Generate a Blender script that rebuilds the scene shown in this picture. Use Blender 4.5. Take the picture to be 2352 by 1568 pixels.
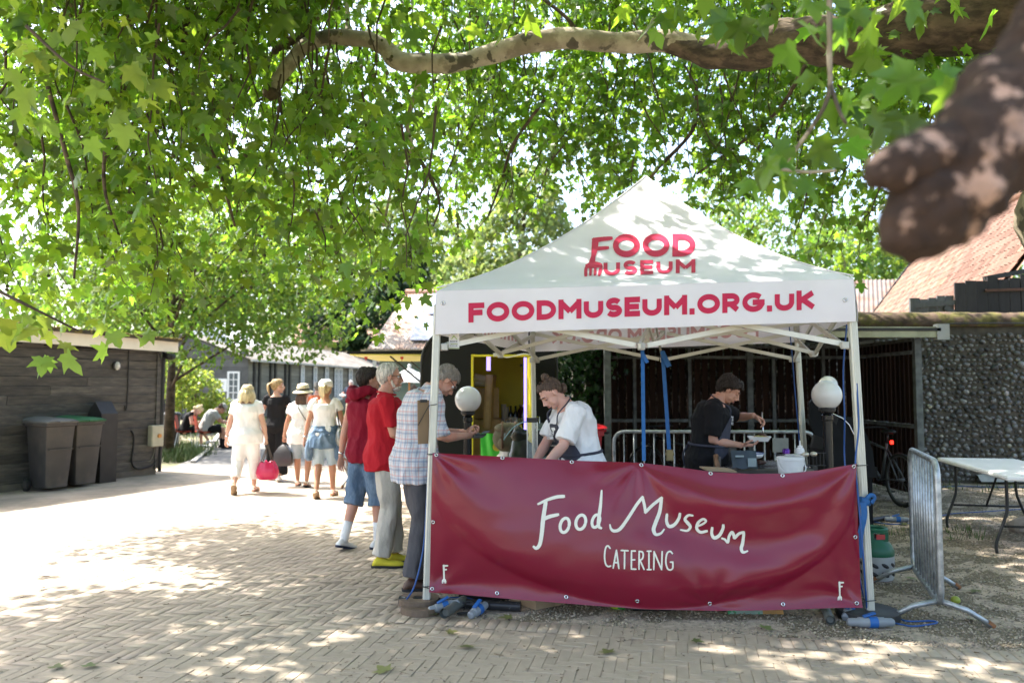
import bpy, bmesh, math, random
import numpy as np
from mathutils import Vector, Matrix, Quaternion, noise
random.seed(7); RNG = np.random.default_rng(7)
PI = math.pi
V = Vector
for _o in list(bpy.data.objects): bpy.data.objects.remove(_o)
scene = bpy.context.scene
COL = scene.collection
# ------------------------------------------------------------- camera
CH, TH, FV = 1.55, 0.059, 1785.0          # eye height, upward tilt, focal length (for a 2352 px wide frame)
cam = bpy.data.cameras.new('camera'); camo = bpy.data.objects.new('camera', cam); COL.objects.link(camo)
cam.sensor_width = 36; cam.lens = 36 * FV / 2352
camo.location = (0, 0, CH); camo.rotation_euler = (PI / 2 + TH, 0, 0)
cam.clip_start = 0.05; cam.clip_end = 2000
cam.dof.use_dof = True; cam.dof.focus_distance = 5.7; cam.dof.aperture_fstop = 1.8
scene.camera = camo
# ------------------------------------------------------------- light
SUN = V((-0.50, 0.20, 0.84)).normalized()
world = bpy.data.worlds.new('World'); scene.world = world; world.use_nodes = True
_nt = world.node_tree; _bg = _nt.nodes['Background']
_sky = _nt.nodes.new('ShaderNodeTexSky'); _sky.sky_type = 'NISHITA'; _sky.sun_disc = False
_sky.sun_elevation = math.asin(SUN.z); _sky.sun_rotation = math.atan2(SUN.x, SUN.y)
_sky.air_density = 1.0; _sky.dust_density = 4.0; _sky.ozone_density = 1.0
_nt.links.new(_sky.outputs[0], _bg.inputs[0]); _bg.inputs[1].default_value = 0.15
_sl = bpy.data.lights.new('sun', 'SUN'); _sl.energy = 3.7; _sl.angle = math.radians(0.53); _sl.color = (1.0, 0.95, 0.87)
_so = bpy.data.objects.new('sun', _sl); COL.objects.link(_so); _so.rotation_euler = SUN.to_track_quat('Z', 'Y').to_euler()
_so.location = SUN * 60
vs = scene.view_settings; vs.view_transform = 'Standard'; vs.look = 'None'; vs.gamma = 1.0; vs.use_curve_mapping = False
vs.exposure = 2.25
scene.cycles.max_bounces = 8; scene.cycles.diffuse_bounces = 4; scene.cycles.transparent_max_bounces = 8
scene.cycles.caustics_reflective = False; scene.cycles.caustics_refractive = False
scene.cycles.sample_clamp_indirect = 6

def at(vx, vy, Y):
    x = (vx - 1176) / FV; y = -(vy - 784) / FV
    dy = math.cos(TH) - y * math.sin(TH); dz = math.sin(TH) + y * math.cos(TH)
    s = Y / dy
    return V((x * s, Y, CH + dz * s))
def gnd(vx, vy, z=0.0):
    x = (vx - 1176) / FV; y = -(vy - 784) / FV
    dy = math.cos(TH) - y * math.sin(TH); dz = math.sin(TH) + y * math.cos(TH)
    s = (z - CH) / dz
    return V((x * s, dy * s, z))
def topx(p):
    d = p[1] * math.cos(TH) + (p[2] - CH) * math.sin(TH); u = -p[1] * math.sin(TH) + (p[2] - CH) * math.cos(TH)
    return 1176 + FV * p[0] / d, 784 - FV * u / d

# ------------------------------------------------------------- mesh helper
def basis(d):
    d = V(d).normalized()
    a = V((0, 0, 1)) if abs(d.z) < 0.95 else V((1, 0, 0))
    x = a.cross(d).normalized(); y = d.cross(x)
    return x, y, d
class MB:
    def __init__(s): s.v = []; s.f = []; s.m = []; s.cur = 0
    def add(s, vs_, fs):
        b = len(s.v); s.v += [tuple(p) for p in vs_]
        for f in fs: s.f.append(tuple(i + b for i in f)); s.m.append(s.cur)
        return s
    def box(s, c, size, rz=0.0, bev=0.0, M=None):
        hx, hy, hz = size[0] / 2, size[1] / 2, size[2] / 2
        R = M if M is not None else Matrix.Rotation(rz, 3, 'Z'); c = V(c)
        if bev <= 0:
            P = [V((x * hx, y * hy, z * hz)) for z in (-1, 1) for y in (-1, 1) for x in (-1, 1)]
            F = [(0, 2, 3, 1), (4, 5, 7, 6), (0, 1, 5, 4), (2, 6, 7, 3), (0, 4, 6, 2), (1, 3, 7, 5)]
        else:
            b = min(bev, hx * .9, hy * .9, hz * .9); P = []; F = []
            idx = {}
            for z in (-1, 1):
                for y in (-1, 1):
                    for x in (-1, 1):
                        for k in range(3):
                            q = [x * (hx - b), y * (hy - b), z * (hz - b)]; q[k] = (hx, hy, hz)[k] * (x, y, z)[k]
                            idx[x, y, z, k] = len(P); P.append(V(q))
            I = idx
            for k in range(3):
                for sg in (-1, 1):
                    o = [i for i in range(3) if i != k]; q = []
                    for a, b2 in ((-1, -1), (1, -1), (1, 1), (-1, 1)):
                        t = [0, 0, 0]; t[k] = sg; t[o[0]] = a; t[o[1]] = b2; q.append(I[t[0], t[1], t[2], k])
                    if (sg > 0) == (k == 1): q.reverse()
                    F.append(tuple(q))
            for k in range(3):
                o = [i for i in range(3) if i != k]
                for a in (-1, 1):
                    for b2 in (-1, 1):
                        def g(e, kk):
                            t = [0, 0, 0]; t[k] = e; t[o[0]] = a; t[o[1]] = b2; return I[t[0], t[1], t[2], kk]
                        q = [g(-1, o[0]), g(1, o[0]), g(1, o[1]), g(-1, o[1])]
                        n = (P[q[1]] - P[q[0]]).cross(P[q[2]] - P[q[0]])
                        if n.dot(P[q[0]]) < 0: q.reverse()
                        F.append(tuple(q))
            for x in (-1, 1):
                for y in (-1, 1):
                    for z in (-1, 1):
                        q = [I[x, y, z, 0], I[x, y, z, 1], I[x, y, z, 2]]
                        if x * y * z < 0: q.reverse()
                        F.append(tuple(q))
        return s.add([c + R @ p for p in P], F)
    def bar(s, p0, p1, w, h, up=(0, 0, 1), bev=0.0):
        p0 = V(p0); p1 = V(p1); d = p1 - p0; L = d.length; d.normalize(); up = V(up)
        if abs(d.dot(up)) > .98: up = V((0, 1, 0))
        x = d.cross(up).normalized(); z = x.cross(d)
        M = Matrix((x, d, z)).transposed()
        return s.box((p0 + p1) / 2, (w, L, h), M=M, bev=bev)
    def tube(s, pts, r, n=8, cap=True, ell=None, closed=False):
        pts = [V(p) for p in pts]; N = len(pts)
        rs = [r] * N if not hasattr(r, '__len__') else list(r)
        vs_ = []; x = None
        for i, p in enumerate(pts):
            a = pts[i - 1] if (i > 0 or closed) else p; b = pts[(i + 1) % N] if (i < N - 1 or closed) else p
            d = (b - a)
            if d.length < 1e-9: d = V((0, 0, 1))
            d.normalize()
            if x is None: x = basis(d)[0]
            x = x - d * x.dot(d)
            if x.length < 1e-5: x = basis(d)[0]
            x.normalize(); y = d.cross(x)
            e = ell if ell else (1, 1)
            for k in range(n):
                t = 2 * PI * k / n
                vs_.append(p + x * (math.cos(t) * rs[i] * e[0]) + y * (math.sin(t) * rs[i] * e[1]))
        fs = []
        for i in range(N if closed else N - 1):
            j = (i + 1) % N
            for k in range(n):
                k2 = (k + 1) % n
                fs.append((i * n + k, i * n + k2, j * n + k2, j * n + k))
        if cap and not closed:
            fs.append(tuple(range(n - 1, -1, -1))); fs.append(tuple((N - 1) * n + k for k in range(n)))
        return s.add(vs_, fs)
    def cyl(s, p0, p1, r, r2=None, n=12, cap=True): return s.tube([p0, p1], [r, r if r2 is None else r2], n, cap)
    def rings(s, rings, cap=True):
        n = len(rings[0]); vs_ = [p for q in rings for p in q]; fs = []
        for i in range(len(rings) - 1):
            for k in range(n):
                k2 = (k + 1) % n; fs.append((i * n + k, i * n + k2, (i + 1) * n + k2, (i + 1) * n + k))
        if cap: fs.append(tuple(range(n - 1, -1, -1))); fs.append(tuple((len(rings) - 1) * n + k for k in range(n)))
        return s.add(vs_, fs)
    def lathe(s, c, prof, n=20, M=None, cap=True):
        c = V(c); R = M or Matrix.Identity(3)
        rg = [[c + R @ V((r * math.cos(2 * PI * k / n), r * math.sin(2 * PI * k / n), z)) for k in range(n)] for r, z in prof]
        return s.rings(rg, cap)
    def ell(s, c, r, nu=14, nv=9, M=None):
        c = V(c); R = M or Matrix.Identity(3); r = (r, r, r) if not hasattr(r, '__len__') else r
        vs_ = [c + R @ V((0, 0, -r[2]))]
        for j in range(1, nv):
            ph = -PI / 2 + PI * j / nv
            for i in range(nu):
                t = 2 * PI * i / nu
                vs_.append(c + R @ V((r[0] * math.cos(ph) * math.cos(t), r[1] * math.cos(ph) * math.sin(t), r[2] * math.sin(ph))))
        vs_.append(c + R @ V((0, 0, r[2]))); fs = []
        for i in range(nu): fs.append((0, 1 + (i + 1) % nu, 1 + i))
        for j in range(nv - 2):
            for i in range(nu):
                a = 1 + j * nu; fs.append((a + i, a + (i + 1) % nu, a + nu + (i + 1) % nu, a + nu + i))
        a = 1 + (nv - 2) * nu
        for i in range(nu): fs.append((a + i, a + (i + 1) % nu, len(vs_) - 1))
        return s.add(vs_, fs)
    def grid(s, fn, nu, nv):
        vs_ = [fn(i / nu, j / nv) for j in range(nv + 1) for i in range(nu + 1)]
        fs = [(j * (nu + 1) + i, j * (nu + 1) + i + 1, (j + 1) * (nu + 1) + i + 1, (j + 1) * (nu + 1) + i) for j in range(nv) for i in range(nu)]
        return s.add(vs_, fs)
    def prism(s, poly, depth, M=None, c=(0, 0, 0)):
        """polygon in the local xz plane, given depth along local y"""
        R = M or Matrix.Identity(3); c = V(c); n = len(poly)
        vs_ = [c + R @ V((x, -depth / 2, z)) for x, z in poly] + [c + R @ V((x, depth / 2, z)) for x, z in poly]
        fs = [tuple(range(n)), tuple(range(2 * n - 1, n - 1, -1))]
        fs += [(i, i + n, (i + 1) % n + n, (i + 1) % n) for i in range(n)]
        return s.add(vs_, fs)
    def mesh(s, name, mats=None, smooth=False, ang=None):
        me = bpy.data.meshes.new(name); me.from_pydata(s.v, [], s.f); me.update()
        if mats is not None:
            for m in (mats if isinstance(mats, (list, tuple)) else [mats]): me.materials.append(m)
            if isinstance(mats, (list, tuple)) and len(mats) > 1: me.polygons.foreach_set('material_index', s.m)
        if smooth or ang:
            me.polygons.foreach_set('use_smooth', [True] * len(me.polygons))
            if ang: 
                try: me.set_sharp_from_angle(angle=math.radians(ang))
                except Exception: pass
        return me
    def build(s, name, mat=None, parent=None, smooth=False, ang=None, **kw):
        return link(name, s.mesh(name, mat, smooth, ang), parent, **kw)
def link(name, me, parent=None, loc=None, kind=None, label=None, cat=None, group=None, local=False):
    o = bpy.data.objects.new(name, me); COL.objects.link(o)
    if parent is not None:
        o.parent = parent
        if not local: o.matrix_parent_inverse = wm(parent).inverted()
    if loc is not None: o.location = loc
    tag(o, label, cat, group, kind); return o
def wm(o):
    m = Matrix.LocRotScale(o.location, o.rotation_euler, o.scale)
    return (wm(o.parent) @ o.matrix_parent_inverse @ m) if o.parent else m
def tag(o, label=None, cat=None, group=None, kind=None):
    if label: o['label'] = label
    if cat: o['category'] = cat
    if group: o['group'] = group
    if kind: o['kind'] = kind
    return o
def thing(name, label, cat, loc=(0, 0, 0), rz=0.0, group=None):
    o = bpy.data.objects.new(name, None); COL.objects.link(o); o.location = loc; o.rotation_euler = (0, 0, rz); o.empty_display_size = .1
    return tag(o, label, cat, group)
def copytree(root, loc, rz, label=None):
    r = root.copy(); COL.objects.link(r); r.location = loc; r.rotation_euler = (0, 0, rz)
    if label: r['label'] = label
    def rec(a, b):
        for ch in a.children:
            c = ch.copy(); COL.objects.link(c); c.parent = b; rec(ch, c)
    rec(root, r); return r
def npmesh(name, verts, loops, mats, starts=None, nper=None, smooth=False):
    """fast mesh from numpy arrays: verts (n,3), loops flat indices, nper verts per face (const)"""
    me = bpy.data.meshes.new(name); nf = len(loops) // nper
    me.vertices.add(len(verts)); me.vertices.foreach_set('co', np.ascontiguousarray(verts, np.float32).ravel())
    me.loops.add(len(loops)); me.loops.foreach_set('vertex_index', np.ascontiguousarray(loops, np.int32))
    me.polygons.add(nf); me.polygons.foreach_set('loop_start', np.arange(nf, dtype=np.int32) * nper)
    try: me.polygons.foreach_set('loop_total', np.full(nf, nper, np.int32))
    except Exception: pass
    me.update(calc_edges=True)
    if smooth: me.polygons.foreach_set('use_smooth', np.ones(nf, bool))
    me.validate()
    for m in (mats if isinstance(mats, (list, tuple)) else [mats]): me.materials.append(m)
    return me

# ------------------------------------------------------------- materials
def nodes(m): return m.node_tree.nodes, m.node_tree.links
MATS = {}
def pbr(name, col, rough=.6, var=.18, scale=6., bump=0., bscale=60., metal=0., spec=.4, island=0., objr=0., stretch=(1, 1, 1), col2=None, c2pos=(.45, .6), c2scale=3., trans=0., coat=0., hue=0., dirt=None, alpha=1., bdist=.01):
    if name in MATS: return MATS[name]
    m = bpy.data.materials.new(name); m.use_nodes = True; N, L = nodes(m); b = N['Principled BSDF']; MATS[name] = m
    b.inputs['Roughness'].default_value = rough; b.inputs['Metallic'].default_value = metal
    b.inputs['Specular IOR Level'].default_value = spec; b.inputs['Coat Weight'].default_value = coat
    b.inputs['Transmission Weight'].default_value = trans
    tc = N.new('ShaderNodeTexCoord'); mp = N.new('ShaderNodeMapping'); mp.inputs['Scale'].default_value = stretch
    L.new(tc.outputs['Object'], mp.inputs[0]); co = mp.outputs[0]
    nz = N.new('ShaderNodeTexNoise'); nz.inputs['Scale'].default_value = scale; nz.inputs['Detail'].default_value = 5; L.new(co, nz.inputs['Vector'])
    c = rgb(N, col)
    if col2 is not None:
        n2 = N.new('ShaderNodeTexNoise'); n2.inputs['Scale'].default_value = c2scale; n2.inputs['Detail'].default_value = 8; n2.inputs['Roughness'].default_value = .65; L.new(co, n2.inputs['Vector'])
        mr = N.new('ShaderNodeMapRange'); mr.inputs[1].default_value = c2pos[0]; mr.inputs[2].default_value = c2pos[1]; L.new(n2.outputs[0], mr.inputs[0])
        c = mixc(N, L, mr.outputs[0], c, rgb(N, col2))
    # value variation from noise, object and island
    mr = N.new('ShaderNodeMapRange'); mr.inputs[1].default_value = .3; mr.inputs[2].default_value = .7; mr.inputs[3].default_value = 1 - var; mr.inputs[4].default_value = 1 + var; mr.clamp = False
    L.new(nz.outputs[0], mr.inputs[0]); val = mr.outputs[0]; hv = None
    for on, src in ((objr, 'obj'), (island, 'isl')):
        if on > 0:
            s_ = N.new('ShaderNodeObjectInfo').outputs['Random'] if src == 'obj' else N.new('ShaderNodeNewGeometry').outputs['Random Per Island']
            r = N.new('ShaderNodeMapRange'); r.inputs[3].default_value = 1 - on; r.inputs[4].default_value = 1 + on; L.new(s_, r.inputs[0])
            mm = N.new('ShaderNodeMath'); mm.operation = 'MULTIPLY'; L.new(val, mm.inputs[0]); L.new(r.outputs[0], mm.inputs[1]); val = mm.outputs[0]; hv = s_
    hs = N.new('ShaderNodeHueSaturation'); L.new(c, hs.inputs['Color']); L.new(val, hs.inputs['Value'])
    if hue and hv is not None:
        wn = N.new('ShaderNodeTexWhiteNoise'); wn.noise_dimensions = '1D'; L.new(hv, wn.inputs['W'])
        r = N.new('ShaderNodeMapRange'); r.inputs[3].default_value = .5 - hue; r.inputs[4].default_value = .5 + hue; L.new(wn.outputs[0], r.inputs[0]); L.new(r.outputs[0], hs.inputs['Hue'])
    L.new(hs.outputs[0], b.inputs['Base Color'])
    if bump > 0:
        nb = N.new('ShaderNodeTexNoise'); nb.inputs['Scale'].default_value = bscale; nb.inputs['Detail'].default_value = 6; L.new(co, nb.inputs['Vector'])
        bp = N.new('ShaderNodeBump'); bp.inputs['Strength'].default_value = bump; bp.inputs['Distance'].default_value = bdist; L.new(nb.outputs[0], bp.inputs['Height']); L.new(bp.outputs[0], b.inputs['Normal'])
    if alpha < 1: b.inputs['Alpha'].default_value = alpha
    return m
def rgb(N, c):
    n = N.new('ShaderNodeRGB'); n.outputs[0].default_value = (c[0], c[1], c[2], 1); return n.outputs[0]
def mixc(N, L, f, a, b, mode='MIX'):
    n = N.new('ShaderNodeMix'); n.data_type = 'RGBA'; n.blend_type = mode
    if isinstance(f, float): n.inputs[0].default_value = f
    else: L.new(f, n.inputs[0])
    L.new(a, n.inputs[6]); L.new(b, n.inputs[7]); return n.outputs[2]
def leafmat(name, col, tcol, rough=.42, tr=.45, var=.35, hue=.025, spec=.35):
    if name in MATS: return MATS[name]
    m = bpy.data.materials.new(name); m.use_nodes = True; N, L = nodes(m); b = N['Principled BSDF']; out = N['Material Output']; MATS[name] = m
    b.inputs['Roughness'].default_value = rough; b.inputs['Specular IOR Level'].default_value = spec
    g = N.new('ShaderNodeNewGeometry'); oi = N.new('ShaderNodeObjectInfo')
    ad = N.new('ShaderNodeMath'); ad.operation = 'ADD'; L.new(g.outputs['Random Per Island'], ad.inputs[0]); L.new(oi.outputs['Random'], ad.inputs[1])
    w1 = N.new('ShaderNodeTexWhiteNoise'); w1.noise_dimensions = '1D'; L.new(ad.outputs[0], w1.inputs['W'])
    sp = N.new('ShaderNodeSeparateColor'); L.new(w1.outputs['Color'], sp.inputs[0])
    def adj(c):
        h = N.new('ShaderNodeHueSaturation'); L.new(rgb(N, c), h.inputs['Color'])
        r = N.new('ShaderNodeMapRange'); r.inputs[3].default_value = .5 - hue; r.inputs[4].default_value = .5 + hue; L.new(sp.outputs[0], r.inputs[0]); L.new(r.outputs[0], h.inputs['Hue'])
        r = N.new('ShaderNodeMapRange'); r.inputs[3].default_value = 1 - var; r.inputs[4].default_value = 1 + var; L.new(sp.outputs[1], r.inputs[0]); L.new(r.outputs[0], h.inputs['Value'])
        return h.outputs[0]
    L.new(adj(col), b.inputs['Base Color'])
    t = N.new('ShaderNodeBsdfTranslucent'); L.new(adj(tcol), t.inputs[0])
    mx = N.new('ShaderNodeMixShader'); mx.inputs[0].default_value = tr; L.new(b.outputs[0], mx.inputs[1]); L.new(t.outputs[0], mx.inputs[2]); L.new(mx.outputs[0], out.inputs[0])
    return m
def clothmat(name, col, tr=.25, rough=.8, var=.06):
    if name in MATS: return MATS[name]
    m = pbr(name, col, rough, var, 3, .06, 30, spec=.2); N, L = nodes(m); b = N['Principled BSDF']
    t = N.new('ShaderNodeBsdfTranslucent'); t.inputs[0].default_value = (*col, 1)
    mx = N.new('ShaderNodeMixShader'); mx.inputs[0].default_value = tr; L.new(b.outputs[0], mx.inputs[1]); L.new(t.outputs[0], mx.inputs[2]); L.new(mx.outputs[0], N['Material Output'].inputs[0])
    return m
def glassmat(name, col=(.9, .95, .93), alpha=.25, rough=.05):
    if name in MATS: return MATS[name]
    m = bpy.data.materials.new(name); m.use_nodes = True; N, L = nodes(m); b = N['Principled BSDF']; MATS[name] = m
    b.inputs['Base Color'].default_value = (*col, 1); b.inputs['Roughness'].default_value = rough; b.inputs['Alpha'].default_value = alpha; b.inputs['Specular IOR Level'].default_value = .8
    return m
def emit(name, col, st):
    if name in MATS: return MATS[name]
    m = bpy.data.materials.new(name); m.use_nodes = True; b = m.node_tree.nodes['Principled BSDF']; MATS[name] = m
    b.inputs['Base Color'].default_value = (*col, 1); b.inputs['Emission Color'].default_value = (*col, 1); b.inputs['Emission Strength'].default_value = st
    return m
def lerp(a, b, t): return a + (b - a) * t
def smooth01(x): x = min(1, max(0, x)); return x * x * (3 - 2 * x)
def spline(pts, n):
    """Catmull-Rom through points"""
    P = [V(p) for p in pts]; P = [P[0] * 2 - P[1]] + P + [P[-1] * 2 - P[-2]]; out = []
    for i in range(1, len(P) - 2):
        for k in range(n):
            t = k / n; a, b, c, d = P[i - 1], P[i], P[i + 1], P[i + 2]
            out.append(.5 * ((2 * b) + (c - a) * t + (2 * a - 5 * b + 4 * c - d) * t * t + (3 * b - 3 * c + d - a) * t ** 3))
    out.append(P[-2]); return out
def interp(xs, ys, x): return float(np.interp(x, xs, ys))

M_ALU = pbr('aluminium', (.62, .62, .58), .38, .08, 20, .02, 200, metal=.55)
M_GALV = pbr('galvanised_steel', (.42, .44, .45), .42, .25, 14, .05, 80, metal=.7, col2=(.30, .32, .33), c2scale=18)
M_BLACK = pbr('black_plastic', (.018, .019, .02), .45, .2, 10, .03, 80)
M_WHITEP = pbr('white_plastic', (.78, .78, .76), .4, .05, 10)
M_BLUE = pbr('blue_strap', (.012, .09, .26), .6, .15, 30, .1, 200)
M_CABLE = pbr('blue_cable', (.015, .07, .24), .45, .1, 10)
M_CARD = pbr('cardboard', (.36, .26, .16), .85, .12, 8, .05, 100)
M_STEEL = pbr('steel', (.6, .6, .6), .25, .05, 20, metal=1.)
# ================================================================= ground
M_EARTH = pbr('dry_earth', (.20, .165, .115), .95, .25, 1.2, .4, 30, col2=(.13, .14, .06), c2scale=.7)
M_JOINT = pbr('sandy_joint', (.34, .275, .21), .95, .3, 20, .4, 120)
M_BRICK = pbr('buff_paver', (.41, .335, .255), .82, .14, 9, .15, 90, island=.05, objr=.05, hue=.006, col2=(.30, .245, .19), c2scale=.9, c2pos=(.40, .66))
M_PAVE = pbr('far_paving', (.38, .31, .24), .85, .10, 7, .2, 60, col2=(.24, .205, .16), c2scale=.9)
M_ASPH = pbr('asphalt', (.13, .128, .125), .9, .12, 6, .5, 180, col2=(.17, .16, .145), c2scale=2)
M_GRAVEL = pbr('gravel_bed', (.22, .175, .115), .95, .45, 55, .9, 150, col2=(.10, .085, .06), c2scale=40)
M_PEB = pbr('pebble', (.27, .225, .165), .8, .2, 20, 0, island=.5, hue=.02)
M_GRASS = pbr('grass_blade', (.07, .11, .025), .7, .2, 5, 0, island=.4, hue=.03)
def sheet(name, poly, z, mat, kind='structure', nx=1):
    me = bpy.data.meshes.new(name); me.from_pydata([(x, y, z) for x, y in poly], [], [tuple(range(len(poly)))]); me.update(); me.materials.append(mat)
    return link(name, me, kind=kind)
sheet('ground', [(-500, -300), (500, -300), (500, 900), (-500, 900)], -.05, M_EARTH)
pave = sheet('pavement', [(-16, -4), (9, -4), (9, 14.6), (-16, 14.6)], -.0045, M_JOINT)
sheet('forecourt', [(-16, 9.72), (-0.9, 9.72), (-1.2, 15.2), (-4, 15.6), (-6.2, 14.9), (-16, 14.0)], -.003, M_PAVE)
sheet('path', [(-6.5, 14.4), (-1.0, 14.4), (0.5, 30), (2, 70), (-14, 70), (-11.5, 45), (-9.6, 25.9), (-7.3, 18.9)], -.007, M_ASPH)
kb = MB()
for a, b in zip([(-6.6, 16.2), (-7.38, 18.9), (-9.7, 25.9), (-11.2, 36)], [(-7.38, 18.9), (-9.7, 25.9), (-11.2, 36), (-11.9, 45)]): kb.bar((*a, 0), (*b, 0), .1, .08)
kb.build('kerb', pbr('pale_stone', (.45, .43, .39), .85, .15, 6, .2, 60), kind='structure')
# gravel bed: right of the brick edge
PA = math.radians(-11.5); AX = V((math.cos(PA), math.sin(PA), 0)); AY = V((-math.sin(PA), math.cos(PA), 0))
APEX = gnd(912, 1408)
def in_gravel(x, y):
    d = V((x, y, 0)) - APEX
    return d.dot(AY) > 0.0 and d.dot(V((.974, -.225, 0))) > 0.0
gp = [APEX, APEX + AX * 14, APEX + AX * 14 + AY * 14, APEX + V((.225, .974, 0)) * 9]
def _gz(p): return -.004 + .010 * noise.noise(V((p.x * 3, p.y * 3, 0))) + .006 * noise.noise(V((p.x * 9, p.y * 9, 3)))
gb = MB()
def _gf(u, v):
    a = gp[0].lerp(gp[1], u); b = gp[3].lerp(gp[2], u); p = a.lerp(b, v); p.z = _gz(p) + (0.0 if .005 < v else -.004); return p
gb.grid(_gf, 150, 110)
gb.build('gravel', M_GRAVEL, smooth=True, kind='structure')
# pebbles, thick where the camera can see single stones
oct_v = np.array([(1, 0, 0), (-1, 0, 0), (0, 1, 0), (0, -1, 0), (0, 0, .75), (0, 0, -.75)], float)
oct_f = np.array([(0, 2, 4), (2, 1, 4), (1, 3, 4), (3, 0, 4), (2, 0, 5), (1, 2, 5), (3, 1, 5), (0, 3, 5)])
def scatter(name, pts, sizes, mat, jit=.35, parent=None):
    n = len(pts); ang = RNG.uniform(0, 2 * PI, n); c, s = np.cos(ang), np.sin(ang)
    vv = np.repeat(oct_v[None], n, 0) * (1 + RNG.uniform(-jit, jit, (n, 6, 1)))
    x = vv[:, :, 0] * c[:, None] - vv[:, :, 1] * s[:, None]; y = vv[:, :, 0] * s[:, None] + vv[:, :, 1] * c[:, None]
    vv = np.stack([x, y * .8, vv[:, :, 2]], 2) * sizes[:, None, None] + pts[:, None, :]
    f = (oct_f[None] + (np.arange(n) * 6)[:, None, None]).reshape(-1)
    return link(name, npmesh(name, vv.reshape(-1, 3), f, mat, nper=3), parent, kind='stuff')
pp = []
while len(pp) < 26000:
    Y = 4.4 + 7.5 * random.random() ** 1.8; X = random.uniform(-1.2, Y * .72)
    if in_gravel(X, Y) or (random.random() < .03 and in_gravel(X + random.gauss(0, .12), Y + abs(random.gauss(0, .22)))):
        p = V((X, Y, 0)); pp.append((X, Y, (_gz(p) if in_gravel(X, Y) else .001) + .003))
pp = np.array(pp)
scatter('pebbles', pp, RNG.uniform(.004, .0115, len(pp)) * (1 + .05 * (pp[:, 1] - 4)), M_PEB)
# brick paving: herringbone of narrow bricks
U = .0667; BL, BW = 3 * U, U
def brickmesh(i):
    b = MB(); b.box((0, 0, -.012), (BL - .0035, BW - .0035, .026), bev=.0018)
    me = b.mesh('brick', M_BRICK); return me
BM = [brickmesh(i) for i in range(3)]
bricks = []
for iy in range(-10, 175):
    for ix in range(-150, 85):
        d = (ix - iy) % 6
        if d == 0: cx, cy, rot = ix + 1.5, iy + .5, 0
        elif d == 5: cx, cy, rot = ix + .5, iy + 1.5, 1
        else: continue
        p = AX * (cx * U) + AY * (cy * U)
        p = V((p.x, p.y + 2.6, 0))
        if not (3.3 < p.y < 9.75) or abs(p.x) > p.y * .69 + .3: continue
        q = p - APEX
        if q.dot(AY) > -.205 and q.dot(V((.974, -.225, 0))) > -.08: continue
        bricks.append((p, PA + rot * PI / 2))
k = 0
x = -.05
while x < 5.2:    # the edging course of bricks set end-on to the gravel
    bricks.append((APEX + AX * x - AY * .103, PA + PI / 2 + random.gauss(0, .02))); x += U * 1.02
bricks = [(V((p.x, p.y, random.gauss(-.0015, .0012))), r + random.gauss(0, .008)) for p, r in bricks]
bricks.sort(key=lambda b: b[0].length)
vis = [b for b in bricks if -60 < topx(b[0])[0] < 2412 and topx(b[0])[1] < 1580]
for p, r in vis[:300]:
    o = link('brick', random.choice(BM), pave); o.location = p; o.rotation_euler = (random.gauss(0, .006), random.gauss(0, .012), r)
rest = vis[300:] + [b for b in bricks if b not in vis] if False else vis[300:]
bt = MB(); bt.box((0, 0, -.012), (BL - .0035, BW - .0035, .026), bev=.0018)
tv = np.array(bt.v); tf = [f for f in bt.f if len(f) == 4 and min(tv[i][2] for i in f) > -.02] ; tf = np.array(tf)
n = len(rest); P = np.array([tuple(b[0]) for b in rest]); A = np.array([b[1] for b in rest]); c, s = np.cos(A), np.sin(A)
tx = RNG.normal(0, .002, n)
vv = np.stack([tv[None, :, 0] * c[:, None] - tv[None, :, 1] * s[:, None], tv[None, :, 0] * s[:, None] + tv[None, :, 1] * c[:, None], np.repeat(tv[None, :, 2], n, 0) + tv[None, :, 1] * tx[:, None] * 3], 2) + P[:, None, :]
link('brick', npmesh('brick_field', vv.reshape(-1, 3), (tf[None] + (np.arange(n) * len(tv))[:, None, None]).reshape(-1), M_BRICK, nper=4), pave, kind='stuff')
# twigs, husks and crumbs of leaf on the paving
lp = []
while len(lp) < 1700:
    Y = 3.6 + 6 * random.random() ** 1.5; X = random.uniform(-Y * .68, Y * .68)
    if not in_gravel(X, Y): lp.append((X, Y, .002))
lp = np.array(lp); lv = []; lf = []
for i, (x, y, z) in enumerate(lp):
    L = random.uniform(.006, .024) if random.random() < .82 else random.uniform(.03, .09); w = random.uniform(.003, .008) if L < .03 else .003
    a = random.uniform(-.7, .7); d = V((math.cos(a), math.sin(a), 0)); nn = V((-d.y, d.x, 0)); b = len(lv)
    for e, f in ((-1, -1), (1, -1), (1, 1), (-1, 1)): lv.append((x + d.x * L * e / 2 + nn.x * w * f / 2, y + d.y * L * e / 2 + nn.y * w * f / 2, z + random.uniform(0, .006)))
    lf.append((b, b + 1, b + 2, b + 3))
me = bpy.data.meshes.new('leaf_litter'); me.from_pydata(lv, [], lf); me.materials.append(pbr('litter', (.10, .065, .035), .9, .3, 10, island=.5)); link('leaf_litter', me, kind='stuff')
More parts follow.
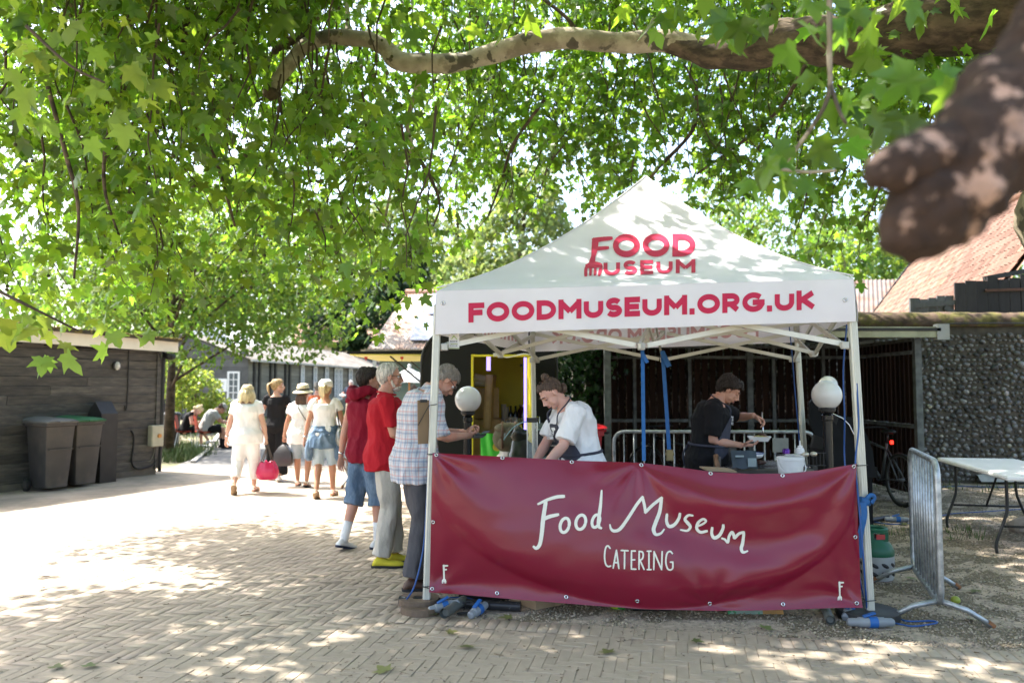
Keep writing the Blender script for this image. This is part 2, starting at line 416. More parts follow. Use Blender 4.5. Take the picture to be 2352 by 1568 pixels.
# grass: verge behind the shed, strip by the long barn, tufts along the flint wall
def grass(name, pts, h, w):
    v_, f_ = [], []
    for x, y in pts:
        for _ in range(3):
            a = random.uniform(0, 2 * PI); hh = h * random.uniform(.5, 1.3); lx, ly = math.cos(a), math.sin(a); b = len(v_)
            ox, oy = x + random.gauss(0, .04), y + random.gauss(0, .04)
            v_ += [(ox - ly * w, oy + lx * w, -.04), (ox + ly * w, oy - lx * w, -.04), (ox + lx * hh * .5, oy + ly * hh * .5, hh)]; f_.append((b, b + 1, b + 2))
    me = bpy.data.meshes.new(name); me.from_pydata(v_, [], f_); me.materials.append(M_GRASS); return link(name, me, kind='stuff')
gpt = [(random.uniform(-9.5, -6.9), random.uniform(16.5, 22)) for _ in range(1300)] + [(random.uniform(-14, -10.0), random.uniform(22, 36)) for _ in range(1500)]
gpt = [p for p in gpt if p[0] < -7.2 - (p[1] - 18.9) * .34]
grass('verge_grass', gpt, .13, .012)
grass('barn_grass', [(-10.4 + (y - 38) * .15 - random.uniform(-.2, 1.6) * .6 + .3, y) for y in [random.uniform(34, 50) for _ in range(1200)]], .22, .03)
grass('wall_weeds', [(random.uniform(3.5, 8.5), 12.1 + random.gauss(0, .3)) for _ in range(160)] + [(random.uniform(3.6, 5), random.uniform(8, 8.6)) for _ in range(70)], .09, .008)
sheet('lawn', [(-11.9, 30), (-9.6, 33), (-8.6, 52), (-10.9, 52)], -.004, pbr('lawn', (.10, .15, .035), .95, .3, 2, .5, 30))
# ================================================================= buildings
M_WBOARD = pbr('black_weatherboard', (.050, .049, .047), .62, .25, 5, .25, 60, stretch=(1, 1, 6), objr=.28, col2=(.085, .08, .07), c2scale=3)
M_FASCIA = pbr('white_fascia', (.74, .70, .60), .6, .06, 4, .05, 40)
M_MOSSROOF = pbr('mossy_roof', (.06, .055, .045), .95, .3, 12, .5, 60, col2=(.16, .13, .03), c2scale=9, c2pos=(.5, .62))
M_DARK = pbr('dark_core', (.02, .019, .018), .9, .1, 4)
class Frame:
    """wall frame: u along the wall, n outwards, z up"""
    def __init__(s, o, u):
        s.o = V(o); s.u = V(u).normalized(); s.n = V((0, 0, 1)).cross(s.u) * -1; s.M = Matrix((s.u, s.n, V((0, 0, 1)))).transposed()
    def p(s, u, n, z): return s.o + s.u * u + s.n * n + V((0, 0, z))
    def box(s, mb, u0, u1, n0, n1, z0, z1, bev=0): return mb.box(s.p((u0 + u1) / 2, (n0 + n1) / 2, (z0 + z1) / 2), (abs(u1 - u0), abs(n1 - n0), abs(z1 - z0)), M=s.M, bev=bev)
# ---- the low black shed with the bins
SC = V((-6.42, 14.1, 0)); SF = Frame(SC, V((-.425, -.905, 0)))
if SF.n.x < 0: SF.n = -SF.n; SF.M = Matrix((SF.u, SF.n, V((0, 0, 1)))).transposed()
shed = thing('shed', 'low black weatherboarded shed with a white fascia and a mossy roof', 'shed', SC)
b = MB(); SF.box(b, .02, 6.9, -4, -.03, .02, 2.3); b.build('core_wall', M_DARK, shed)
b = MB(); SF.box(b, 0, 7, -4, .012, 0, .1); b.build('plinth', pbr('shed_plinth', (.13, .115, .095), .9, .2, 8, .3, 50), shed)
nb = 15; hb = 2.2 / nb
for i in range(nb):
    us = [0.0] + sorted(random.uniform(.8, 6.2) for _ in range(2)) + [6.95]
    for a, c_ in zip(us, us[1:]):
        b = MB(); z0 = .1 + i * hb
        Mt = SF.M @ Matrix.Rotation(-.13 * (1 if (SF.u.cross(SF.n)).z < 0 else 1), 3, 'X')
        b.box(SF.p((a + c_) / 2, .006, z0 + hb / 2), (c_ - a - .004, .030, hb + .016), M=Mt, bev=.005); b.build('board', M_WBOARD, shed)
b = MB(); SF.box(b, -.03, .05, -.02, .045, .1, 2.3); b.build('corner_post', M_WBOARD, shed)
b = MB(); b.prism([(-.25, 2.19), (7.3, 2.30), (7.3, 2.53), (-.25, 2.375)], .025, SF.M, SF.o + SF.n * .2); b.build('fascia', M_FASCIA, shed)
b = MB(); b.prism([(-.29, 2.372), (7.3, 2.53), (7.3, 2.60), (-.29, 2.425)], 4.4, SF.M, SF.o - SF.n * 1.92); b.build('roof', M_MOSSROOF, shed)
mv = [tuple(SF.p(random.uniform(-.29, 4), .28 + random.gauss(0, .015), 0)) for _ in range(420)]
mv = np.array(mv); uu = (mv[:, :2] - np.array(SC.xy)) @ np.array(SF.u.xy); mv[:, 2] = 2.425 + (uu + .29) * .0230 + RNG.uniform(-.01, .012, len(mv))
mo = scatter('moss', mv, RNG.uniform(.01, .024, len(mv)), pbr('roof_moss', (.12, .095, .02), .95, .3, 10, island=.5), parent=shed)
for k in range(11):
    b = MB(); SF.box(b, .1 + k * .5, .16 + k * .5, .02, .18, 2.2, 2.26); b.build('rafter_end', M_DARK, shed)
def wl(vx, vy):   # point of the shed wall seen at a pixel
    x = (vx - 1176) / FV; o, u = SF.o, SF.u
    t = (x * o.y - o.x) / (u.x - x * u.y); Y = o.y + u.y * t; return t, at(vx, vy, Y).z
u, z = wl(263, 840); lampp = MB(); Rn = Matrix((SF.u, V((0, 0, 1)), SF.n)).transposed()
lp_ = MB(); lp_.lathe(SF.p(u, .02, z), [(.06, 0), (.075, .02), (.07, .05)], 16, Rn); w_ = lp_.build('wall_lamp', M_BLACK, shed, ang=40)
lp_ = MB(); lp_.ell(SF.p(u, .07, z), (.045, .075, .05), 12, 8, Rn); lp_.build('lamp_glass', glassmat('frosted_glass', (.8, .8, .78), .85, .3), w_, smooth=True)
lp_ = MB()
for dz in (-.03, 0.0, .03): lp_.tube([SF.p(u + .06 * math.cos(t), .055 + .06 * math.sin(t), z + dz) for t in np.linspace(0, PI, 8)], .005, 5)
lp_.build('lamp_guard', M_GALV, w_)
def wirepx(name, pts, r, mat, par, off=.035):
    P = []
    for vx, vy in pts:
        u, z = wl(vx, vy); P.append(SF.p(u, off, z))
    m = MB(); m.tube(spline(P, 5), r, 6); return m.build(name, mat, par, smooth=True)
wirepx('conduit', [(160, 800), (230, 802), (300, 803), (345, 806), (362, 815), (368, 850), (368, 960), (367, 1020)], .018, M_BLACK, shed)
wirepx('cable', [(292, 803), (292, 850), (292, 900), (291, 930), (289, 942), (286, 930)], .010, M_BLACK, shed)
wirepx('cable', [(303, 988), (309, 1000), (309, 1025), (306, 1055), (312, 1072), (328, 1075), (352, 1068), (364, 1050), (367, 1015)], .017, M_BLACK, shed)
wirepx('cable', [(352, 1016), (357, 1034), (350, 1055), (343, 1060)], .008, pbr('old_cable', (.2, .19, .15), .7, .1, 5), shed)
wirepx('drain_pipe', [(371, 800), (371, 900), (370, 1000), (368, 1082)], .03, M_BLACK, shed, .05)
u, z = wl(354, 1000); b = MB(); SF.box(b, u - .13, u + .13, .03, .15, z - .19, z + .19, .015); jb = b.build('junction_box', pbr('cream_box', (.42, .40, .30), .6, .1, 6, .05, 40), shed)
b = MB(); b.lathe(SF.p(u - .02, .15, z), [(.035, 0), (.035, .03), (.0, .035)], 12, Rn); SF.box(b, u - .05, u + .01, .16, .185, z - .012, z + .012); b.build('isolator_knob', pbr('orange_switch', (.55, .25, .06), .5), jb)
u, z = wl(380, 802); b = MB(); b.tube([SF.p(-.05, .12, 2.12), SF.p(-.05, .3, 2.1)], .06, 12); b.ell(SF.p(-.05, .31, 2.1), .05); b.build('security_camera', M_BLACK, shed, smooth=True)
# the pier beside the bins
u, z = wl(222, 1100); b = MB(); b.prism([(-.17, 0), (.17, 0), (.17, 1.12), (0, 1.32), (-.17, 1.12)], .30, Matrix((SF.n, SF.u, V((0, 0, 1)))).transposed(), SF.p(u, .19, 0)); pier = b.build('pier', pbr('black_paint', (.028, .027, .027), .55, .2, 6, .1, 50), shed)
# ---- wheelie bins
def wheelie(lidmat, loc, rz, label, M=None, grp='wheelie bins against the shed'):
    t = thing('wheelie_bin', label, 'bin', loc, rz, grp)
    M = M or pbr('grey_bin', (.045, .043, .042), .45, .15, 4, .06, 30, col2=(.095, .08, .065), c2scale=2.2, c2pos=(.45, .75))
    b = MB(); prof = [(.05, .205, .20, 0), (.10, .225, .215, 0.03), (.62, .265, .255, .03), (.96, .285, .285, .03), (.97, .305, .31, .03), (1.02, .305, .31, .03)]
    rg = []
    for z, hx, hy, yo in prof:
        c = .05; q = []
        for sx, sy in ((1, 1), (-1, 1), (-1, -1), (1, -1)):
            pts = [(sx * hx, sy * (hy - c)), (sx * (hx - c * .3), sy * (hy - c * .3)), (sx * (hx - c), sy * hy)]
            if sx * sy < 0: pts.reverse()
            q += pts
        rg.append([V((x, y + yo, z)) for x, y in q])
    b.rings(rg)
    b.build('body', M, t, ang=30, local=True)
    b = MB(); b.grid(lambda u, v: V((-.315 + .63 * u, -.33 + .70 * v, 1.03 + .05 * math.sin(PI * u) ** .5 * (1 if v > .04 else .3) + .03 * v)), 12, 10)
    b.box((0, .03, 1.03), (.62, .66, .03), bev=.01); b.box((0, -.33, 1.035), (.2, .05, .03), bev=.01)
    b.build('lid', lidmat, t, ang=40, local=True)
    b = MB(); b.tube([(-.25, .36, 1.0), (-.25, .43, 1.0), (.25, .43, 1.0), (.25, .36, 1.0)], .015, 8); b.build('handle', M_BLACK, t, smooth=True, local=True)
    for sx in (-1, 1):
        w = MB(); w.tube([(sx * .255, .24, .1), (sx * .305, .24, .1)], .1, 20); o = w.build('wheel', M_BLACK, t, ang=40, local=True)
        w = MB(); w.tube([(sx * .306, .24, .1), (sx * .312, .24, .1)], .055, 14)
        for k in range(8):
            a = k * PI / 4; w.box((sx * .309, .24 + .075 * math.cos(a), .1 + .075 * math.sin(a)), (.006, .03, .012), M=Matrix.Rotation(a, 3, 'X'))
        w.build('hub', M, o, local=True)
    t.scale = (.84, .84, 1.0)
    b = MB(); b.box((0, -.262, .62), (.46, .02, .02), M=Matrix.Rotation(.0, 3, 'X')); b.build('rib', M, t, local=True)
    return t
g1 = gnd(103, 1118); g2 = gnd(178, 1108)
g1 = SF.p(wl(84, 1000)[0], .42, 0); g2 = SF.p(wl(156, 1000)[0], .36, 0)
wheelie(pbr('bin_lid_grey', (.13, .13, .125), .5, .15, 4), g1, math.radians(66), 'grey wheelie bin with a pale grey lid')
wheelie(pbr('bin_lid_green', (.03, .13, .055), .45, .15, 4), g2, math.radians(68), 'grey wheelie bin with a green lid')
# ---- the long barn
BD = V((2.9, 19.3, 0)).normalized(); BC = V((-13.1, 38.6, 0)); BF = Frame(BC, BD)
if BF.n.x < 0: BF.n = -BF.n; BF.M = Matrix((BF.u, BF.n, V((0, 0, 1)))).transposed()
M_BARN = pbr('weathered_black_board', (.17, .16, .13), .8, .25, 3, .2, 30, stretch=(1, .3, 4), objr=.18)
M_BARNEND = pbr('shaded_end_board', (.095, .093, .086), .7, .2, 3, .2, 30, objr=.15)  # same black boards, the end wall's shade put into a darker colour
barn = thing('barn', 'long black boarded barn with tall white windows beyond the walkers', 'barn', BC)
b = MB(); BF.box(b, .05, 24, -6, -.05, 0, 2.98); b.build('core_wall', M_DARK, barn)
for i in range(15):
    z = .05 + i * .195
    for a, c_ in ((0, 8.1), (8.1, 15.7), (15.7, 24)):
        b = MB(); b.box(BF.p((a + c_) / 2, 0, z + .1), (c_ - a - .01, .03, .205), M=BF.M @ Matrix.Rotation(-.09, 3, 'X')); b.build('board', M_BARN, barn)
EF = Frame(BC, (-1, 0, 0)); EF.n = V((0, -1, 0)); EF.M = Matrix((EF.u, EF.n, V((0, 0, 1)))).transposed()
for i in range(17):
    z = .05 + i * .195; b = MB(); b.box(EF.p(1.6, 0.02, z + .1), (3.2, .03, .205), M=EF.M @ Matrix.Rotation(.09, 3, 'X')); b.build('board', M_BARNEND, barn)
def byu(vx):
    k = BD.x / BD.y; x = (vx - 1176) / FV; Y = (BC.x - k * BC.y) / (x - k); return (Y - BC.y) / BD.y
M_WFR = pbr('white_frame', (.72, .71, .68), .6, .06, 4); M_PANE = glassmat('window_pane', (.10, .12, .13), 1.0, .08)
def window(par, F, u0, u1, z0, z1, rows, cols, off=.03):
    b = MB(); t = .09
    F.box(b, u0 - t, u0, off, off + .05, z0 - t, z1 + t); F.box(b, u1, u1 + t, off, off + .05, z0 - t, z1 + t)
    F.box(b, u0, u1, off, off + .05, z1, z1 + t); F.box(b, u0, u1, off, off + .09, z0 - t, z0)
    w = b.build('window', M_WFR, par)
    b = MB(); F.box(b, u0, u1, off - .03, off + .005, z0, z1); b.build('pane', M_PANE, w)
    b = MB()
    for i in range(1, rows): z = lerp(z0, z1, i / rows); F.box(b, u0, u1, off + .006, off + .032, z - .018, z + .018)
    for i in range(1, cols): u = lerp(u0, u1, i / cols); F.box(b, u - .016, u + .016, off + .008, off + .034, z0, z1)
    b.build('glazing_bar', M_WFR, w)
for cx in (790, 890, 981, 1057, 1090, 1169, 1240, 1307):
    v0 = (800 + (cx - 14) * .51) * .5742; v1 = (800 + (cx + 14) * .51) * .5742
    u0, u1 = byu(v0), byu(v1); window(barn, BF, u0 + .15, min(u1 - .1, u0 + 1.6), .85, 2.72, 6, 2, .09)
for cx in (420, 460, 548, 585, 665, 697):
    u = byu((800 + cx * .51) * .5742); b = MB(); BF.box(b, u - .09, u + .09, .0, .11, 0, 2.9); b.build('post', M_BLACK, barn)
x0 = (at(527, 900, 38.6).x - BC.x) * -1; x1 = (at(547, 900, 38.6).x - BC.x) * -1
window(barn, EF, x1, x0, .98, 2.25, 4, 2, .05)
sx0 = (at(496, 880, 38.6).x - BC.x) * -1; sx1 = (at(522, 880, 38.6).x - BC.x) * -1
b = MB(); EF.box(b, sx1, sx0, .05, .08, 1.35, 1.98); sg = b.build('sign_board', pbr('white_sign', (.76, .76, .74), .5, .03, 3), barn)
b = MB()
for k, w in enumerate((.40, .36, .3, .2)):
    m_ = (sx0 + sx1) / 2; EF.box(b, m_ - w / 2 * .9, m_ + w / 2 * .9, .081, .083, 1.80 - k * .11 - .016, 1.80 - k * .11 + .016)
b.build('lettering', pbr('grey_print', (.35, .35, .34), .7), sg)
M_CORR = pbr('grey_corrugated', (.21, .198, .18), .9, .2, 2, .1, 20, spec=.12, col2=(.15, .135, .115), c2scale=.8)
def corrugated(o, du, ds, nu, amp, pitch):
    """sheet from point o, spanning du (across the corrugations) and ds (down the slope)"""
    nrm = du.cross(ds).normalized(); L = du.length; n = int(L / pitch * 6); m = MB()
    m.grid(lambda a, c: o + du * a + ds * c + nrm * (amp * math.sin(2 * PI * a * L / pitch)), n, 2); return m
ridge0 = BF.p(-.4, -3.2, 4.25); e0 = BF.p(-.4, .35, 2.93)
corrugated(ridge0, BD * 24.6, e0 - ridge0, 0, .02, .16).build('roof', M_CORR, barn, smooth=True)
r2 = BF.p(-.4, -6.7, 2.93); corrugated(ridge0 + V((0, 0, .004)), BD * 24.6, r2 - ridge0, 0, .02, .16).build('roof', M_CORR, barn, smooth=True)
b = MB(); b.add([EF.p(-.0, .05, 2.95), EF.p(6.6, .05, 2.95), EF.p(3.2, .05, 4.15), EF.p(-.0, -.05, 2.95), EF.p(6.6, -.05, 2.95), EF.p(3.2, -.05, 4.15)], [(0, 1, 2), (5, 4, 3)]); b.build('gable', M_BARNEND, barn)
b = MB(); BF.box(b, -.4, 24, .33, .42, 2.83, 2.93); b.build('gutter', pbr('pale_gutter', (.42, .41, .36), .6), barn)
# ---- white gable house behind the bush
wh = thing('house', 'white painted brick gable behind the yellow-green bush', 'house', (-15.6, 42, 0))
b = MB(); b.prism([(-2.2, 0), (1.9, 0), (1.9, 3.4), (-.2, 5.2), (-2.2, 3.4)], 5, c=(-15.9, 43, 0)); b.build('wall', pbr('white_brick', (.70, .70, .68), .8, .08, 2, .5, 14, stretch=(1, 1, 3)), wh)
# ---- roofs and chimneys far behind the barn
fh = thing('house', 'distant house with brown roof and cream chimney above the barn roof', 'house', (-17, 78, 0))
b = MB(); b.box((-17, 80, 3), (9, 6, 6)); b.build('wall', pbr('cream_render', (.55, .46, .36), .9, .08, 2), fh)
b = MB(); b.prism([(-3.6, 0), (3.6, 0), (0, 2.6)], 9.6, Matrix.Rotation(PI / 2, 3, 'Z'), (-17, 80, 6)); rf = b.build('roof', pbr('far_tile', (.24, .15, .11), .9, .15, 3), fh)
b = MB(); b.box((-18.6, 78.4, 8.0), (1.5, .8, 2.6)); b.build('chimney', pbr('chimney_brick', (.50, .36, .24), .9, .15, 4), rf)
# ---- hall with rusty roof and solar panels behind the trailer
HY = 22.0; hall = thing('hall', 'low hall with a rusty corrugated roof carrying dark solar panels', 'hall', (-1, HY, 0))
xl = at(861, 820, HY).x; ez = at(900, 803, HY).z
b = MB(); b.box((xl + 3.9, HY + 3.2, ez / 2), (7.6, 6.0, ez)); b.build('wall', pbr('hall_wall', (.16, .20, .17), .5, .15, 2), hall)
b = MB(); b.box((xl + .03, HY - .2, ez / 2), (.09, .09, ez)); b.build('post', M_WFR, hall)
b = MB(); b.box((xl + 3.2, HY - .33, ez - .05), (6.8, .12, .1)); b.build('gutter', pbr('brown_gutter', (.32, .26, .2), .6), hall)
for k in range(5):
    b = MB(); b.box((xl + .55 + k * 1.0, HY + .18, 1.35), (.88, .03, 1.7)); b.build('pane', glassmat('green_glass', (.10, .17, .15), 1.0, .06), hall)
M_RUST = pbr('rusty_corrugated', (.36, .30, .25), .75, .2, 3, .1, 30, col2=(.34, .20, .13), c2scale=1.6)
tl = at(935, 672, HY + 3.4); o0 = V((xl - .15, HY - .35, ez + .0)); 
m = MB(); n = 360
def _rf(a, c):
    L0 = lerp(o0.x, tl.x, c); p = V((lerp(L0, xl + 7.4, a), lerp(o0.y, tl.y, c), lerp(o0.z, tl.z, c)))
    p.z += .018 * math.sin(p.x * 2 * PI / .11); return p
m.grid(_rf, n, 2); m.build('roof', M_RUST, hall, smooth=True)
b = MB(); b.tube([tl + V((-.05, 0, .02)), V((xl + 7.4, tl.y, tl.z + .02))], .09, 8); b.build('ridge_tile', pbr('ridge_clay', (.45, .26, .18), .8, .15, 5), hall)
sl_ = V((0, tl.y - o0.y, tl.z - o0.z)); nr = V((1, 0, 0)).cross(sl_).normalized(); ph = sl_.length * .40
for r in range(2):
    for c_ in range(4):
        q0 = V((at(942 + (26 if r else 0), 800, HY).x + c_ * .93, 0, 0)); t0 = .10 + r * .44
        ctr = V((q0.x + .45, lerp(o0.y, tl.y, t0 + .2), lerp(o0.z, tl.z, t0 + .2))) + nr * .07
        b = MB(); b.box(ctr, (.90, ph, .035), M=Matrix((V((1, 0, 0)), sl_.normalized(), nr)).transposed()); b.build('solar_panel', pbr('solar_cell', (.17, .20, .27), .25, .08, 5, spec=.6), hall)
# ---- flint wall
FW = 12.75; M_MORTAR = pbr('flint_mortar', (.075, .065, .05), .95, .3, 10, .5, 60)
fw = thing('flint_wall', 'tall flint cobble wall with a rounded mossy coping', 'wall', (5, FW, 0))
b = MB(); b.box((5.2, FW + .2, 1.28), (8.4, .36, 2.56)); b.build('mortar', M_MORTAR, fw)
b = MB(); b.rings([[V((x, FW + .2 + .24 * math.cos(t) * (1 + .06 * noise.noise(V((x * 2, t, 0)))), 2.60 + .20 * max(math.sin(t), -.25) + .02 * noise.noise(V((x * 3, t * 2, 5))))) for t in np.linspace(0, 2 * PI, 18, endpoint=False)] for x in np.linspace(1.0, 9.4, 90)])
b.build('coping', pbr('mossy_coping', (.085, .055, .038), .95, .5, 8, 1.0, 30, col2=(.095, .082, .022), c2scale=4.2, c2pos=(.46, .56)), fw, smooth=True)
M_FLINT = pbr('flint', (.12, .12, .118), .4, .45, 6, .5, 40, island=.0, objr=.8, hue=.05, spec=.4, col2=(.33, .28, .21), c2scale=2.2, c2pos=(.54, .62))
M_FLINT2 = pbr('flint_many', (.115, .115, .112), .4, .45, 14, .3, 40, island=.8, hue=.05, spec=.4, col2=(.30, .26, .20), c2scale=9, c2pos=(.55, .64))
fm = []
for k in range(10):
    b = MB(); b.ell((0, 0, 0), (1, .6, .85), 12, 8); b.v = [tuple(V(p) * (1 + .30 * noise.noise(V(p) * 1.5 + V((k * 7, 0, 0))) + .14 * noise.noise(V(p) * 3.7 + V((k * 3, 9, 0))))) for p in b.v]; fm.append(b.mesh('flint', M_FLINT, smooth=True))
fl = []; z = .06
while z < 2.42:
    x = 1.15 + random.uniform(0, .1)
    while x < 9.2:
        w = random.uniform(.020, .055) * (1.3 if random.random() < .1 else 1); fl.append((x + w, z + random.gauss(0, .014), w, w * random.uniform(.6, .95))); x += 2 * w + random.uniform(.012, .03)
    z += .078
sc = []
for x, z, w, h in fl:
    px = topx((x, FW, z)); sc.append((0 if (2105 < px[0] < 2352 and px[1] > 740) else 1, abs(px[0] - 2240) + .1 * px[1], (x, z, w, h)))
sc.sort(); big = sc[:300]; small = [s for s in sc[300:] if s[2][0] < 9.2]
for _, _, (x, z, w, h) in big:
    o = link('flint', random.choice(fm), fw); o.location = (x, FW + .012, z); o.rotation_euler = (random.uniform(-.3, .3), random.uniform(-.5, .5), random.uniform(-.3, .3)); o.scale = (w, w, h)
    
fv = MB(); fv.ell((0, 0, 0), (1, .55, 1), 7, 4); b = MB()
for _, _, (x, z, w, h) in small:
    R = Matrix.Rotation(random.uniform(-.5, .5), 3, 'Y'); k = random.uniform(0, 9)
    b.add([V((x, FW + .012, z)) + R @ V((p[0] * w, p[1] * w, p[2] * h)) * (1 + .2 * noise.noise(V(p) * 2 + V((k, 0, 0)))) for p in fv.v], fv.f)
b.build('flint', M_FLINT2, fw, smooth=True, kind='stuff')
# ---- tiled roof building to the right, behind the flint wall
A_ = at(1985, 745, 26.0); B_ = at(2104, 593, 25.2); axd = V((-.232, -.973, 0)); dn = (A_ - B_); dn = V((axd.y, -axd.x, 0)).normalized() * (dn - axd * dn.dot(axd)).xy.length + V((0, 0, dn.z))
if dn.x > 0: dn.x, dn.y = -dn.x, -dn.y
tb = thing('tiled_building', 'old building with a steep red pantiled roof behind the flint wall', 'building', (A_.x, A_.y, 0))
du = axd * 12.3; dw = dn * 1.5; nrm = axd.cross(dn).normalized(); nrm = nrm if nrm.z > 0 else -nrm
b = MB(); b.add([B_ - nrm * .06, B_ + du - nrm * .06, B_ + du + dw - nrm * .06, B_ + dw - nrm * .06], [(0, 1, 2, 3)])
b.add([B_ - nrm * .06, B_ + dw - nrm * .06, V((*(B_ + dw).xy, 0)), V((*B_.xy, 0))], [(0, 1, 2, 3)]); b.add([B_ + dw - nrm * .1, B_ + dw + du - nrm * .1, V((*(B_ + dw + du).xy, 0)), V((*(B_ + dw).xy, 0))], [(0, 1, 2, 3)]); b.build('wall', pbr('brick_wall', (.22, .13, .09), .9, .15, 3), tb)
M_TILE = pbr('pantile', (.128, .082, .064), .95, .2, 8, .1, 40, objr=.28, island=.28, hue=.015, spec=.08, col2=(.15, .095, .07), c2scale=3)
TS = .20; TH_ = .24; ddn = dn.normalized(); tm = MB()
tm.grid(lambda u, v: V(((u - .5) * (TS + .015), -v * (TH_ + .05), .022 * math.sin(2 * PI * u) + .018 * v)), 6, 1)
tme = tm.mesh('tile', M_TILE, smooth=True); TR = Matrix((axd, -ddn, nrm)).transposed(); tl_ = []
for r in range(int(dw.length / TH_)):
    for c_ in range(int(12.3 / TS)):
        p = B_ + axd * (c_ * TS + .1) + ddn * (r * TH_); q = topx(p)
        if q[1] < 760 and q[0] < 2420: tl_.append((p.y + (0 if q[0] < 2360 else 30), p))
tl_.sort(key=lambda t: t[0])
for _, p in tl_[:300]:
    o = link('tile', tme, tb); o.matrix_parent_inverse = wm(tb).inverted(); o.location = p + nrm * random.uniform(0, .008); o.rotation_euler = (TR @ Matrix.Rotation(random.gauss(0, .02), 3, 'Z')).to_euler()
b = MB()
for _, p in tl_[300:]: b.add([p + TR @ V(q) + nrm * random.uniform(0, .008) for q in tm.v], tm.f)
b.build('tile', M_TILE, tb, smooth=True, kind='stuff')
b = MB(); b.tube([B_ + nrm * .03, B_ + du + nrm * .03], .1, 10); b.build('ridge_tile', pbr('ridge_clay', (.45, .26, .18)), tb, smooth=True)
b = MB(); b.bar(B_ + nrm * .05, B_ + dw + nrm * .05, .08, .05); b.build('verge_board', M_BLACK, tb)
# black boarded upper storey and grey loft door in front of it
M_BB = pbr('tarred_board', (.022, .020, .020), .7, .3, 4, .2, 40, objr=.3, stretch=(4, 4, 1)); M_GB = pbr('grey_board', (.10, .105, .11), .75, .2, 4, .2, 40, objr=.15, stretch=(4, 4, 1))
bb = thing('boarded_store', 'black boarded store front showing above the flint wall', 'store', at(2200, 889, 13.45) * 1)
bb.location.z = 0
def vboards(par, name, v0, v1, n, ytop, Y, mat, jag=.0):
    for k in range(n):
        p0 = at(lerp(v0, v1, k / n), 889, Y); p1 = at(lerp(v0, v1, (k + 1) / n), 889, Y); zt = at(lerp(v0, v1, k / n), ytop(k / n), Y).z + random.uniform(-jag, jag)
        b = MB(); b.box(((p0.x + p1.x) / 2, Y + random.uniform(-.008, .008), zt / 2), (p1.x - p0.x - .012, .03, zt)); b.build(name, mat, par)
vboards(bb, 'board', 2199, 2480, 11, lambda t: 643 - 16 * t, 13.45, M_BB, .05)
b = MB(); p = at(2330, 665, 13.41); b.box((p.x, 13.41, p.z), (1.0, .03, .045), M=Matrix.Rotation(-.03, 3, 'Y')); b.build('strap_hinge', pbr('rusty_iron', (.10, .05, .035), .8), bb)
b = MB(); p = at(2330, 640, 13.6); b.bar(at(2260, 640, 13.6), at(2480, 600, 13.4), .10, .08); b.build('gutter', M_BLACK, bb)
gd = thing('loft_door', 'weathered grey plank door leaf left of the black boards', 'door', V((at(2145, 889, 13.5).x, 13.5, 0)))
vboards(gd, 'board', 2098, 2197, 5, lambda t: 687 - 9 * t, 13.5, M_GB, .02)
b = MB(); b.bar(at(2098, 702, 13.46), at(2197, 694, 13.46), .03, .09); b.bar(at(2094, 685, 13.45), V((at(2094, 685, 13.45).x, 13.45, 0)), .08, .05); b.bar(at(2170, 705, 13.45), at(2200, 722, 13.45), .02, .08); b.build('rail', M_GB, gd)
gr = thing('outbuilding', 'low outbuilding with grey corrugated roof between tent and tiled roof', 'outbuilding', (16, 34, 0))
a0 = at(1955, 642, 36); a1 = at(2110, 640, 36); c0 = at(1950, 735, 31)
corrugated(a0, V((a1.x - a0.x + 1, 0, 0)), c0 - a0, 0, .03, .2).build('roof', pbr('rust_grey', (.17, .145, .13), .9, .2, 2, spec=.1, col2=(.15, .09, .065), c2scale=1), gr, smooth=True)
b = MB(); b.box(((a0.x + a1.x) / 2, 33.5, c0.z / 2 - .1), (a1.x - a0.x, 4.6, c0.z)); b.build('wall', M_DARK, gr)
# ---- bike shelter of dark timber slats in a galvanised frame
M_SLAT = pbr('dark_slat', (.022, .011, .007), .85, .3, 6, .2, 60, spec=.15, objr=.35, stretch=(3, 3, .6)); SY0, SY1 = 10.4, 12.35
M_GALD = pbr('shaded_galvanised', (.15, .16, .155), .7, .35, 12, .1, 50, metal=.2, spec=.2)  # dimness inside the shelter put into a darker galvanised colour
sx0, sx1 = at(1395, 889, SY0).x, at(2108, 889, SY0).x
sh = thing('bike_shelter', 'open-fronted bike shelter of dark timber slats in a galvanised frame', 'shelter', ((sx0 + sx1) / 2, SY0, 0))
bx0, bx1 = sx0 + .05, sx1 - .02; n = int((bx1 - bx0) / .12)
for z0, z1 in ((.12, 1.0), (1.06, 2.0), (2.05, 2.17)):
    for k in range(n + 1):
        b = MB(); b.box((bx0 + .06 + k * .12 + random.gauss(0, .003), SY1, (z0 + z1) / 2), (.092, .022, z1 - z0)); b.build('slat', M_SLAT, sh)
    for X in (sx0, sx1):
        for k in range(15):
            b = MB(); b.box((X, SY0 + .14 + k * .125, (z0 + z1) / 2), (.022, .095, z1 - z0)); b.build('slat', M_SLAT, sh)
for z in (1.03, 2.025, 2.19):
    b = MB(); b.box(((sx0 + sx1) / 2, SY1 - .035, z), (sx1 - sx0, .04, .045)); b.build('rail', M_GALD, sh)
    for X in (sx0, sx1):
        b = MB(); b.box((X + (.03 if X == sx0 else -.03), (SY0 + SY1) / 2, z), (.04, SY1 - SY0 - .1, .045)); b.build('rail', M_GALD, sh)
for X in (sx0, sx1):
    for Y in (SY0, SY1 - .03):
        b = MB(); b.box((X, Y, 1.1), (.085, .08, 2.2)); b.build('post', M_GALD, sh)
for t in (.16, .37, .60, .69, .88):
    b = MB(); b.box((lerp(sx0, sx1, t), SY1 - .045, 1.1), (.05 if t != .6 else .09, .05, 2.2)); b.build('post', M_GALD, sh)
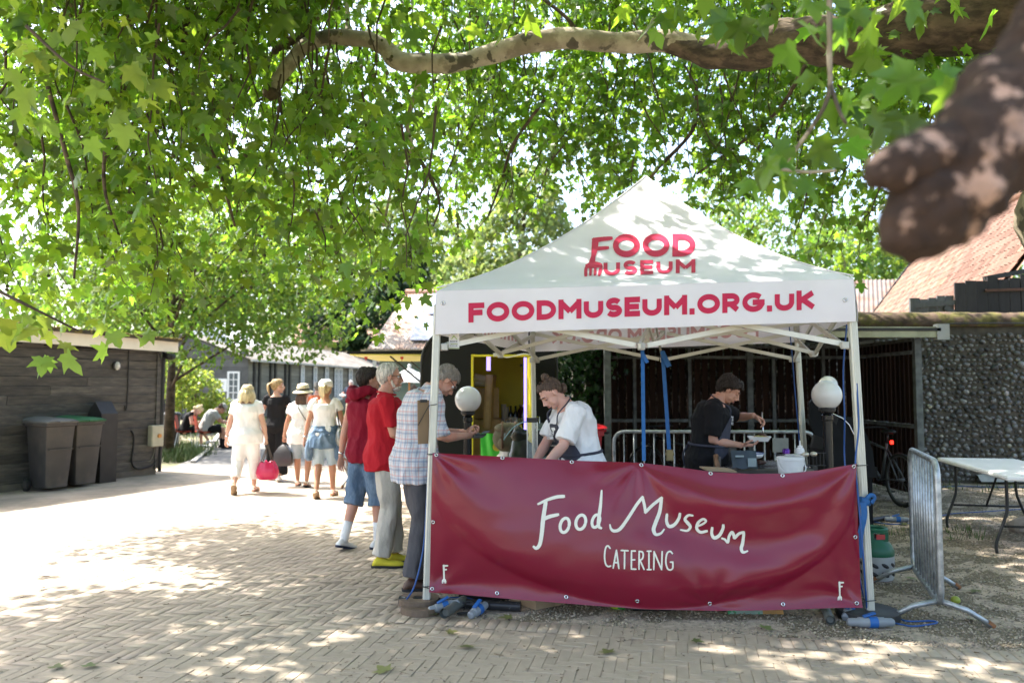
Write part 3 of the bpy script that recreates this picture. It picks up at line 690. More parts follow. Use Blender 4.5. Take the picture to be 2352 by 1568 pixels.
xe = at(2152, 760, 10.15).x; b = MB(); b.box(((sx0 + xe - .1) / 2, 11.3, 2.30), (xe - sx0 + .1, 2.5, .04)); b.build('roof', pbr('dark_roof', (.05, .05, .05), .8), sh)
z0, z1 = at(2150, 779, 10.15).z, at(2150, 747, 10.15).z; b = MB(); b.box(((sx0 - .2 + xe) / 2, 10.12, (z0 + z1) / 2 + .025), (xe - sx0 + .2, .08, (z1 - z0) / 2 - .004)); b.box(((sx0 - .2 + xe) / 2, 10.11, (z0 + z1) / 2 - .03), (xe - sx0 + .2, .09, (z1 - z0) / 2 - .01)); b.build('gutter_beam', pbr('weathered_aluminium', (.40, .40, .27), .5, .2, 3, .1, 30, metal=.2, col2=(.28, .27, .17), c2scale=2), sh)
b = MB(); b.box((xe + .03, 10.1, (z0 + z1) / 2), (.16, .1, z1 - z0 + .02)); b.build('end_plate', pbr('grey_plate', (.40, .40, .38), .5, .1, 5), sh)
# ---- brick pier with ivy, between the trailer and the shelter
M_PB = pbr('old_dark_brick', (.085, .055, .042), .85, .3, 10, .3, 60, objr=.35, island=.3)
px0, px1, PY = at(1345, 889, 11.0).x, at(1391, 889, 11.0).x, 11.0
pr = thing('brick_pier', 'dark brick pier half hidden by ivy beside the shelter', 'pier', ((px0 + px1) / 2, PY, 0))
b = MB(); b.box(((px0 + px1) / 2, PY + .2, 1.15), (px1 - px0 - .02, .36, 2.3)); b.build('mortar', pbr('pale_mortar', (.12, .11, .09), .95, .2, 9), pr)
for i in range(30):
    z = .04 + i * .076; w = (px1 - px0); cut = .5 if i % 2 else .28
    for a, c_ in ((0, cut), (cut, 1)) if w < .4 else ((0, cut * .6), (cut * .6, .75), (.75, 1)):
        b = MB(); b.box((px0 + w * (a + c_) / 2, PY + .02, z + .033), (w * (c_ - a) - .01, .08, .064), bev=.005); b.build('brick', M_PB, pr)
# ================================================================= trees
M_LEAF = leafmat('plane_leaf', (.058, .120, .022), (.30, .52, .032), .34, .50, .45, .016, .5)
M_LEAFY = leafmat('plane_leaf_young', (.16, .25, .045), (.42, .58, .07), .42, .5, .25, .02)
M_TWIG = pbr('twig_bark', (.075, .055, .038), .9, .25, 20, .2, 90)
def barkmat(name, base, patch, dark, sc=2.2):
    m = pbr(name, base, .85, .2, 9, .5, 26, col2=patch, c2scale=sc, c2pos=(.47, .53)); N, L = nodes(m)
    hs = [n for n in N if n.type == 'HUE_SAT'][0]; src = hs.inputs['Color'].links[0].from_socket
    tc = [n for n in N if n.type == 'MAPPING'][0]
    v = N.new('ShaderNodeTexNoise'); v.inputs['Scale'].default_value = sc * 2.3; v.inputs['Detail'].default_value = 4; L.new(tc.outputs[0], v.inputs['Vector'])
    r = N.new('ShaderNodeMapRange'); r.inputs[1].default_value = .58; r.inputs[2].default_value = .61; L.new(v.outputs[0], r.inputs[0])
    L.new(mixc(N, L, r.outputs[0], src, rgb(N, dark)), hs.inputs['Color']); return m
M_PBARK = barkmat('plane_bark', (.40, .34, .25), (.26, .215, .15), (.10, .085, .06))
M_RBARK = pbr('rough_bark', (.115, .082, .055), .95, .4, 6, 1.0, 16, stretch=(.6, 1.6, 1.6), col2=(.05, .036, .026), c2scale=7, c2pos=(.42, .58))
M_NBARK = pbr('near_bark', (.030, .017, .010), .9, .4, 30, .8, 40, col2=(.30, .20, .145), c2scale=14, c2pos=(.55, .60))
# ---- one plane leaf: five pointed lobes, folded a little along its veins
_h = [(.0, .04), (.16, -.07), (.30, -.02), (.50, -.04), (.36, .17), (.47, .26), (.66, .52), (.40, .45), (.22, .47), (.20, .70), (.0, 1.0)]
_out = [(x, y) for x, y in _h] + [(-x, y) for x, y in reversed(_h[1:-1])]
LV = np.array([(0, .30, .0)] + [(x, y, -.16 * abs(x) + (-.10 * y * y)) for x, y in _out]); LV[:, 2] += .03 * np.sin(LV[:, 0] * 9)
LF = np.array([(0, 1 + i, 1 + (i + 1) % len(_out)) for i in range(len(_out))])
_q = [(0, .03), (.30, -.02), (.52, .0), (.34, .2), (.64, .52), (.24, .48), (0, 1.0), (-.24, .48), (-.64, .52), (-.34, .2), (-.52, .0), (-.30, -.02)]
LVQ = np.array([(0, .30, .0)] + [(x, y, -.16 * abs(x) - .1 * y * y) for x, y in _q]); LFQ = np.array([(0, 1 + i, 1 + (i + 1) % len(_q)) for i in range(len(_q))])
def bake(name, pos, tip, nrm, size, LVt, LFt, mat, parent=None, kind='stuff'):
    y = tip / np.linalg.norm(tip, axis=1, keepdims=True); z = nrm - y * (nrm * y).sum(1, keepdims=True); z /= np.linalg.norm(z, axis=1, keepdims=True) + 1e-9; x = np.cross(y, z)
    cu = RNG.uniform(-.6, 3.0, len(pos))[:, None, None]; wd_ = RNG.uniform(.72, 1.08, len(pos))[:, None, None]; tw2 = RNG.normal(0, .28, len(pos))[:, None, None]
    vv = (x[:, None] * (LVt[None, :, 0:1] * wd_) + y[:, None] * LVt[None, :, 1:2] + z[:, None] * (LVt[None, :, 2:3] * cu + tw2 * LVt[None, :, 0:1] * LVt[None, :, 1:2])) * size[:, None, None] + pos[:, None]
    f = (LFt[None] + (np.arange(len(pos)) * len(LVt))[:, None, None]).reshape(-1)
    return link(name, npmesh(name, vv.reshape(-1, 3), f, mat, nper=3), parent, kind=kind)
def orient(n, droop=.75, flat=.5):
    a = RNG.uniform(0, 2 * PI, n); o = np.stack([np.cos(a), np.sin(a), np.zeros(n)], 1)
    tip = o * (1 - droop * .6) + np.array([0, 0, -droop]) + RNG.normal(0, .25, (n, 3))
    nr = np.array([0, 0, flat]) + o * .55 + RNG.normal(0, .45, (n, 3)); return tip, nr
# ---- the plane tree
CROWN_GAPS = [(1.15, 6.75, 3.1, .62), (1.9, 5.95, 2.55, .22), (2.25, 5.7, 2.35, .2)] + [(*gnd(x, y).xy, 0, r) for x, y, r in ((560, 1520, .22), (330, 1470, .2), (760, 1440, .2), (1640, 1500, .22), (2030, 1495, .3), (1270, 1475, .16), (2250, 1320, .22), (2220, 1180, .2))]
def shadow_ok(p, fr=.5):
    """the sunlit yard to the tree's side is open: no foliage there"""
    sx = p[0] - SUN.x / SUN.z * p[2]; sy = p[1] - SUN.y / SUN.z * p[2]
    for gx, gy, gz_, r in CROWN_GAPS:     # openings in the crown that let sun through
        if p[2] > gz_ + .5 and (p[0] - SUN.x / SUN.z * (p[2] - gz_) - gx) ** 2 + (p[1] - SUN.y / SUN.z * (p[2] - gz_) - gy) ** 2 < (r + .2) ** 2: return False
    b = interp([3.5, 4.4, 5.1, 5.9, 6.1, 6.9, 7.2, 9.0, 9.6, 10.25, 10.55, 14, 16], [-9, -6.8, -4.0, -3.5, -2.3, -2.3, -3.6, -3.9, -4.2, -3.8, -.9, -.4, -.4], sy)
    return sx > b + fr * noise.noise(V((sy * .9, sx * .5, 0))) + random.gauss(0, .22)
yb_x = [-200, 0, 60, 150, 250, 330, 400, 480, 560, 640, 720, 800, 850, 900, 960, 1000, 1040, 1100, 1200, 1280, 1350, 1420, 1500, 1600, 1700, 1800, 1900, 1960, 2010, 2050, 2120, 2300, 2500]
yb_y = [760, 770, 800, 765, 745, 735, 700, 700, 690, 735, 760, 770, 790, 735, 730, 700, 610, 570, 565, 560, 520, 500, 470, 520, 560, 600, 640, 690, 560, 480, 470, 430, 420]
tree = thing('plane_tree', 'huge old plane tree whose hanging boughs roof the whole yard', 'tree', (5.6, 7.6, 0))
Lp, Lt, Ln, Ls = [], [], [], []; tw = MB(); sb = []
def strand(bot, length, nl, spread=.22, size=(.10, .19), yng=0):
    p = V(bot); top = p + V((random.gauss(0, .25), random.gauss(0, .25), length)); pts = []
    k = max(4, int(length / .25)); ph = random.uniform(0, 9)
    for i in range(k + 1):
        t = i / k; q = p.lerp(top, t) + V((noise.noise(V((ph, t * 2.2 * length, 0))), noise.noise(V((ph, t * 2.2 * length, 5))), 0)) * .16; pts.append(q)
    if random.random() < .5: tw.tube(pts, [.0035 + .008 * (i / k) for i in range(k + 1)], 4, cap=False)
    for _ in range(nl):
        t = random.random() ** 1.15; i = min(k - 1, int(t * k)); q = pts[i].lerp(pts[i + 1], t * k - i)
        a = random.uniform(0, 2 * PI); r = abs(random.gauss(0, spread)) + .03; o = V((math.cos(a), math.sin(a), random.gauss(-.15, .4))); q2 = q + o * r
        Lp.append(tuple(q2)); Lt.append((o.x * .55 + random.gauss(0, .25), o.y * .55 + random.gauss(0, .25), -.75 + random.gauss(0, .3)))
        Ln.append((o.x * .5 + random.gauss(0, .4), o.y * .5 + random.gauss(0, .4), .6 + random.gauss(0, .35))); Ls.append(random.uniform(*size))
    if random.random() < .8:
        for _ in range(random.randint(1, 3)): q = random.choice(pts[:-1]); sb.append(tuple(q + V((random.gauss(0, .08), random.gauss(0, .08), -.08))))
def gap(vx, vy):
    g = 0
    for cx, cy, rx, ry in ((1215, 372, 45, 60), (575, 285, 45, 45), (612, 55, 38, 60), (1705, 500, 55, 60), (1030, 345, 45, 38), (660, 350, 22, 30), (1130, 470, 60, 50), (900, 470, 60, 55), (1235, 110, 38, 50), (1800, 430, 40, 50), (1640, 70, 60, 45), (740, 420, 50, 40), (1420, 130, 50, 30), (1960, 350, 30, 40), (1560, 330, 30, 50), (180, 640, 45, 40), (1200, 540, 90, 60)):
        d = ((vx - cx) / rx) ** 2 + ((vy - cy) / ry) ** 2
        if d < 1: g = 1
    return g
n_s = 0; tries = 0
while n_s < 2100 and tries < 90000:
    tries += 1
    vx = random.uniform(-120, 2450)
    lo, hi = (5.2, 9.8) if vx < 500 else (5.5, 12.5) if vx < 1000 else (7.5, 13.5)
    if 1000 < vx < 1960: lo = 8.9
    Y = random.uniform(lo, hi)
    base = interp(yb_x, yb_y, vx); up = random.random() ** .8
    yb = base - up * (base + 170)
    p = at(vx, yb, Y)
    if p.z > 9: continue
    if not shadow_ok(p): continue
    L = random.uniform(.5, 1.6)
    if not shadow_ok(p + V((0, 0, L)), .3): continue
    strand(p, L, int(L * random.uniform(17, 30)), size=(.075, .145) if Y > 6 else (.08, .15)); n_s += 1
n_o = 0; tries = 0
while n_o < 640 and tries < 40000:     # thick boughs over the paving before the tent
    tries += 1
    sx, sy, z = random.uniform(-4.6, 5), random.uniform(2.2, 6.3), random.uniform(4.6, 7.6); p = V((sx + SUN.x / SUN.z * z, sy + SUN.y / SUN.z * z, z)); q = topx(p)
    if (q[1] > -30 and -100 < q[0] < 2450) or not shadow_ok(p, .6): continue
    if noise.noise(V((sx * .9, sy * .9, 4))) < -.28: continue
    strand(p, random.uniform(.5, 1.2), 15, .42, (.15, .24)); n_o += 1
for _ in range(150):     # unseen leaves added overhead to shade the near sawn bough
    z = random.uniform(4.2, 6.5); p = V((random.uniform(.6, 3.6) + SUN.x / SUN.z * z, random.uniform(.0, 1.7) + SUN.y / SUN.z * z, z)); q = topx(p)
    if q[1] < -30 or p.y < 1: strand(p, random.uniform(.5, 1.2), 14, .4, (.15, .24))
n_o = 0; tries = 0
while n_o < 1750 and tries < 90000:     # the roof of the crown over the yard, above and behind the picture
    tries += 1
    p = V((random.uniform(-6.5, 10), random.uniform(-7, 12.5), random.uniform(4.3, 8.8)))
    q = topx(p)
    if p.y > 2.2 and q[1] > -30 and -100 < q[0] < 2450: continue
    if not shadow_ok(p, .6): continue
    if noise.noise(p * .5 + V((3, 1, 8))) < -.30: continue
    strand(p, random.uniform(.5, 1.4), 15, .45, (.17, .27)); n_o += 1
Lp, Lt, Ln, Ls = map(np.array, (Lp, Lt, Ln, Ls))
d_ = Lp[:, 1] * math.cos(TH) + (Lp[:, 2] - CH) * math.sin(TH); QX = 1176 + FV * Lp[:, 0] / np.maximum(d_, .1); QY = 784 - FV * (-Lp[:, 1] * math.sin(TH) + (Lp[:, 2] - CH) * math.cos(TH)) / np.maximum(d_, .1)
keep = np.array([not (d > .5 and gap(x, y) and random.random() < .62) for x, y, d in zip(QX, QY, d_)])
tn = np.array([noise.noise(V(p) * 1.15) for p in Lp]); keep &= ~((tn < -.30) & (RNG.random(len(Lp)) < .6))
keep &= (Lp[:, 1] > .8)
bt_ = np.array([(1640, 125), (1540, 97), (1420, 98), (1320, 90), (1230, 97), (1150, 118), (1060, 143), (985, 147), (915, 140), (885, 112), (850, 92), (800, 88), (745, 88), (700, 108), (665, 150), (640, 180), (622, 206)], float)
seg = np.full(len(Lp), 1e9)      # the pale bough hangs clear in front of most of its foliage
for a_, c_ in zip(bt_, bt_[1:]):
    w_ = c_ - a_; tt = np.clip(((QX - a_[0]) * w_[0] + (QY - a_[1]) * w_[1]) / (w_ @ w_), 0, 1); seg = np.minimum(seg, np.hypot(QX - a_[0] - tt * w_[0], QY - a_[1] - tt * w_[1]))
keep &= ~((seg < 54) & (Lp[:, 1] < 8.75) & (RNG.random(len(Lp)) < .97))
lim = np.interp(QX, yb_x, yb_y); keep &= (QY < lim + 25) | (d_ < .5) | (QX < -150) | (QX > 2450)
in_tent = (QX > 985) & (QX < 1975) & (Lp[:, 1] < 8.8) & (Lp[:, 1] > 5.0) & (QY > 330); keep &= ~in_tent
Lp, Lt, Ln, Ls, QX, QY, d_ = Lp[keep], Lt[keep], Ln[keep], Ls[keep], QX[keep], QY[keep], d_[keep]
print('plane leaves', len(Lp))
infr = (QX > 10) & (QX < 2342) & (QY > 10) & (QY < 1000)
order = np.argsort(np.where(infr, -Ls / d_, 1)); first, rest_ = order[:290], order[290:]
def leafkinds(mat):
    r = []
    for zc, wx, tw_ in ((.6, 1, .1), (2.2, .85, -.3), (3.4, .95, .25), (-.8, .8, .3), (2.8, .7, -.15)):
        q = LV.copy(); q[:, 0] *= wx; q[:, 2] = q[:, 2] * zc + tw_ * q[:, 0] * q[:, 1] + .05 * np.sin(q[:, 1] * 7 + zc); r.append(npmesh('leaf', q, LF.reshape(-1), mat, nper=3))
    return r
lm = leafkinds(M_LEAF)
def leafobj(me, par, p, t, nr, s):
    y = V(t).normalized(); z = V(nr); z = (z - y * z.dot(y)).normalized(); x = y.cross(z)
    o = link('leaf', random.choice(me), par); o.location = p; o.rotation_euler = Matrix((x, y, z)).transposed().to_euler(); o.scale = (s, s, s); o.matrix_parent_inverse = wm(par).inverted(); return o
for i in first: leafobj(lm, tree, Lp[i], Lt[i], Ln[i], Ls[i])
near = rest_[infr[rest_]]; far_ = rest_[~infr[rest_]]
bake('foliage', Lp[near], Lt[near], Ln[near], Ls[near], LV, LF, M_LEAF, tree)
bake('foliage', Lp[far_], Lt[far_], Ln[far_], Ls[far_], LVQ, LFQ, M_LEAF, tree)
tw.build('twig', M_TWIG, tree, smooth=True, kind='stuff')
b = MB(); 
for q in sb: b.ell(q, .015, 7, 5); b.tube([q, (q[0], q[1], q[2] + .08)], .0015, 3, cap=False)
b.build('seed_ball', pbr('seed_ball', (.06, .065, .02), .9, .3, 30), tree, smooth=True, kind='stuff')
# boughs (picture track, distance, thickness in picture)
def bough(name, pts, mat, n=14, par=tree, rough=.10, sub=7):
    P = [at(x, y, Y) for x, y, Y, t in pts]; R = [t / 2 * Y / FV for x, y, Y, t in pts]
    C = spline(P, sub); rr = [interp(range(len(R)), R, i / sub) for i in range(len(C))]
    b = MB(); b.tube(C, rr, n); b.v = [tuple(V(v) + (V(v) - C[min(len(C) - 1, i // n)]) * rough * 2 * noise.noise(V(v) * 4.5)) for i, v in enumerate(b.v)]
    return b.build(name, mat, par, smooth=True)
bough('bough', [(2500, -60, 7.4, 260), (2300, 20, 7.5, 190), (2100, 60, 7.6, 135), (1950, 95, 7.8, 112), (1830, 90, 8.0, 100), (1720, 118, 8.1, 84), (1630, 128, 8.2, 64), (1560, 104, 8.28, 50), (1510, 98, 8.32, 38)], M_RBARK, 18, rough=.16)
bough('bough', [(1640, 125, 8.22, 58), (1540, 97, 8.3, 52), (1420, 98, 8.4, 47), (1320, 90, 8.4, 50), (1230, 97, 8.45, 50), (1150, 118, 8.5, 47), (1060, 143, 8.5, 44), (985, 147, 8.5, 46), (915, 140, 8.5, 46), (885, 112, 8.5, 40), (850, 92, 8.5, 36), (800, 88, 8.5, 38), (745, 88, 8.5, 36), (700, 108, 8.5, 36), (665, 150, 8.5, 35), (640, 180, 8.5, 32), (622, 206, 8.5, 30)], M_PBARK)
bough('bough', [(735, 84, 8.5, 20), (705, 70, 8.55, 20), (690, 40, 8.6, 17), (684, 0, 8.6, 14), (690, -60, 8.7, 12)], M_RBARK, 9)
bough('bough', [(700, 78, 8.55, 20), (672, 92, 8.5, 22), (645, 105, 8.5, 20), (628, 120, 8.45, 14)], M_RBARK, 9)
bough('bough', [(970, 150, 8.5, 24), (964, 180, 8.5, 16), (950, 230, 8.55, 13), (935, 290, 8.6, 11), (945, 350, 8.6, 10), (905, 420, 8.7, 8), (880, 520, 8.7, 6)], M_PBARK, 7)
bough('bough', [(800, 75, 8.5, 13), (798, 30, 8.6, 12), (790, -30, 8.6, 10)], M_PBARK, 7); bough('bough', [(1330, 80, 8.4, 12), (1300, 40, 8.4, 9), (1250, 0, 8.5, 8)], M_RBARK, 7)
bough('bough', [(940, 330, 8.6, 8), (985, 400, 8.7, 8), (1010, 470, 8.7, 6), (995, 520, 8.7, 4)], M_RBARK, 6)
bough('bough', [(1850, 150, 8.6, 12), (1790, 250, 9, 9), (1700, 330, 9.2, 8), (1600, 400, 9.4, 6)], M_RBARK, 6); bough('bough', [(1600, 200, 9, 9), (1590, 300, 9.2, 9), (1500, 400, 9.4, 8), (1480, 460, 9.5, 6)], M_RBARK, 6)
bough('bough', [(1250, 230, 9, 8), (1180, 330, 9.2, 8), (1150, 420, 9.3, 6), (1120, 500, 9.3, 4)], M_RBARK, 6); bough('bough', [(430, 20, 7, 20), (425, 140, 7, 15), (445, 260, 6.9, 11), (500, 380, 6.8, 9), (540, 520, 6.8, 6)], M_RBARK, 7)
bough('bough', [(300, 60, 6.2, 18), (290, 180, 6.2, 13), (250, 300, 6.1, 10), (240, 430, 6.0, 8), (280, 560, 6, 5)], M_RBARK, 7); bough('bough', [(110, 200, 5.6, 12), (150, 350, 5.6, 9), (180, 480, 5.6, 8), (170, 640, 5.6, 5)], M_RBARK, 6)
b = MB(); tp = spline([V((6.6, 7.4, -.1)), V((6.5, 7.4, 1.2)), at(2510, 560, 7.3), at(2490, 420, 7.3), at(2480, 250, 7.3), V((6.2, 7.4, 6.5)), V((6.4, 7.6, 9))], 6); b.tube(tp, [.62 - .10 * min(1, i / 6) + .02 * math.sin(i) - .3 * max(0, (i - 22) / 14) for i in range(len(tp))], 26)
b.v = [tuple(V(v) + V((noise.noise(V(v) * 3), noise.noise(V(v) * 3 + V((9, 0, 0))), 0)) * .07) for v in b.v]
b.build('trunk', M_PBARK, tree, smooth=True)
# burr with sprouting leaves at the end of the pale bough
b = MB(); c0 = at(622, 210, 8.5); b.ell(c0, (.09, .09, .10), 12, 8); b.v = [tuple(V(v) + (V(v) - c0) * .5 * noise.noise(V(v) * 14)) for v in b.v]; b.build('burr', M_RBARK, tree, smooth=True)
# ---- the sawn-off near bough and the near sprays of leaf (out of focus)
def stump(pts, mat, n, seed, amp):
    P = [at(x, y, Y) for x, y, Y, t in pts]; R = [t / 2 * Y / FV for x, y, Y, t in pts]; C = spline(P, 12); rr = [interp(range(len(R)), R, i / 12) for i in range(len(C))]
    m = MB(); m.tube(C, rr, n); S = V((seed, 0, 0)); out = []
    for i, v in enumerate(m.v):
        c_ = C[min(len(C) - 1, i // n)]; d = V(v) - c_; f = noise.noise(V(v) * 13 + S) * .6 + noise.noise(V(v) * 34 + S) * .45 + abs(noise.noise(V((v[0] * 40, v[1] * 14, v[2] * 40)) + S)) * .3
        out.append(tuple(V(v) + d * f * amp))
    m.v = out; return m.build('near_bough', mat, tree, smooth=True)
stump([(2830, -360, 1.34, 290), (2670, -170, 1.30, 275), (2530, 0, 1.27, 262), (2405, 160, 1.24, 252), (2282, 310, 1.2, 240), (2175, 430, 1.18, 205), (2098, 512, 1.17, 150), (2060, 556, 1.17, 95), (2048, 580, 1.17, 40)], M_NBARK, 48, 1, .42)
stump([(2270, 310, 1.19, 150), (2120, 365, 1.16, 130), (2030, 400, 1.15, 95), (1998, 420, 1.15, 40)], M_NBARK, 26, 5, .6)
stump([(2210, 430, 1.2, 170), (2135, 520, 1.19, 135), (2098, 575, 1.19, 80), (2088, 606, 1.19, 26)], M_NBARK, 26, 7, .8)
def spray(name, c, n, rad, size, mat, par, yb=0):
    P, T, Nn, S = [], [], [], []
    for _ in range(n):
        vx, vy, Y = c; p = at(vx + random.gauss(0, rad[0]), vy + random.gauss(0, rad[1]), Y + random.gauss(0, .15)); P.append(tuple(p)); S.append(random.uniform(*size))
    T, Nn = orient(n, .8, .5)
    lme = leafkinds(mat)
    for i in range(n): leafobj(lme, par, P[i], T[i], Nn[i], S[i])
spray('leaf', (1700, 70, 3.2), 9, (45, 45), (.13, .17), M_LEAF, tree); spray('leaf', (1980, 60, 2.6), 13, (110, 45), (.11, .15), M_LEAF, tree); spray('leaf', (2080, 200, 2.4), 10, (65, 45), (.10, .15), M_LEAF, tree)
spray('leaf', (1930, 250, 2.7), 8, (50, 40), (.10, .15), M_LEAF, tree); spray('leaf', (1760, 390, 2.7), 8, (38, 30), (.10, .14), M_LEAF, tree); spray('leaf', (1840, 370, 2.8), 6, (30, 30), (.10, .14), M_LEAF, tree)
spray('leaf', (1500, 30, 4.2), 5, (80, 30), (.12, .17), M_LEAF, tree)
spray('leaf', (130, 130, 3.9), 26, (110, 85), (.10, .155), M_LEAFY, tree); spray('leaf', (310, 200, 4.1), 11, (55, 65), (.10, .16), M_LEAFY, tree); spray('leaf', (60, 760, 4.6), 11, (70, 28), (.12, .17), M_LEAFY, tree); spray('leaf', (230, 770, 4.9), 7, (90, 20), (.11, .15), M_LEAFY, tree)
bough('near_twig', [(1905, -30, 2.6, 14), (1905, 120, 2.6, 13), (1900, 230, 2.6, 12), (1830, 340, 2.7, 9), (1790, 390, 2.7, 7)], M_PBARK, 6); bough('near_twig', [(1905, 190, 2.6, 12), (1930, 260, 2.6, 10), (1945, 285, 2.6, 8)], M_PBARK, 6); bough('near_twig', [(1790, 388, 2.7, 8), (1850, 395, 2.7, 8), (1920, 392, 2.7, 7)], M_PBARK, 6)
bough('near_twig', [(60, 60, 3.7, 9), (160, 150, 3.7, 7), (240, 190, 3.7, 5)], M_TWIG, 5); bough('near_twig', [(-40, 650, 4.6, 8), (60, 700, 4.6, 7), (180, 760, 4.8, 5)], M_TWIG, 5)
# ---- other trees
QV = np.array([(0, 0, 0), (.38, .45, -.05), (0, 1, -.1), (-.38, .45, -.05)]); QF = np.array([(0, 1, 2), (0, 2, 3)])
def tree2(name, label, base, trunk, blobs, n, size, mat, bark=None, group=None, holes=.1):
    """blobs: (centre, radii) of the crown's limbs"""
    t = thing(name, label, 'tree', base, 0, group); b = MB()
    h = max(c[2] for c, r in blobs) * .8
    b.tube([V(base) + V((0, 0, -.1)), V(base) + V((trunk * .3, 0, h * .4)), V(base) + V((0, trunk * .5, h))], [trunk * 1.25, trunk * .8, trunk * .25], 9); b.build('trunk', bark or M_RBARK, t, smooth=True)
    b = MB()
    for c, r in blobs: b.tube([V((base[0], base[1], min(h, c[2] * .55))), V(c).lerp(V((base[0], base[1], c[2])), .4) - V((0, 0, r[2] * .3)), V(c)], [trunk * .4, trunk * .22, trunk * .06], 5)
    b.build('limb', bark or M_RBARK, t, smooth=True)
    vol = np.array([r[0] * r[1] * r[2] for c, r in blobs]) ** .8; vol /= vol.sum(); P = []
    for (c, r), f in zip(blobs, vol):
        k = int(n * f * 2.2); u = RNG.normal(0, 1, (k, 3)); u /= np.linalg.norm(u, axis=1, keepdims=True); rad = RNG.uniform(.35, 1, k) ** .5
        q = np.array(c) + u * rad[:, None] * np.array(r); s = min(r) * .45
        nn = np.array([noise.noise(V(p) / s) for p in q]) + .35 * np.array([noise.noise(V(p) / (s * .3)) for p in q]); q = q[nn > holes - .12]; P.append(q[:int(n * f)])
    P = np.concatenate(P); T, Nn = orient(len(P), .6, .7)
    bake('crown', P, T, Nn, RNG.uniform(*size, len(P)), QV, QF, mat, t); return t
M_L2 = leafmat('fine_leaf', (.085, .145, .03), (.24, .38, .04), .5, .45, .4, .03); M_L3 = leafmat('yellow_leaf', (.14, .19, .035), (.34, .43, .06), .5, .5, .3, .03)
M_L4 = leafmat('dark_leaf', (.028, .055, .022), (.06, .13, .03), .5, .3, .4, .02); M_L5 = leafmat('hazy_pale_leaf', (.14, .19, .07), (.32, .40, .10), .6, .45, .3, .03); M_IVY = leafmat('ivy_leaf', (.022, .06, .018), (.06, .16, .02), .3, .25, .5, .02, .5)  # the pale leaf colour carries the haze over the far trees
tree2('small_tree', 'small fine-leaved tree rising behind the black shed', (-8.35, 19.0, 0), .11, [((-8.6, 19, 4.6), (2.3, 2, 1.7)), ((-6.9, 19, 3.9), (1.9, 1.6, 1.15)), ((-5.3, 18.6, 3.0), (1.6, 1.2, .85)), ((-7.3, 18.2, 2.6), (1.2, 1.0, .6)), ((-7.6, 20, 5.6), (2.2, 2, 1.6)), ((-10.4, 19, 4.4), (1.6, 1.6, 1.4)), ((-6.2, 17.2, 5.4), (1.8, 1.5, 1.2)), ((-5.6, 21.5, 5.4), (2.2, 2, 1.5)), ((-7, 23, 6.5), (2.4, 2, 1.6)), ((-4.9, 19, 4.6), (1.5, 1.3, 1.0))], 24000, (.09, .17), M_L2, holes=.0)
tree2('garden_bush', 'bright yellow-green bush by the white gable', (-11.0, 27.0, 0), .08, [((-11.0, 27, 1.4), (.95, .9, .9)), ((-11.6, 27, 1.9), (.9, .8, .8)), ((-10.5, 27.2, .9), (.8, .7, .6))], 3500, (.09, .17), M_L3)
tree2('hedge_tree', 'dark evergreen tree standing over the barn roof', (-10.5, 63, 0), .5, [((-11, 63, 7.5), (4, 3, 3.4)), ((-7.2, 62, 6.4), (3, 3, 2.6)), ((-14.5, 64, 7), (3, 3, 3)), ((-9, 64, 10.5), (3, 3, 2.4))], 9000, (.35, .6), M_L4)
tree2('lime_tree', 'tall pale sunlit tree far off in the gap left of the tent peak', (.6, 58, 0), .6, [((.8, 58, 11.5), (4.2, 4, 5.0)), ((-2.8, 57, 8.6), (3.4, 3, 3.4)), ((4.0, 58, 9), (3, 3, 4)), ((.6, 58, 6), (5, 3.5, 3)), ((1.2, 58, 16), (3, 3, 2.6))], 14000, (.3, .55), M_L5)
tree2('lime_tree', 'tall pale tree with a broad crown behind the hall roof', (-6.5, 66, 0), .6, [((-6.5, 66, 12), (4.5, 4, 5)), ((-10, 66, 14), (4, 4, 4)), ((-14, 67, 11), (4, 4, 5))], 10000, (.35, .6), M_L5)
tree2('ash_tree', 'pale ash tree between the tent roof and the red tiled roof', (16.3, 44, 0), .4, [((16, 44, 6.3), (3.6, 3, 3)), ((19, 44, 8.5), (3.4, 3, 3)), ((21.5, 44, 7), (3.4, 3, 3)), ((13.5, 45, 9), (3, 3, 4))], 9000, (.22, .42), M_L2)
tree2('willow_tree', 'thin pale willow showing in the gap over the tent', (15.5, 66, 0), .35, [((16.5, 66, 15), (4.6, 4, 4.6)), ((20, 66, 13), (4, 4, 5)), ((13, 66, 12), (3.5, 3, 4))], 4200, (.22, .5), M_L5, holes=.3)
for k, (x, y, s) in enumerate([(-34, 70, 1.3), (-24, 58, 1.1), (-46, 60, 1.4), (30, 70, 1.4), (44, 62, 1.3), (9, 82, 1.3), (-2, 92, 1.4), (-19, 90, 1.5)]):
    lab = ['broad tree left of the barn beyond the shed roof', 'mid green tree behind the white gable', 'outermost tree far beyond the shed', 'tree behind the red tiled building', 'tree far right of the tiled building', 'mid green tree far behind the tent peak', 'hazy tree deep behind the hall', 'hazy tree behind the brown-roofed house'][k]
    tree2('distant_tree', lab, (x, y, 0), .5, [((x, y, 8 * s), (5 * s, 4, 5 * s)), ((x - 4 * s, y, 6 * s), (3.6 * s, 3, 3.6 * s)), ((x + 4 * s, y, 6.5 * s), (3.6 * s, 3, 4 * s))], 5000, (.4, .7), M_L2, group='trees far beyond the yard')
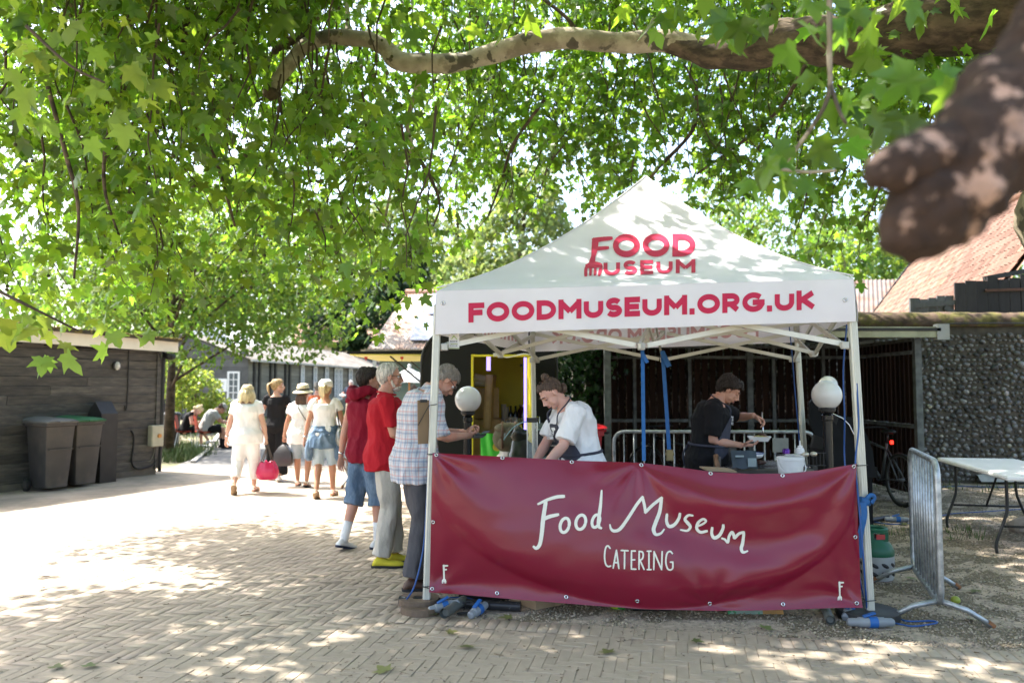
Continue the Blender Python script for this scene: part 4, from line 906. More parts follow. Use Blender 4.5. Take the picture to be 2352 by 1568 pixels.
# ivy over the brick pier
ivp = []
while len(ivp) < 1500:
    t = random.random(); z = random.uniform(1.0, 2.75); hw = .42 * math.sin(PI * min(1, max(.08, (z - .75) / 2.3))) ** .7
    x = px0 - .12 + random.gauss(0, hw * .55); y = PY - .05 - abs(random.gauss(0, .09)) + (x > px1 - .05) * .02
    if z < 1.5 and random.random() < .5: continue
    ivp.append((x, y, z))
ivp = np.array(ivp); T, Nn = orient(len(ivp), .9, .3); Nn[:, 1] -= .8
bake('ivy', ivp, T, Nn, RNG.uniform(.05, .10, len(ivp)), LVQ, LFQ, M_IVY, None); iv = bpy.data.objects['ivy']; iv['kind'] = 'stuff'
# ================================================================= market tent
M_CANV = clothmat('white_canvas', (.81, .79, .83), .16, .75)
M_FRAME = pbr('frame_aluminium', (.60, .60, .53), .42, .06, 10, .02, 100, metal=.3)
M_RED = pbr('red_print', (.50, .018, .07), .6, .05, 6, spec=.3)
M_REDBACK = pbr('print_seen_through', (.62, .36, .38), .8, .05, 6)
cFL, cFR, cBL, cBR = at(1003, 662, 5.53), at(1960, 634, 5.31), at(1217, 806, 8.45), at(1832, 785, 8.25)
cBL = V((cBL.x, cBL.y, cFL.z + .01)); cBR = V((cBR.x, cBR.y, cFR.z - .0)); PK_ = at(1483, 405, 6.9)
vFL, vFR = at(1000, 768, 5.53), at(1966, 738, 5.31); vBL, vBR = at(1217, 808, 8.45), at(1834, 786, 8.25)
gz = lambda t: t - .52 * t * (1 - t) * (1 - .25 * t)
def roofS(a, b):
    def S(s, t):
        e = a.lerp(b, s); p = e.lerp(PK_, t); p.z = lerp(e.z, PK_.z, gz(t))
        p.z -= .035 * math.sin(PI * s) * math.sin(PI * min(1, t * 1.25)) * (1 if t < .8 else 0)
        d = .004 * noise.noise(V((s * 9, t * 7, a.x))); p.z += d
        if t < .06: p.z -= .02 * (1 - t / .06) ** 2
        return p
    return S
def valS(a, b, va, vb, out):
    def S(s, t):
        p = a.lerp(b, s).lerp(va.lerp(vb, s), t); p.z -= .02 * (1 - t)
        w = t * (.012 * math.sin(s * 17 + 1.5) + .016 * noise.noise(V((s * 6, t * 1.5, a.x + 4))) + .012 * math.sin(PI * s)) + .01 * math.sin(PI * t)
        return p + out * w
    return S
tent = thing('market_tent', 'white pop-up market tent with red museum lettering on roof and valance', 'tent', ((cFL + cBR) / 2).xy.to_3d())
sides = [(cFL, cFR, vFL, vFR, V((-.04, -1, 0))), (cFR, cBR, vFR, vBR, V((1, -.2, 0))), (cBR, cBL, vBR, vBL, V((0, 1, 0))), (cBL, cFL, vBL, vFL, V((-1, .2, 0)))]
b = MB(); vb_ = []
for a, c, va, vc, o in sides:
    b.grid(roofS(a, c), 44, 34)
rf = b.build('roof_canopy', M_CANV, tent, smooth=True)
for k, (a, c, va, vc, o) in enumerate(sides):
    b = MB(); b.grid(lambda s, t: valS(a, c, va, vc, o)(s, t), 60, 8); b.build('valance', M_CANV, tent, smooth=True)
b = MB()
for a in (cFL, cFR, cBL, cBR):
    pts = []
    for i in range(15):
        t = i / 14; p = a.lerp(PK_, t); p.z = lerp(a.z, PK_.z, gz(t)) + .004; pts.append(p)
    b.tube(pts, .006, 5)
b.build('seam', M_CANV, tent, smooth=True)
def inv(S, vx, vy, s=.5, t=.5):
    for _ in range(14):
        p = S(s, t); x, y = topx(p); ex, ey = vx - x, vy - y
        if abs(ex) + abs(ey) < .05: break
        h = 2e-3; x1, y1 = topx(S(s + h, t)); x2, y2 = topx(S(s, t + h))
        a, c, d, e = (x1 - x) / h, (x2 - x) / h, (y1 - y) / h, (y2 - y) / h; det = a * e - c * d
        if abs(det) < 1e-6: break
        s += max(-.3, min(.3, (ex * e - ey * c) / det)); t += max(-.3, min(.3, (a * ey - d * ex) / det))
    return s, t
def onto(S, vx, vy, out, off=.003, g=(.5, .5)):
    s, t = inv(S, vx, vy, *g); return S(s, t) + out * off
def ribbon(mb, S, pts, w, out, off=.004, sub=5, g=(.5, .5), cap=True):
    """a brush stroke through picture points, laid on surface S"""
    C = [p.xy for p in spline([(x, y, 0) for x, y in pts], sub)] if len(pts) > 2 else [V(p).lerp(V(pts[1]), i / 6) if False else V(pts[0]).lerp(V(pts[1]), i / 6) for i in range(7)]
    n = len(C); ws = w if hasattr(w, '__len__') else [w, w]; L = []; R = []
    for i, p in enumerate(C):
        d = (C[min(n - 1, i + 1)] - C[max(0, i - 1)]); d = d.normalized() if d.length > 1e-6 else V((1, 0)); nn = V((-d.y, d.x)); h = np.interp(i / (n - 1), np.linspace(0, 1, len(ws)), ws) / 2
        if cap and i == 0: p = p - d * h * .5
        if cap and i == n - 1: p = p + d * h * .5
        if cap and i in (0, n - 1): h *= .75
        L.append(p + nn * h); R.append(p - nn * h)
    P = [onto(S, q.x, q.y, out, off, g) for q in L] + [onto(S, q.x, q.y, out, off, g) for q in R]
    mb.add(P, [(i, i + n, i + n + 1, i + 1) for i in range(n - 1)])
GL = {'F': (.60, [[(0, 0), (0, 1)], [(0, 1), (.6, 1)], [(0, .5), (.5, .5)]]), 'D': (.80, [[(0, 0), (0, 1)], 'd']), 'M': (1.0, [[(0, 0), (0, 1)], [(1, 0), (1, 1)], [(.03, .95), (.5, .33)], [(.97, .95), (.5, .33)]]), 'E': (.58, [[(0, 0), (0, 1)], [(0, 1), (.58, 1)], [(0, .5), (.52, .5)], [(0, 0), (.58, 0)]]), 'K': (.78, [[(0, 0), (0, 1)], [(.06, .45), (.76, 1.02)], [(.2, .55), (.80, -.02)]]), 'R': (.70, [[(0, 0), (0, 1)], 'r', [(.30, .45), (.70, 0)]]), 'O': (.98, ['o']), 'U': (.80, ['u']), 'S': (.64, ['s']), 'G': (.96, ['g', [(.58, .48), (.96, .48)]]), '.': (.02, ['.'])}
def _curve(k):
    A = lambda cx, cy, rx, ry, a0, a1, n=18: [(cx + rx * math.cos(math.radians(a)), cy + ry * math.sin(math.radians(a))) for a in np.linspace(a0, a1, n)]
    if k == 'o': return A(.49, .5, .49, .5, 90, 450, 30)
    if k == 'd': return [(0, 1), (.3, 1)] + A(.3, .5, .5, .5, 80, -80, 16) + [(.3, 0), (0, 0)]
    if k == 'r': return [(0, 1), (.38, 1)] + A(.38, .71, .30, .29, 80, -80, 12) + [(.38, .42), (0, .42)]
    if k == 'u': return [(0, 1), (0, .42)] + A(.4, .40, .4, .40, 185, 355, 14) + [(.8, .42), (.8, 1)]
    if k == 's': return [p for p in A(.32, .74, .30, .26, 25, 262, 14)] + A(.32, .25, .32, .25, 80, -155, 14)
    if k == 'g': return A(.49, .5, .49, .5, 42, 318, 22) + [(.94, .32), (.96, .48)]
    if k == '.': return [(0, -.01), (.01, .01)]
def word(mb, S, txt, quad, w, out, off, g=(.5, .5), gap=.20):
    """heavy sans capitals laid on surface S inside a picture quad (bl, br, tr, tl of the letter bodies)"""
    A, B, C, D = [V(q) for q in quad]; hw = w / 2; tot = sum(GL[c][0] + w for c in txt) + gap * (len(txt) - 1); x = 0
    for ch in txt:
        gw, st = GL[ch]
        for s_ in st:
            cl = isinstance(s_, str); pts = _curve(s_) if cl else s_
            def px(p):
                u = (x + hw + p[0]) / tot; v = hw + p[1] * (1 - w); return A.lerp(B, u).lerp(D.lerp(C, u), v)
            ww = w * (1.15 if s_ == '.' else 1)
            n_ = len(pts); P = [V(p) for p in pts]
            if not cl: P = [P[0].lerp(P[1], i / 6) for i in range(7)]; n_ = 7
            L = []; R = []
            for i, p in enumerate(P):
                a, c = P[max(0, i - 1)], P[min(n_ - 1, i + 1)]
                if s_ == 'o' and i in (0, n_ - 1): a, c = P[-2], P[1]
                d = c - a; d = V((d.x, d.y * (1 - w))).normalized(); nn = V((-d.y, d.x / (1 - w))) * ww / 2; e = V((0, 0))
                if not cl and s_[0][0] != .03 and s_[0][0] != .97: e = V((d.x, d.y / (1 - w))) * hw * (-1 if i == 0 else 1 if i == n_ - 1 else 0) * (0 if (ch in 'KR' and abs(d.x) > .2 and abs(d.y) > .2) else 1)
                if s_ == '.': nn = V((0, w / 2 / (1 - w) * 1.1)); d = V((1, 0)); e = V(((-1 if i == 0 else 1) * w * .5, 0)); p = V((0, .0))
                L.append(p + nn + e); R.append(p - nn + e)
            V_ = [onto(S, *px(q), out, off, g) for q in L] + [onto(S, *px(q), out, off, g) for q in R]
            mb.add(V_, [(i, i + n_, i + n_ + 1, i + 1) for i in range(n_ - 1)])
        x += gw + w + gap
def textmesh(txt, offset=.0, spacing=1.0):
    cu = bpy.data.curves.new('txt', 'FONT'); cu.body = txt; cu.offset = offset; cu.space_character = spacing; cu.resolution_u = 6
    o = bpy.data.objects.new('txt', cu); COL.objects.link(o); dg = bpy.context.evaluated_depsgraph_get(); me = bpy.data.meshes.new_from_object(o.evaluated_get(dg))
    bm = bmesh.new(); bm.from_mesh(me); bmesh.ops.triangulate(bm, faces=bm.faces[:])
    for _ in range(3):
        es = [e for e in bm.edges if e.calc_length() > .16]
        if es: bmesh.ops.subdivide_edges(bm, edges=es, cuts=1); bmesh.ops.triangulate(bm, faces=[f for f in bm.faces if len(f.verts) > 3])
    v_ = [v.co.copy() for v in bm.verts]; bm.verts.index_update(); f_ = [tuple(v.index for v in f.verts) for f in bm.faces]; bm.free()
    bpy.data.objects.remove(o); bpy.data.curves.remove(cu); bpy.data.meshes.remove(me)
    x0 = min(v.x for v in v_); x1 = max(v.x for v in v_); y0 = min(v.y for v in v_); y1 = max(v.y for v in v_)
    return [((v.x - x0) / (x1 - x0), (v.y - y0) / (y1 - y0)) for v in v_], f_
def textquad(mb, txt, quad, S, out, off=.004, bold=.0, spacing=1.0, g=(.5, .5)):
    """quad: picture corners bottom-left, bottom-right, top-right, top-left"""
    v_, f_ = textmesh(txt, bold, spacing); A, B, C, D = [V(q) for q in quad]
    mb.add([onto(S, *(A.lerp(B, x).lerp(D.lerp(C, x), y)), out, off, g) for x, y in v_], f_)
c7 = lambda x, y: ((1700 + x * .74405) * .57422, (700 + y * .74405) * .57422)
FR_ = roofS(cFL, cFR); nF = (cFR - cFL).cross(PK_ - cFL).normalized(); nF = nF if nF.y < 0 else -nF
b = MB()
word(b, FR_, 'OOD', [c7(1010, 446), c7(1453, 440), c7(1453, 318), c7(1010, 320)], .265, nF, .006, (.5, .35), .13)
word(b, FR_, 'USEUM', [c7(960, 545), c7(1453, 528), c7(1453, 456), c7(960, 465)], .25, nF, .006, (.5, .2), .20)
def stroke7(pts, w): ribbon(b, FR_, [c7(*p) for p in pts], [q * .427 for q in (w if hasattr(w, '__len__') else [w, w])], nF, .006, 5, (.45, .3))
stroke7([(916, 350), (912, 400), (905, 440), (896, 482)], [36, 34, 24, 34]); stroke7([(906, 356), (950, 348), (1004, 343)], [30, 24, 20]); stroke7([(922, 400), (985, 394)], [22, 18])
stroke7([(864, 545), (866, 505), (884, 482), (906, 477), (930, 480), (946, 492), (936, 543)], 17); stroke7([(868, 492), (944, 488)], 24); stroke7([(889, 541), (891, 495)], 14); stroke7([(913, 541), (916, 495)], 14)
b.build('logo_lettering', M_RED, tent)
VS = valS(*sides[0]); b = MB()
word(b, VS, 'FOODMUSEUM.ORG.UK', [(1076, 741), (1873, 711), (1873, 666), (1076, 696)], .285, sides[0][4].normalized(), .004, gap=.13); b.build('valance_lettering', M_RED, tent)
VB = valS(*sides[2]); b = MB(); word(b, VB, 'FOODMUSEUM.ORG.UK', [(1742, 774), (1266, 790), (1266, 758), (1742, 742)], .25, V((0, -1, 0)), .004, gap=.13); b.build('valance_lettering', M_REDBACK, tent)
VL = valS(*sides[3]); b = MB()
for k in range(15): 
    s0 = .2 + k * .04
    b.add([VL(s, t) + V((1, -.2, 0)) * .004 for s, t in ((s0, .35), (s0 + .022, .35), (s0 + .028, .75), (s0 + .006, .75))], [(0, 1, 2, 3)])
b.build('valance_lettering', M_REDBACK, tent)
for q in ((1018, 697), (1941, 689)):
    p = onto(VS, *q, V((0, -1, 0)), .004); b = MB(); b.tube([p + V((.012 * math.cos(t), 0, .012 * math.sin(t))) for t in np.linspace(0, 2 * PI, 12, endpoint=False)], .004, 6, closed=True); b.build('eyelet', M_STEEL, tent, smooth=True)
# legs of fluted square tube
def leg(p0, p1, w=.046):
    b = MB(); d = (p1 - p0); L = d.length; b.bar(p0, p1, w, w, up=(0, 1, 0), bev=.006)
    x, y, z = basis(d); b2 = b
    for k in (-1, 0, 1):
        b.bar(p0 + V((k * w * .28, -w / 2 - .001, 0)), p1 + V((k * w * .28, -w / 2 - .001, 0)), .005, .006, up=(0, 1, 0))
        b.bar(p0 + V((-w / 2 - .001, k * w * .28, 0)), p1 + V((-w / 2 - .001, k * w * .28, 0)), .006, .005, up=(0, 1, 0))
    return b.build('leg', M_FRAME, tent)
fFL, fFR = at(980, 1392, 5.54), at(1999, 1408, 5.33); tFL, tFR = at(1006, 700, 5.58), at(1955, 690, 5.36)
leg(fFL, tFL, .05); leg(fFR, tFR, .05)
fBL, fBR = gnd(1221, 1215), gnd(1862, 1225); tBL, tBR = V((cBL.x + .03, cBL.y - .05, cBL.z - .05)), V((cBR.x - .03, cBR.y - .05, cBR.z - .05))
leg(V((tBL.x + .03, tBL.y, 0)), tBL); leg(V((tBR.x + .09, tBR.y, 0)), tBR)
# scissor trusses
M_BR = pbr('bracket', (.5, .5, .46), .5)
def truss(a, c, zt, zb, nrm):
    """two scissor pairs between corner posts a and c"""
    for h in range(2):
        l, r = a.lerp(c, h / 2), a.lerp(c, (h + 1) / 2); za = zt
        for up, off in ((0, -.014), (1, .014)):
            q0 = V((l.x, l.y, zb if up else zt)) + nrm * off; q1 = V((r.x, r.y, zt if up else zb)) + nrm * off
            m = MB(); m.bar(q0.lerp(q1, .03), q0.lerp(q1, .97), .018, .036); m.build('truss_bar', M_FRAME, tent)
        m = MB(); mid = l.lerp(r, .5); m.box((mid.x, mid.y, (zt + zb) / 2), (.036, .04, .036), bev=.005); m.build('joint', M_BLACK, tent)
    for t, z in ((0, zb), (.5, zt), (.5, zb), (1, zb)):
        p = a.lerp(c, t); m = MB(); m.box((p.x, p.y, z), (.05, .045, .05), bev=.006); m.build('bracket', M_BR, tent)
pts4 = [tFL, tFR, tBR, tBL]; zz = [tFL.z, tFR.z, tBR.z, tBL.z]
for i in range(4):
    a, c = pts4[i], pts4[(i + 1) % 4]; n_ = V((0, 0, 1)).cross(c - a).normalized()
    ins = ((tFL + tBR) / 2 - (a + c) / 2); ins.z = 0; ins = ins.normalized() * .05
    truss(V((a.x, a.y, 0)) + ins, V((c.x, c.y, 0)) + ins, 2.13, 1.84, n_)
ctr = (tFL + tFR + tBR + tBL) / 4
for i in range(4):
    a, c = pts4[i], pts4[(i + 1) % 4]; m_ = (a + c) / 2
    for z0, z1, o in ((1.84, 2.2, -.012), (2.13, 1.95, .012)):
        m = MB(); m.bar((m_.x + o, m_.y + o, z0), (lerp(m_.x, ctr.x, .97), lerp(m_.y, ctr.y, .97), z1), .018, .032); m.build('truss_bar', M_FRAME, tent)
b = MB(); b.cyl((PK_.x, PK_.y, 1.95), (PK_.x, PK_.y, PK_.z - .06), .02); b.build('peak_pole', M_FRAME, tent)
# ---- the wine-red banner
M_BAN = pbr('wine_vinyl', (.185, .006, .024), .22, .05, 3, .0, 260, spec=.48)
M_CREAM = pbr('cream_print', (.72, .70, .60), .45, .03, 5)
c8 = lambda x, y: ((1700 + x * .7653) * .57422, (1750 + y * .7653) * .57422)
_tx, _ty = [40, 405, 767, 1130, 1300, 1500, 1700, 1868, 2050, 2150, 2252], [78, 98, 118, 130, 150, 177, 188, 186, 170, 152, 135]
_bx, _by = [24, 377, 738, 1109, 1488, 1870, 2276], [800, 822, 843, 866, 878, 882, 880]
def BS(s, t):
    s_ = min(1, max(0, s)); xt, xb = lerp(40, 2252, s), lerp(24, 2276, s); yt, yb = interp(_tx, _ty, xt), interp(_bx, _by, xb)
    x, y = lerp(xt, xb, t), lerp(yt, yb, t); q = at(*c8(x, y), lerp(5.49, 5.27, s))
    u = 4 * s_ * (1 - s_); tr = .03 + .80 * u ** .50; r = t / tr; h = 0
    f = (1 - (1 - r) ** 2) if r < 1 else max(-.2, 1 - 1.9 * ((t - tr) / .30) ** 2 if t - tr < .16 else .46 - (t - tr - .16) * 1.5)
    h += .150 * u ** .6 * f
    if s_ > .46:
        w = math.sin(PI * (s_ - .46) / .54); tc = .015 + .19 * w; d = t - tc
        h += .050 * w * (math.exp(-(d / .055) ** 2) if d < 0 else math.exp(-(d / .13) ** 2))
        h -= .05 * w * math.exp(-((d - .30) / .16) ** 2)
    for cx, cy, k in ((0, 0, 1), (1, 0, 1), (.485, 0, .7), (0, 1, .5), (1, 1, .5), (.64, .97, .5)):
        dx, dy = (s - cx) * 2.9, t - cy; rr = math.hypot(dx, dy); a = math.atan2(dy, dx)
        h += k * .018 * math.sin(a * 9 + cx * 3 + cy) * min(1, rr * 5) * math.exp(-rr / .30)
    h += .018 * noise.noise(V((s * 5, t * 2.2, 1))) * u + .004 * noise.noise(V((s * 17, t * 8, 4)))
    if t > .86: h += .055 * ((t - .86) / .14) ** 2 * (.5 + u * .5)
    return q + V((0, -1, 0)) * (h + .01)
ban = thing('banner', 'wine-red vinyl banner with cream handwritten museum catering lettering', 'banner', ((fFL + fFR) / 2).xy.to_3d())
b = MB(); b.grid(BS, 190, 70); bo = b.build('vinyl', M_BAN, ban, smooth=True)
b = MB(); o_ = V((0, -1, 0)); K8 = .7653 * .57422
def hand(pts, w, sub=6): ribbon(b, BS, [c8(*p) for p in pts], [q * K8 for q in (w if hasattr(w, '__len__') else [w, w])], o_, .004, sub)
def oval(cx, cy, rx, ry, tilt, w, a0=0, a1=360):
    hand([(cx + rx * math.cos(a) * math.cos(tilt) - ry * math.sin(a) * math.sin(tilt), cy + rx * math.cos(a) * math.sin(tilt) + ry * math.sin(a) * math.cos(tilt)) for a in np.radians(np.linspace(a0, a1, 17))], w, 2)
hand([(590, 346), (640, 323), (690, 308), (727, 305)], [12, 17, 18]); hand([(632, 328), (618, 420), (610, 500), (600, 555), (582, 576), (566, 566)], [20, 22, 20, 18, 12]); hand([(613, 427), (650, 411), (697, 400)], [18, 20, 16])
oval(730, 456, 23, 38, .25, 16); oval(814, 440, 25, 38, .25, 16); oval(893, 434, 19, 34, .3, 15)
hand([(923, 274), (917, 350), (907, 430), (908, 462), (922, 472)], [10, 18, 18, 12])
hand([(966, 452), (972, 475), (990, 486), (1020, 474), (1060, 420), (1105, 350), (1138, 308)], [8, 15, 18, 16, 16]); hand([(1136, 310), (1146, 350), (1152, 388)], 15); hand([(1150, 390), (1190, 350), (1238, 312)], 16); hand([(1236, 312), (1226, 385), (1204, 445), (1194, 480), (1206, 504), (1232, 498), (1250, 476)], [16, 20, 20, 14, 8])
hand([(1264, 398), (1262, 436), (1276, 462), (1304, 452), (1326, 420), (1332, 394)], [14, 18, 14]); hand([(1400, 406), (1376, 404), (1358, 424), (1372, 444), (1386, 464), (1370, 484), (1334, 480)], [10, 14, 18, 14, 8])
hand([(1420, 462), (1450, 450), (1468, 434), (1452, 424), (1426, 444), (1420, 474), (1440, 492), (1474, 486)], [10, 12, 16, 14]); hand([(1500, 468), (1498, 502), (1512, 522), (1538, 508), (1556, 474), (1558, 454)], [14, 18, 14])
hand([(1550, 524), (1566, 530), (1582, 545), (1588, 515), (1603, 492), (1614, 510), (1618, 522), (1640, 500), (1666, 492)], [10, 14, 16, 14]); hand([(1666, 492), (1660, 545), (1652, 578), (1662, 597), (1686, 590)], [14, 18, 16, 8])
b.build('lettering', M_CREAM, ban); b = MB()
for p_ in ([(968, 577), (955, 563), (943, 577), (938, 620), (944, 658), (957, 671), (971, 668)], [(983, 680), (1000, 585), (1013, 682)][:2], [(1000, 585), (1013, 682)], [(987, 650), (1010, 651)], [(1024, 587), (1062, 589)], [(1043, 588), (1042, 683)], [(1100, 590), (1079, 590)], [(1079, 588), (1078, 684)], [(1077, 684), (1103, 685)], [(1079, 636), (1097, 636)],
           [(1118, 686), (1119, 590)], [(1119, 592), (1136, 596), (1140, 615), (1134, 632), (1120, 638)], [(1124, 640), (1145, 687)], [(1170, 591), (1170, 687)], [(1160, 591), (1182, 591)], [(1160, 687), (1182, 687)], [(1195, 688), (1197, 592)], [(1197, 594), (1235, 686)], [(1236, 688), (1239, 592)], [(1293, 604), (1280, 592), (1264, 604), (1258, 645), (1266, 680), (1280, 689), (1293, 682), (1295, 664), (1294, 648)], [(1296, 648), (1281, 648)]): hand(p_, 8.5, 4)
b.build('lettering', M_CREAM, ban)
for ox, oy in ((0, 0), (2067, 88)):
    b = MB()
    for p_, w in (([(98, 664), (99, 700), (100, 738)], [11, 9, 8]), ([(95, 668), (119, 667)], 9), ([(100, 688), (113, 687)], 8), ([(91, 758), (92, 744), (100, 736), (108, 744), (108, 758)], 5), ([(100, 757), (100, 740)], 5), ([(92, 746), (108, 746)], 7)): hand([(x + ox, y + oy) for x, y in p_], w)
    b.build('fork_emblem', M_CREAM, ban)
for x, y in ((60, 90), (405, 105), (767, 126), (1130, 142), (1492, 186), (1868, 197), (2240, 150), (38, 787), (377, 810), (738, 830), (1109, 852), (1488, 865), (1870, 868), (2255, 863), (43, 440), (2248, 518)):
    s, t = inv(BS, *c8(x, y)); p = BS(s, t) + o_ * .004; e1 = (BS(s + .01, t) - BS(s, t)).normalized(); e2 = (BS(s, t + .01) - BS(s, t)).normalized()
    m = MB(); m.tube([p + e1 * (.0105 * math.cos(a)) + e2 * (.0105 * math.sin(a)) for a in np.linspace(0, 2 * PI, 14, endpoint=False)], .0042, 6, closed=True); m.build('eyelet', M_STEEL, ban, smooth=True)
m = MB()
for (x, y), lg in (((60, 90), (fFL, tFL)), ((36, 787), (fFL, tFL)), ((2243, 150), (fFR, tFR)), ((2255, 863), (fFR, tFR))):
    s, t = inv(BS, *c8(x, y)); p = BS(s, t) + o_ * .006; k = (p.z - lg[0].z) / (lg[1].z - lg[0].z); q = lg[0].lerp(lg[1], k)
    m.tube([p, q + V((-.03, -.034, 0)), q + V((.03, -.034, .004)), q + V((.034, .03, 0)), q + V((-.034, .03, 0)), q + V((-.034, -.03, .002))], .003, 5)
m.build('cable_tie', M_BLACK, ban, smooth=True)
# ================================================================= people
def remesh(mb, vox, sm=3, wr=0., wfreq=9., stretch=(1, 1, .45), seed=0, fac=.5):
    me = mb.mesh('tmp'); o = bpy.data.objects.new('tmp', me); COL.objects.link(o)
    m = o.modifiers.new('r', 'REMESH'); m.mode = 'VOXEL'; m.voxel_size = vox; m.use_smooth_shade = True
    if sm: k = o.modifiers.new('s', 'SMOOTH'); k.iterations = sm; k.factor = fac
    dg = bpy.context.evaluated_depsgraph_get(); out = bpy.data.meshes.new_from_object(o.evaluated_get(dg)); bpy.data.objects.remove(o); bpy.data.meshes.remove(me)
    if wr:
        n = len(out.vertices); co = np.empty(n * 3, np.float32); out.vertices.foreach_get('co', co); no = np.empty(n * 3, np.float32); out.vertices.foreach_get('normal', no)
        co = co.reshape(-1, 3); no = no.reshape(-1, 3); S = V((seed * 3.7, seed * 1.3, 0))
        d = np.array([(1 - abs(noise.noise(V((p[0] * stretch[0], p[1] * stretch[1], (p[2] + .35 * p[0]) * stretch[2])) * wfreq + S)) * 2.2) + .5 * noise.noise(V(p) * wfreq * 1.3 + S) for p in co])
        out.vertices.foreach_set('co', (co + no * (d[:, None] - .45) * wr).ravel())
    out.polygons.foreach_set('use_smooth', [True] * len(out.polygons)); return out
def joinmesh(meshes, name):
    bm = bmesh.new()
    for me in meshes: bm.from_mesh(me)
    out = bpy.data.meshes.new(name); bm.to_mesh(out); bm.free(); out.polygons.foreach_set('use_smooth', [True] * len(out.polygons)); return out
def ik(a, c, l1, l2, pole):
    d = c - a; L = min(d.length, (l1 + l2) * .999); d.normalize(); c = a + d * L
    x = (l1 * l1 - l2 * l2 + L * L) / (2 * L); h = math.sqrt(max(0, l1 * l1 - x * x)); p = V(pole); p = (p - d * p.dot(d))
    if p.length < 1e-4: p = V((0, 1, 0))
    return a + d * x + p.normalized() * h, c
def skinmat(name, col, rough=.5):
    if name in MATS: return MATS[name]
    m = pbr(name, col, rough, .08, 9, .05, 120, spec=.35, col2=(min(1, col[0] * 1.05), col[1] * .8, col[2] * .75), c2scale=6, c2pos=(.5, .75)); b = m.node_tree.nodes['Principled BSDF']
    b.inputs['Subsurface Weight'].default_value = .12; b.inputs['Subsurface Radius'].default_value = (.02, .008, .004); b.inputs['Subsurface Scale'].default_value = .3; return m
def hairmat(name, col): return pbr(name, col, .5, .45, 60, .5, 110, stretch=(1, 1, .12), spec=.4)
def cloth(name, col, rough=.85, **k): return pbr(name, col, rough, k.pop('var', .08), 5, k.pop('bump', .65), k.pop('bscale', 13), spec=.2, bdist=.035, stretch=(1, 1, .6), **k)
def handmesh(mb, w, d, n, curl, side, k, thumb=.6, spread=.12):
    """palm and five fingers from wrist w, along d, palm facing n"""
    d = V(d).normalized(); n = V(n); n = (n - d * n.dot(d)).normalized(); s = d.cross(n) * side        # s points to the thumb
    def P(a, b, c): return w + (d * a + s * b + n * c) * k
    rg = []
    for a, hw, ht in ((-.02, .024, .020), (.0, .026, .019), (.03, .036, .018), (.065, .041, .016), (.09, .040, .013), (.096, .034, .009)):
        rg.append([P(a, hw * math.cos(t) + .002, ht * math.sin(t)) for t in np.linspace(0, 2 * PI, 10, endpoint=False)])
    mb.rings(rg)
    for i, (off, L) in enumerate(((.030, .070), (.010, .080), (-.010, .074), (-.029, .058))):
        p = V((.085, off, 0)); a = curl * .75 + .06 * i * curl; pts = [p]; sp = (1.5 - i) * spread * .5
        for sg, fr in enumerate((.45, .32, .23)):
            p = p + V((math.cos(a) * L * fr, sp * L * fr, math.sin(a) * L * fr)); pts.append(p); a += curl * (.95 if sg == 0 else .6)
        mb.tube([P(*q) for q in pts], [.0092 * k, .0088 * k, .0078 * k, .0058 * k], 7)
    p = V((.02, .030, .004)); pts = [p, p + V((.024, .022, .010 + .012 * thumb)), p + V((.05, .028, .012 + .028 * thumb)), p + V((.072, .026 - .012 * thumb, .012 + .04 * thumb))]
    mb.tube([P(*q) for q in pts], [.0125 * k, .0115 * k, .0098 * k, .007 * k], 7)
def footframe(an, yaw, pitch):
    R = Matrix.Rotation(yaw, 3, 'Z') @ Matrix.Rotation(-pitch, 3, 'X'); return R
def shoe(mb, an, R, k, L=.275, wd=.048, h=.10, low=0.):
    z0 = -.085
    for (ys) in ((0,),):
        rg = []
        for y, hw, top in ((-.075, .022, .03), (-.065, .034, .055), (-.03, .038, h - .02), (.02, .039, h - .03), (.07, .043, .062), (.12, wd, .058), (.155, wd - .003, .052), (.18, .037, .046), (.194, .022, .036)):
            y = y * L / .275; top = top - low
            rg.append([an + R @ (V((hw * math.cos(t) * (1 if math.sin(t) < .2 else .86), y, z0 + (top * (.5 + .5 * math.sin(t)))) ) * k) for t in np.linspace(0, 2 * PI, 12, endpoint=False)])
        mb.rings(rg)
def sole(mb, an, R, k, L=.275, th=.022, z0=-.09):
    out = [(-.07, .030), (-.03, .040), (.03, .040), (.09, .048), (.14, .049), (.18, .036), (.203, .012)]
    p = [(x, y) for y, x in out] + [(-x, y) for y, x in reversed(out)] + [(-.014, -.082), (.014, -.082)]
    n = len(p); vs_ = [an + R @ (V((x, y * L / .275, z0)) * k) for x, y in p] + [an + R @ (V((x * 1.02, y * 1.01 * L / .275, z0 + th)) * k) for x, y in p]
    mb.add(vs_, [tuple(range(n))[::-1], tuple(range(n, 2 * n))] + [(i, (i + 1) % n, (i + 1) % n + n, i + n) for i in range(n)])
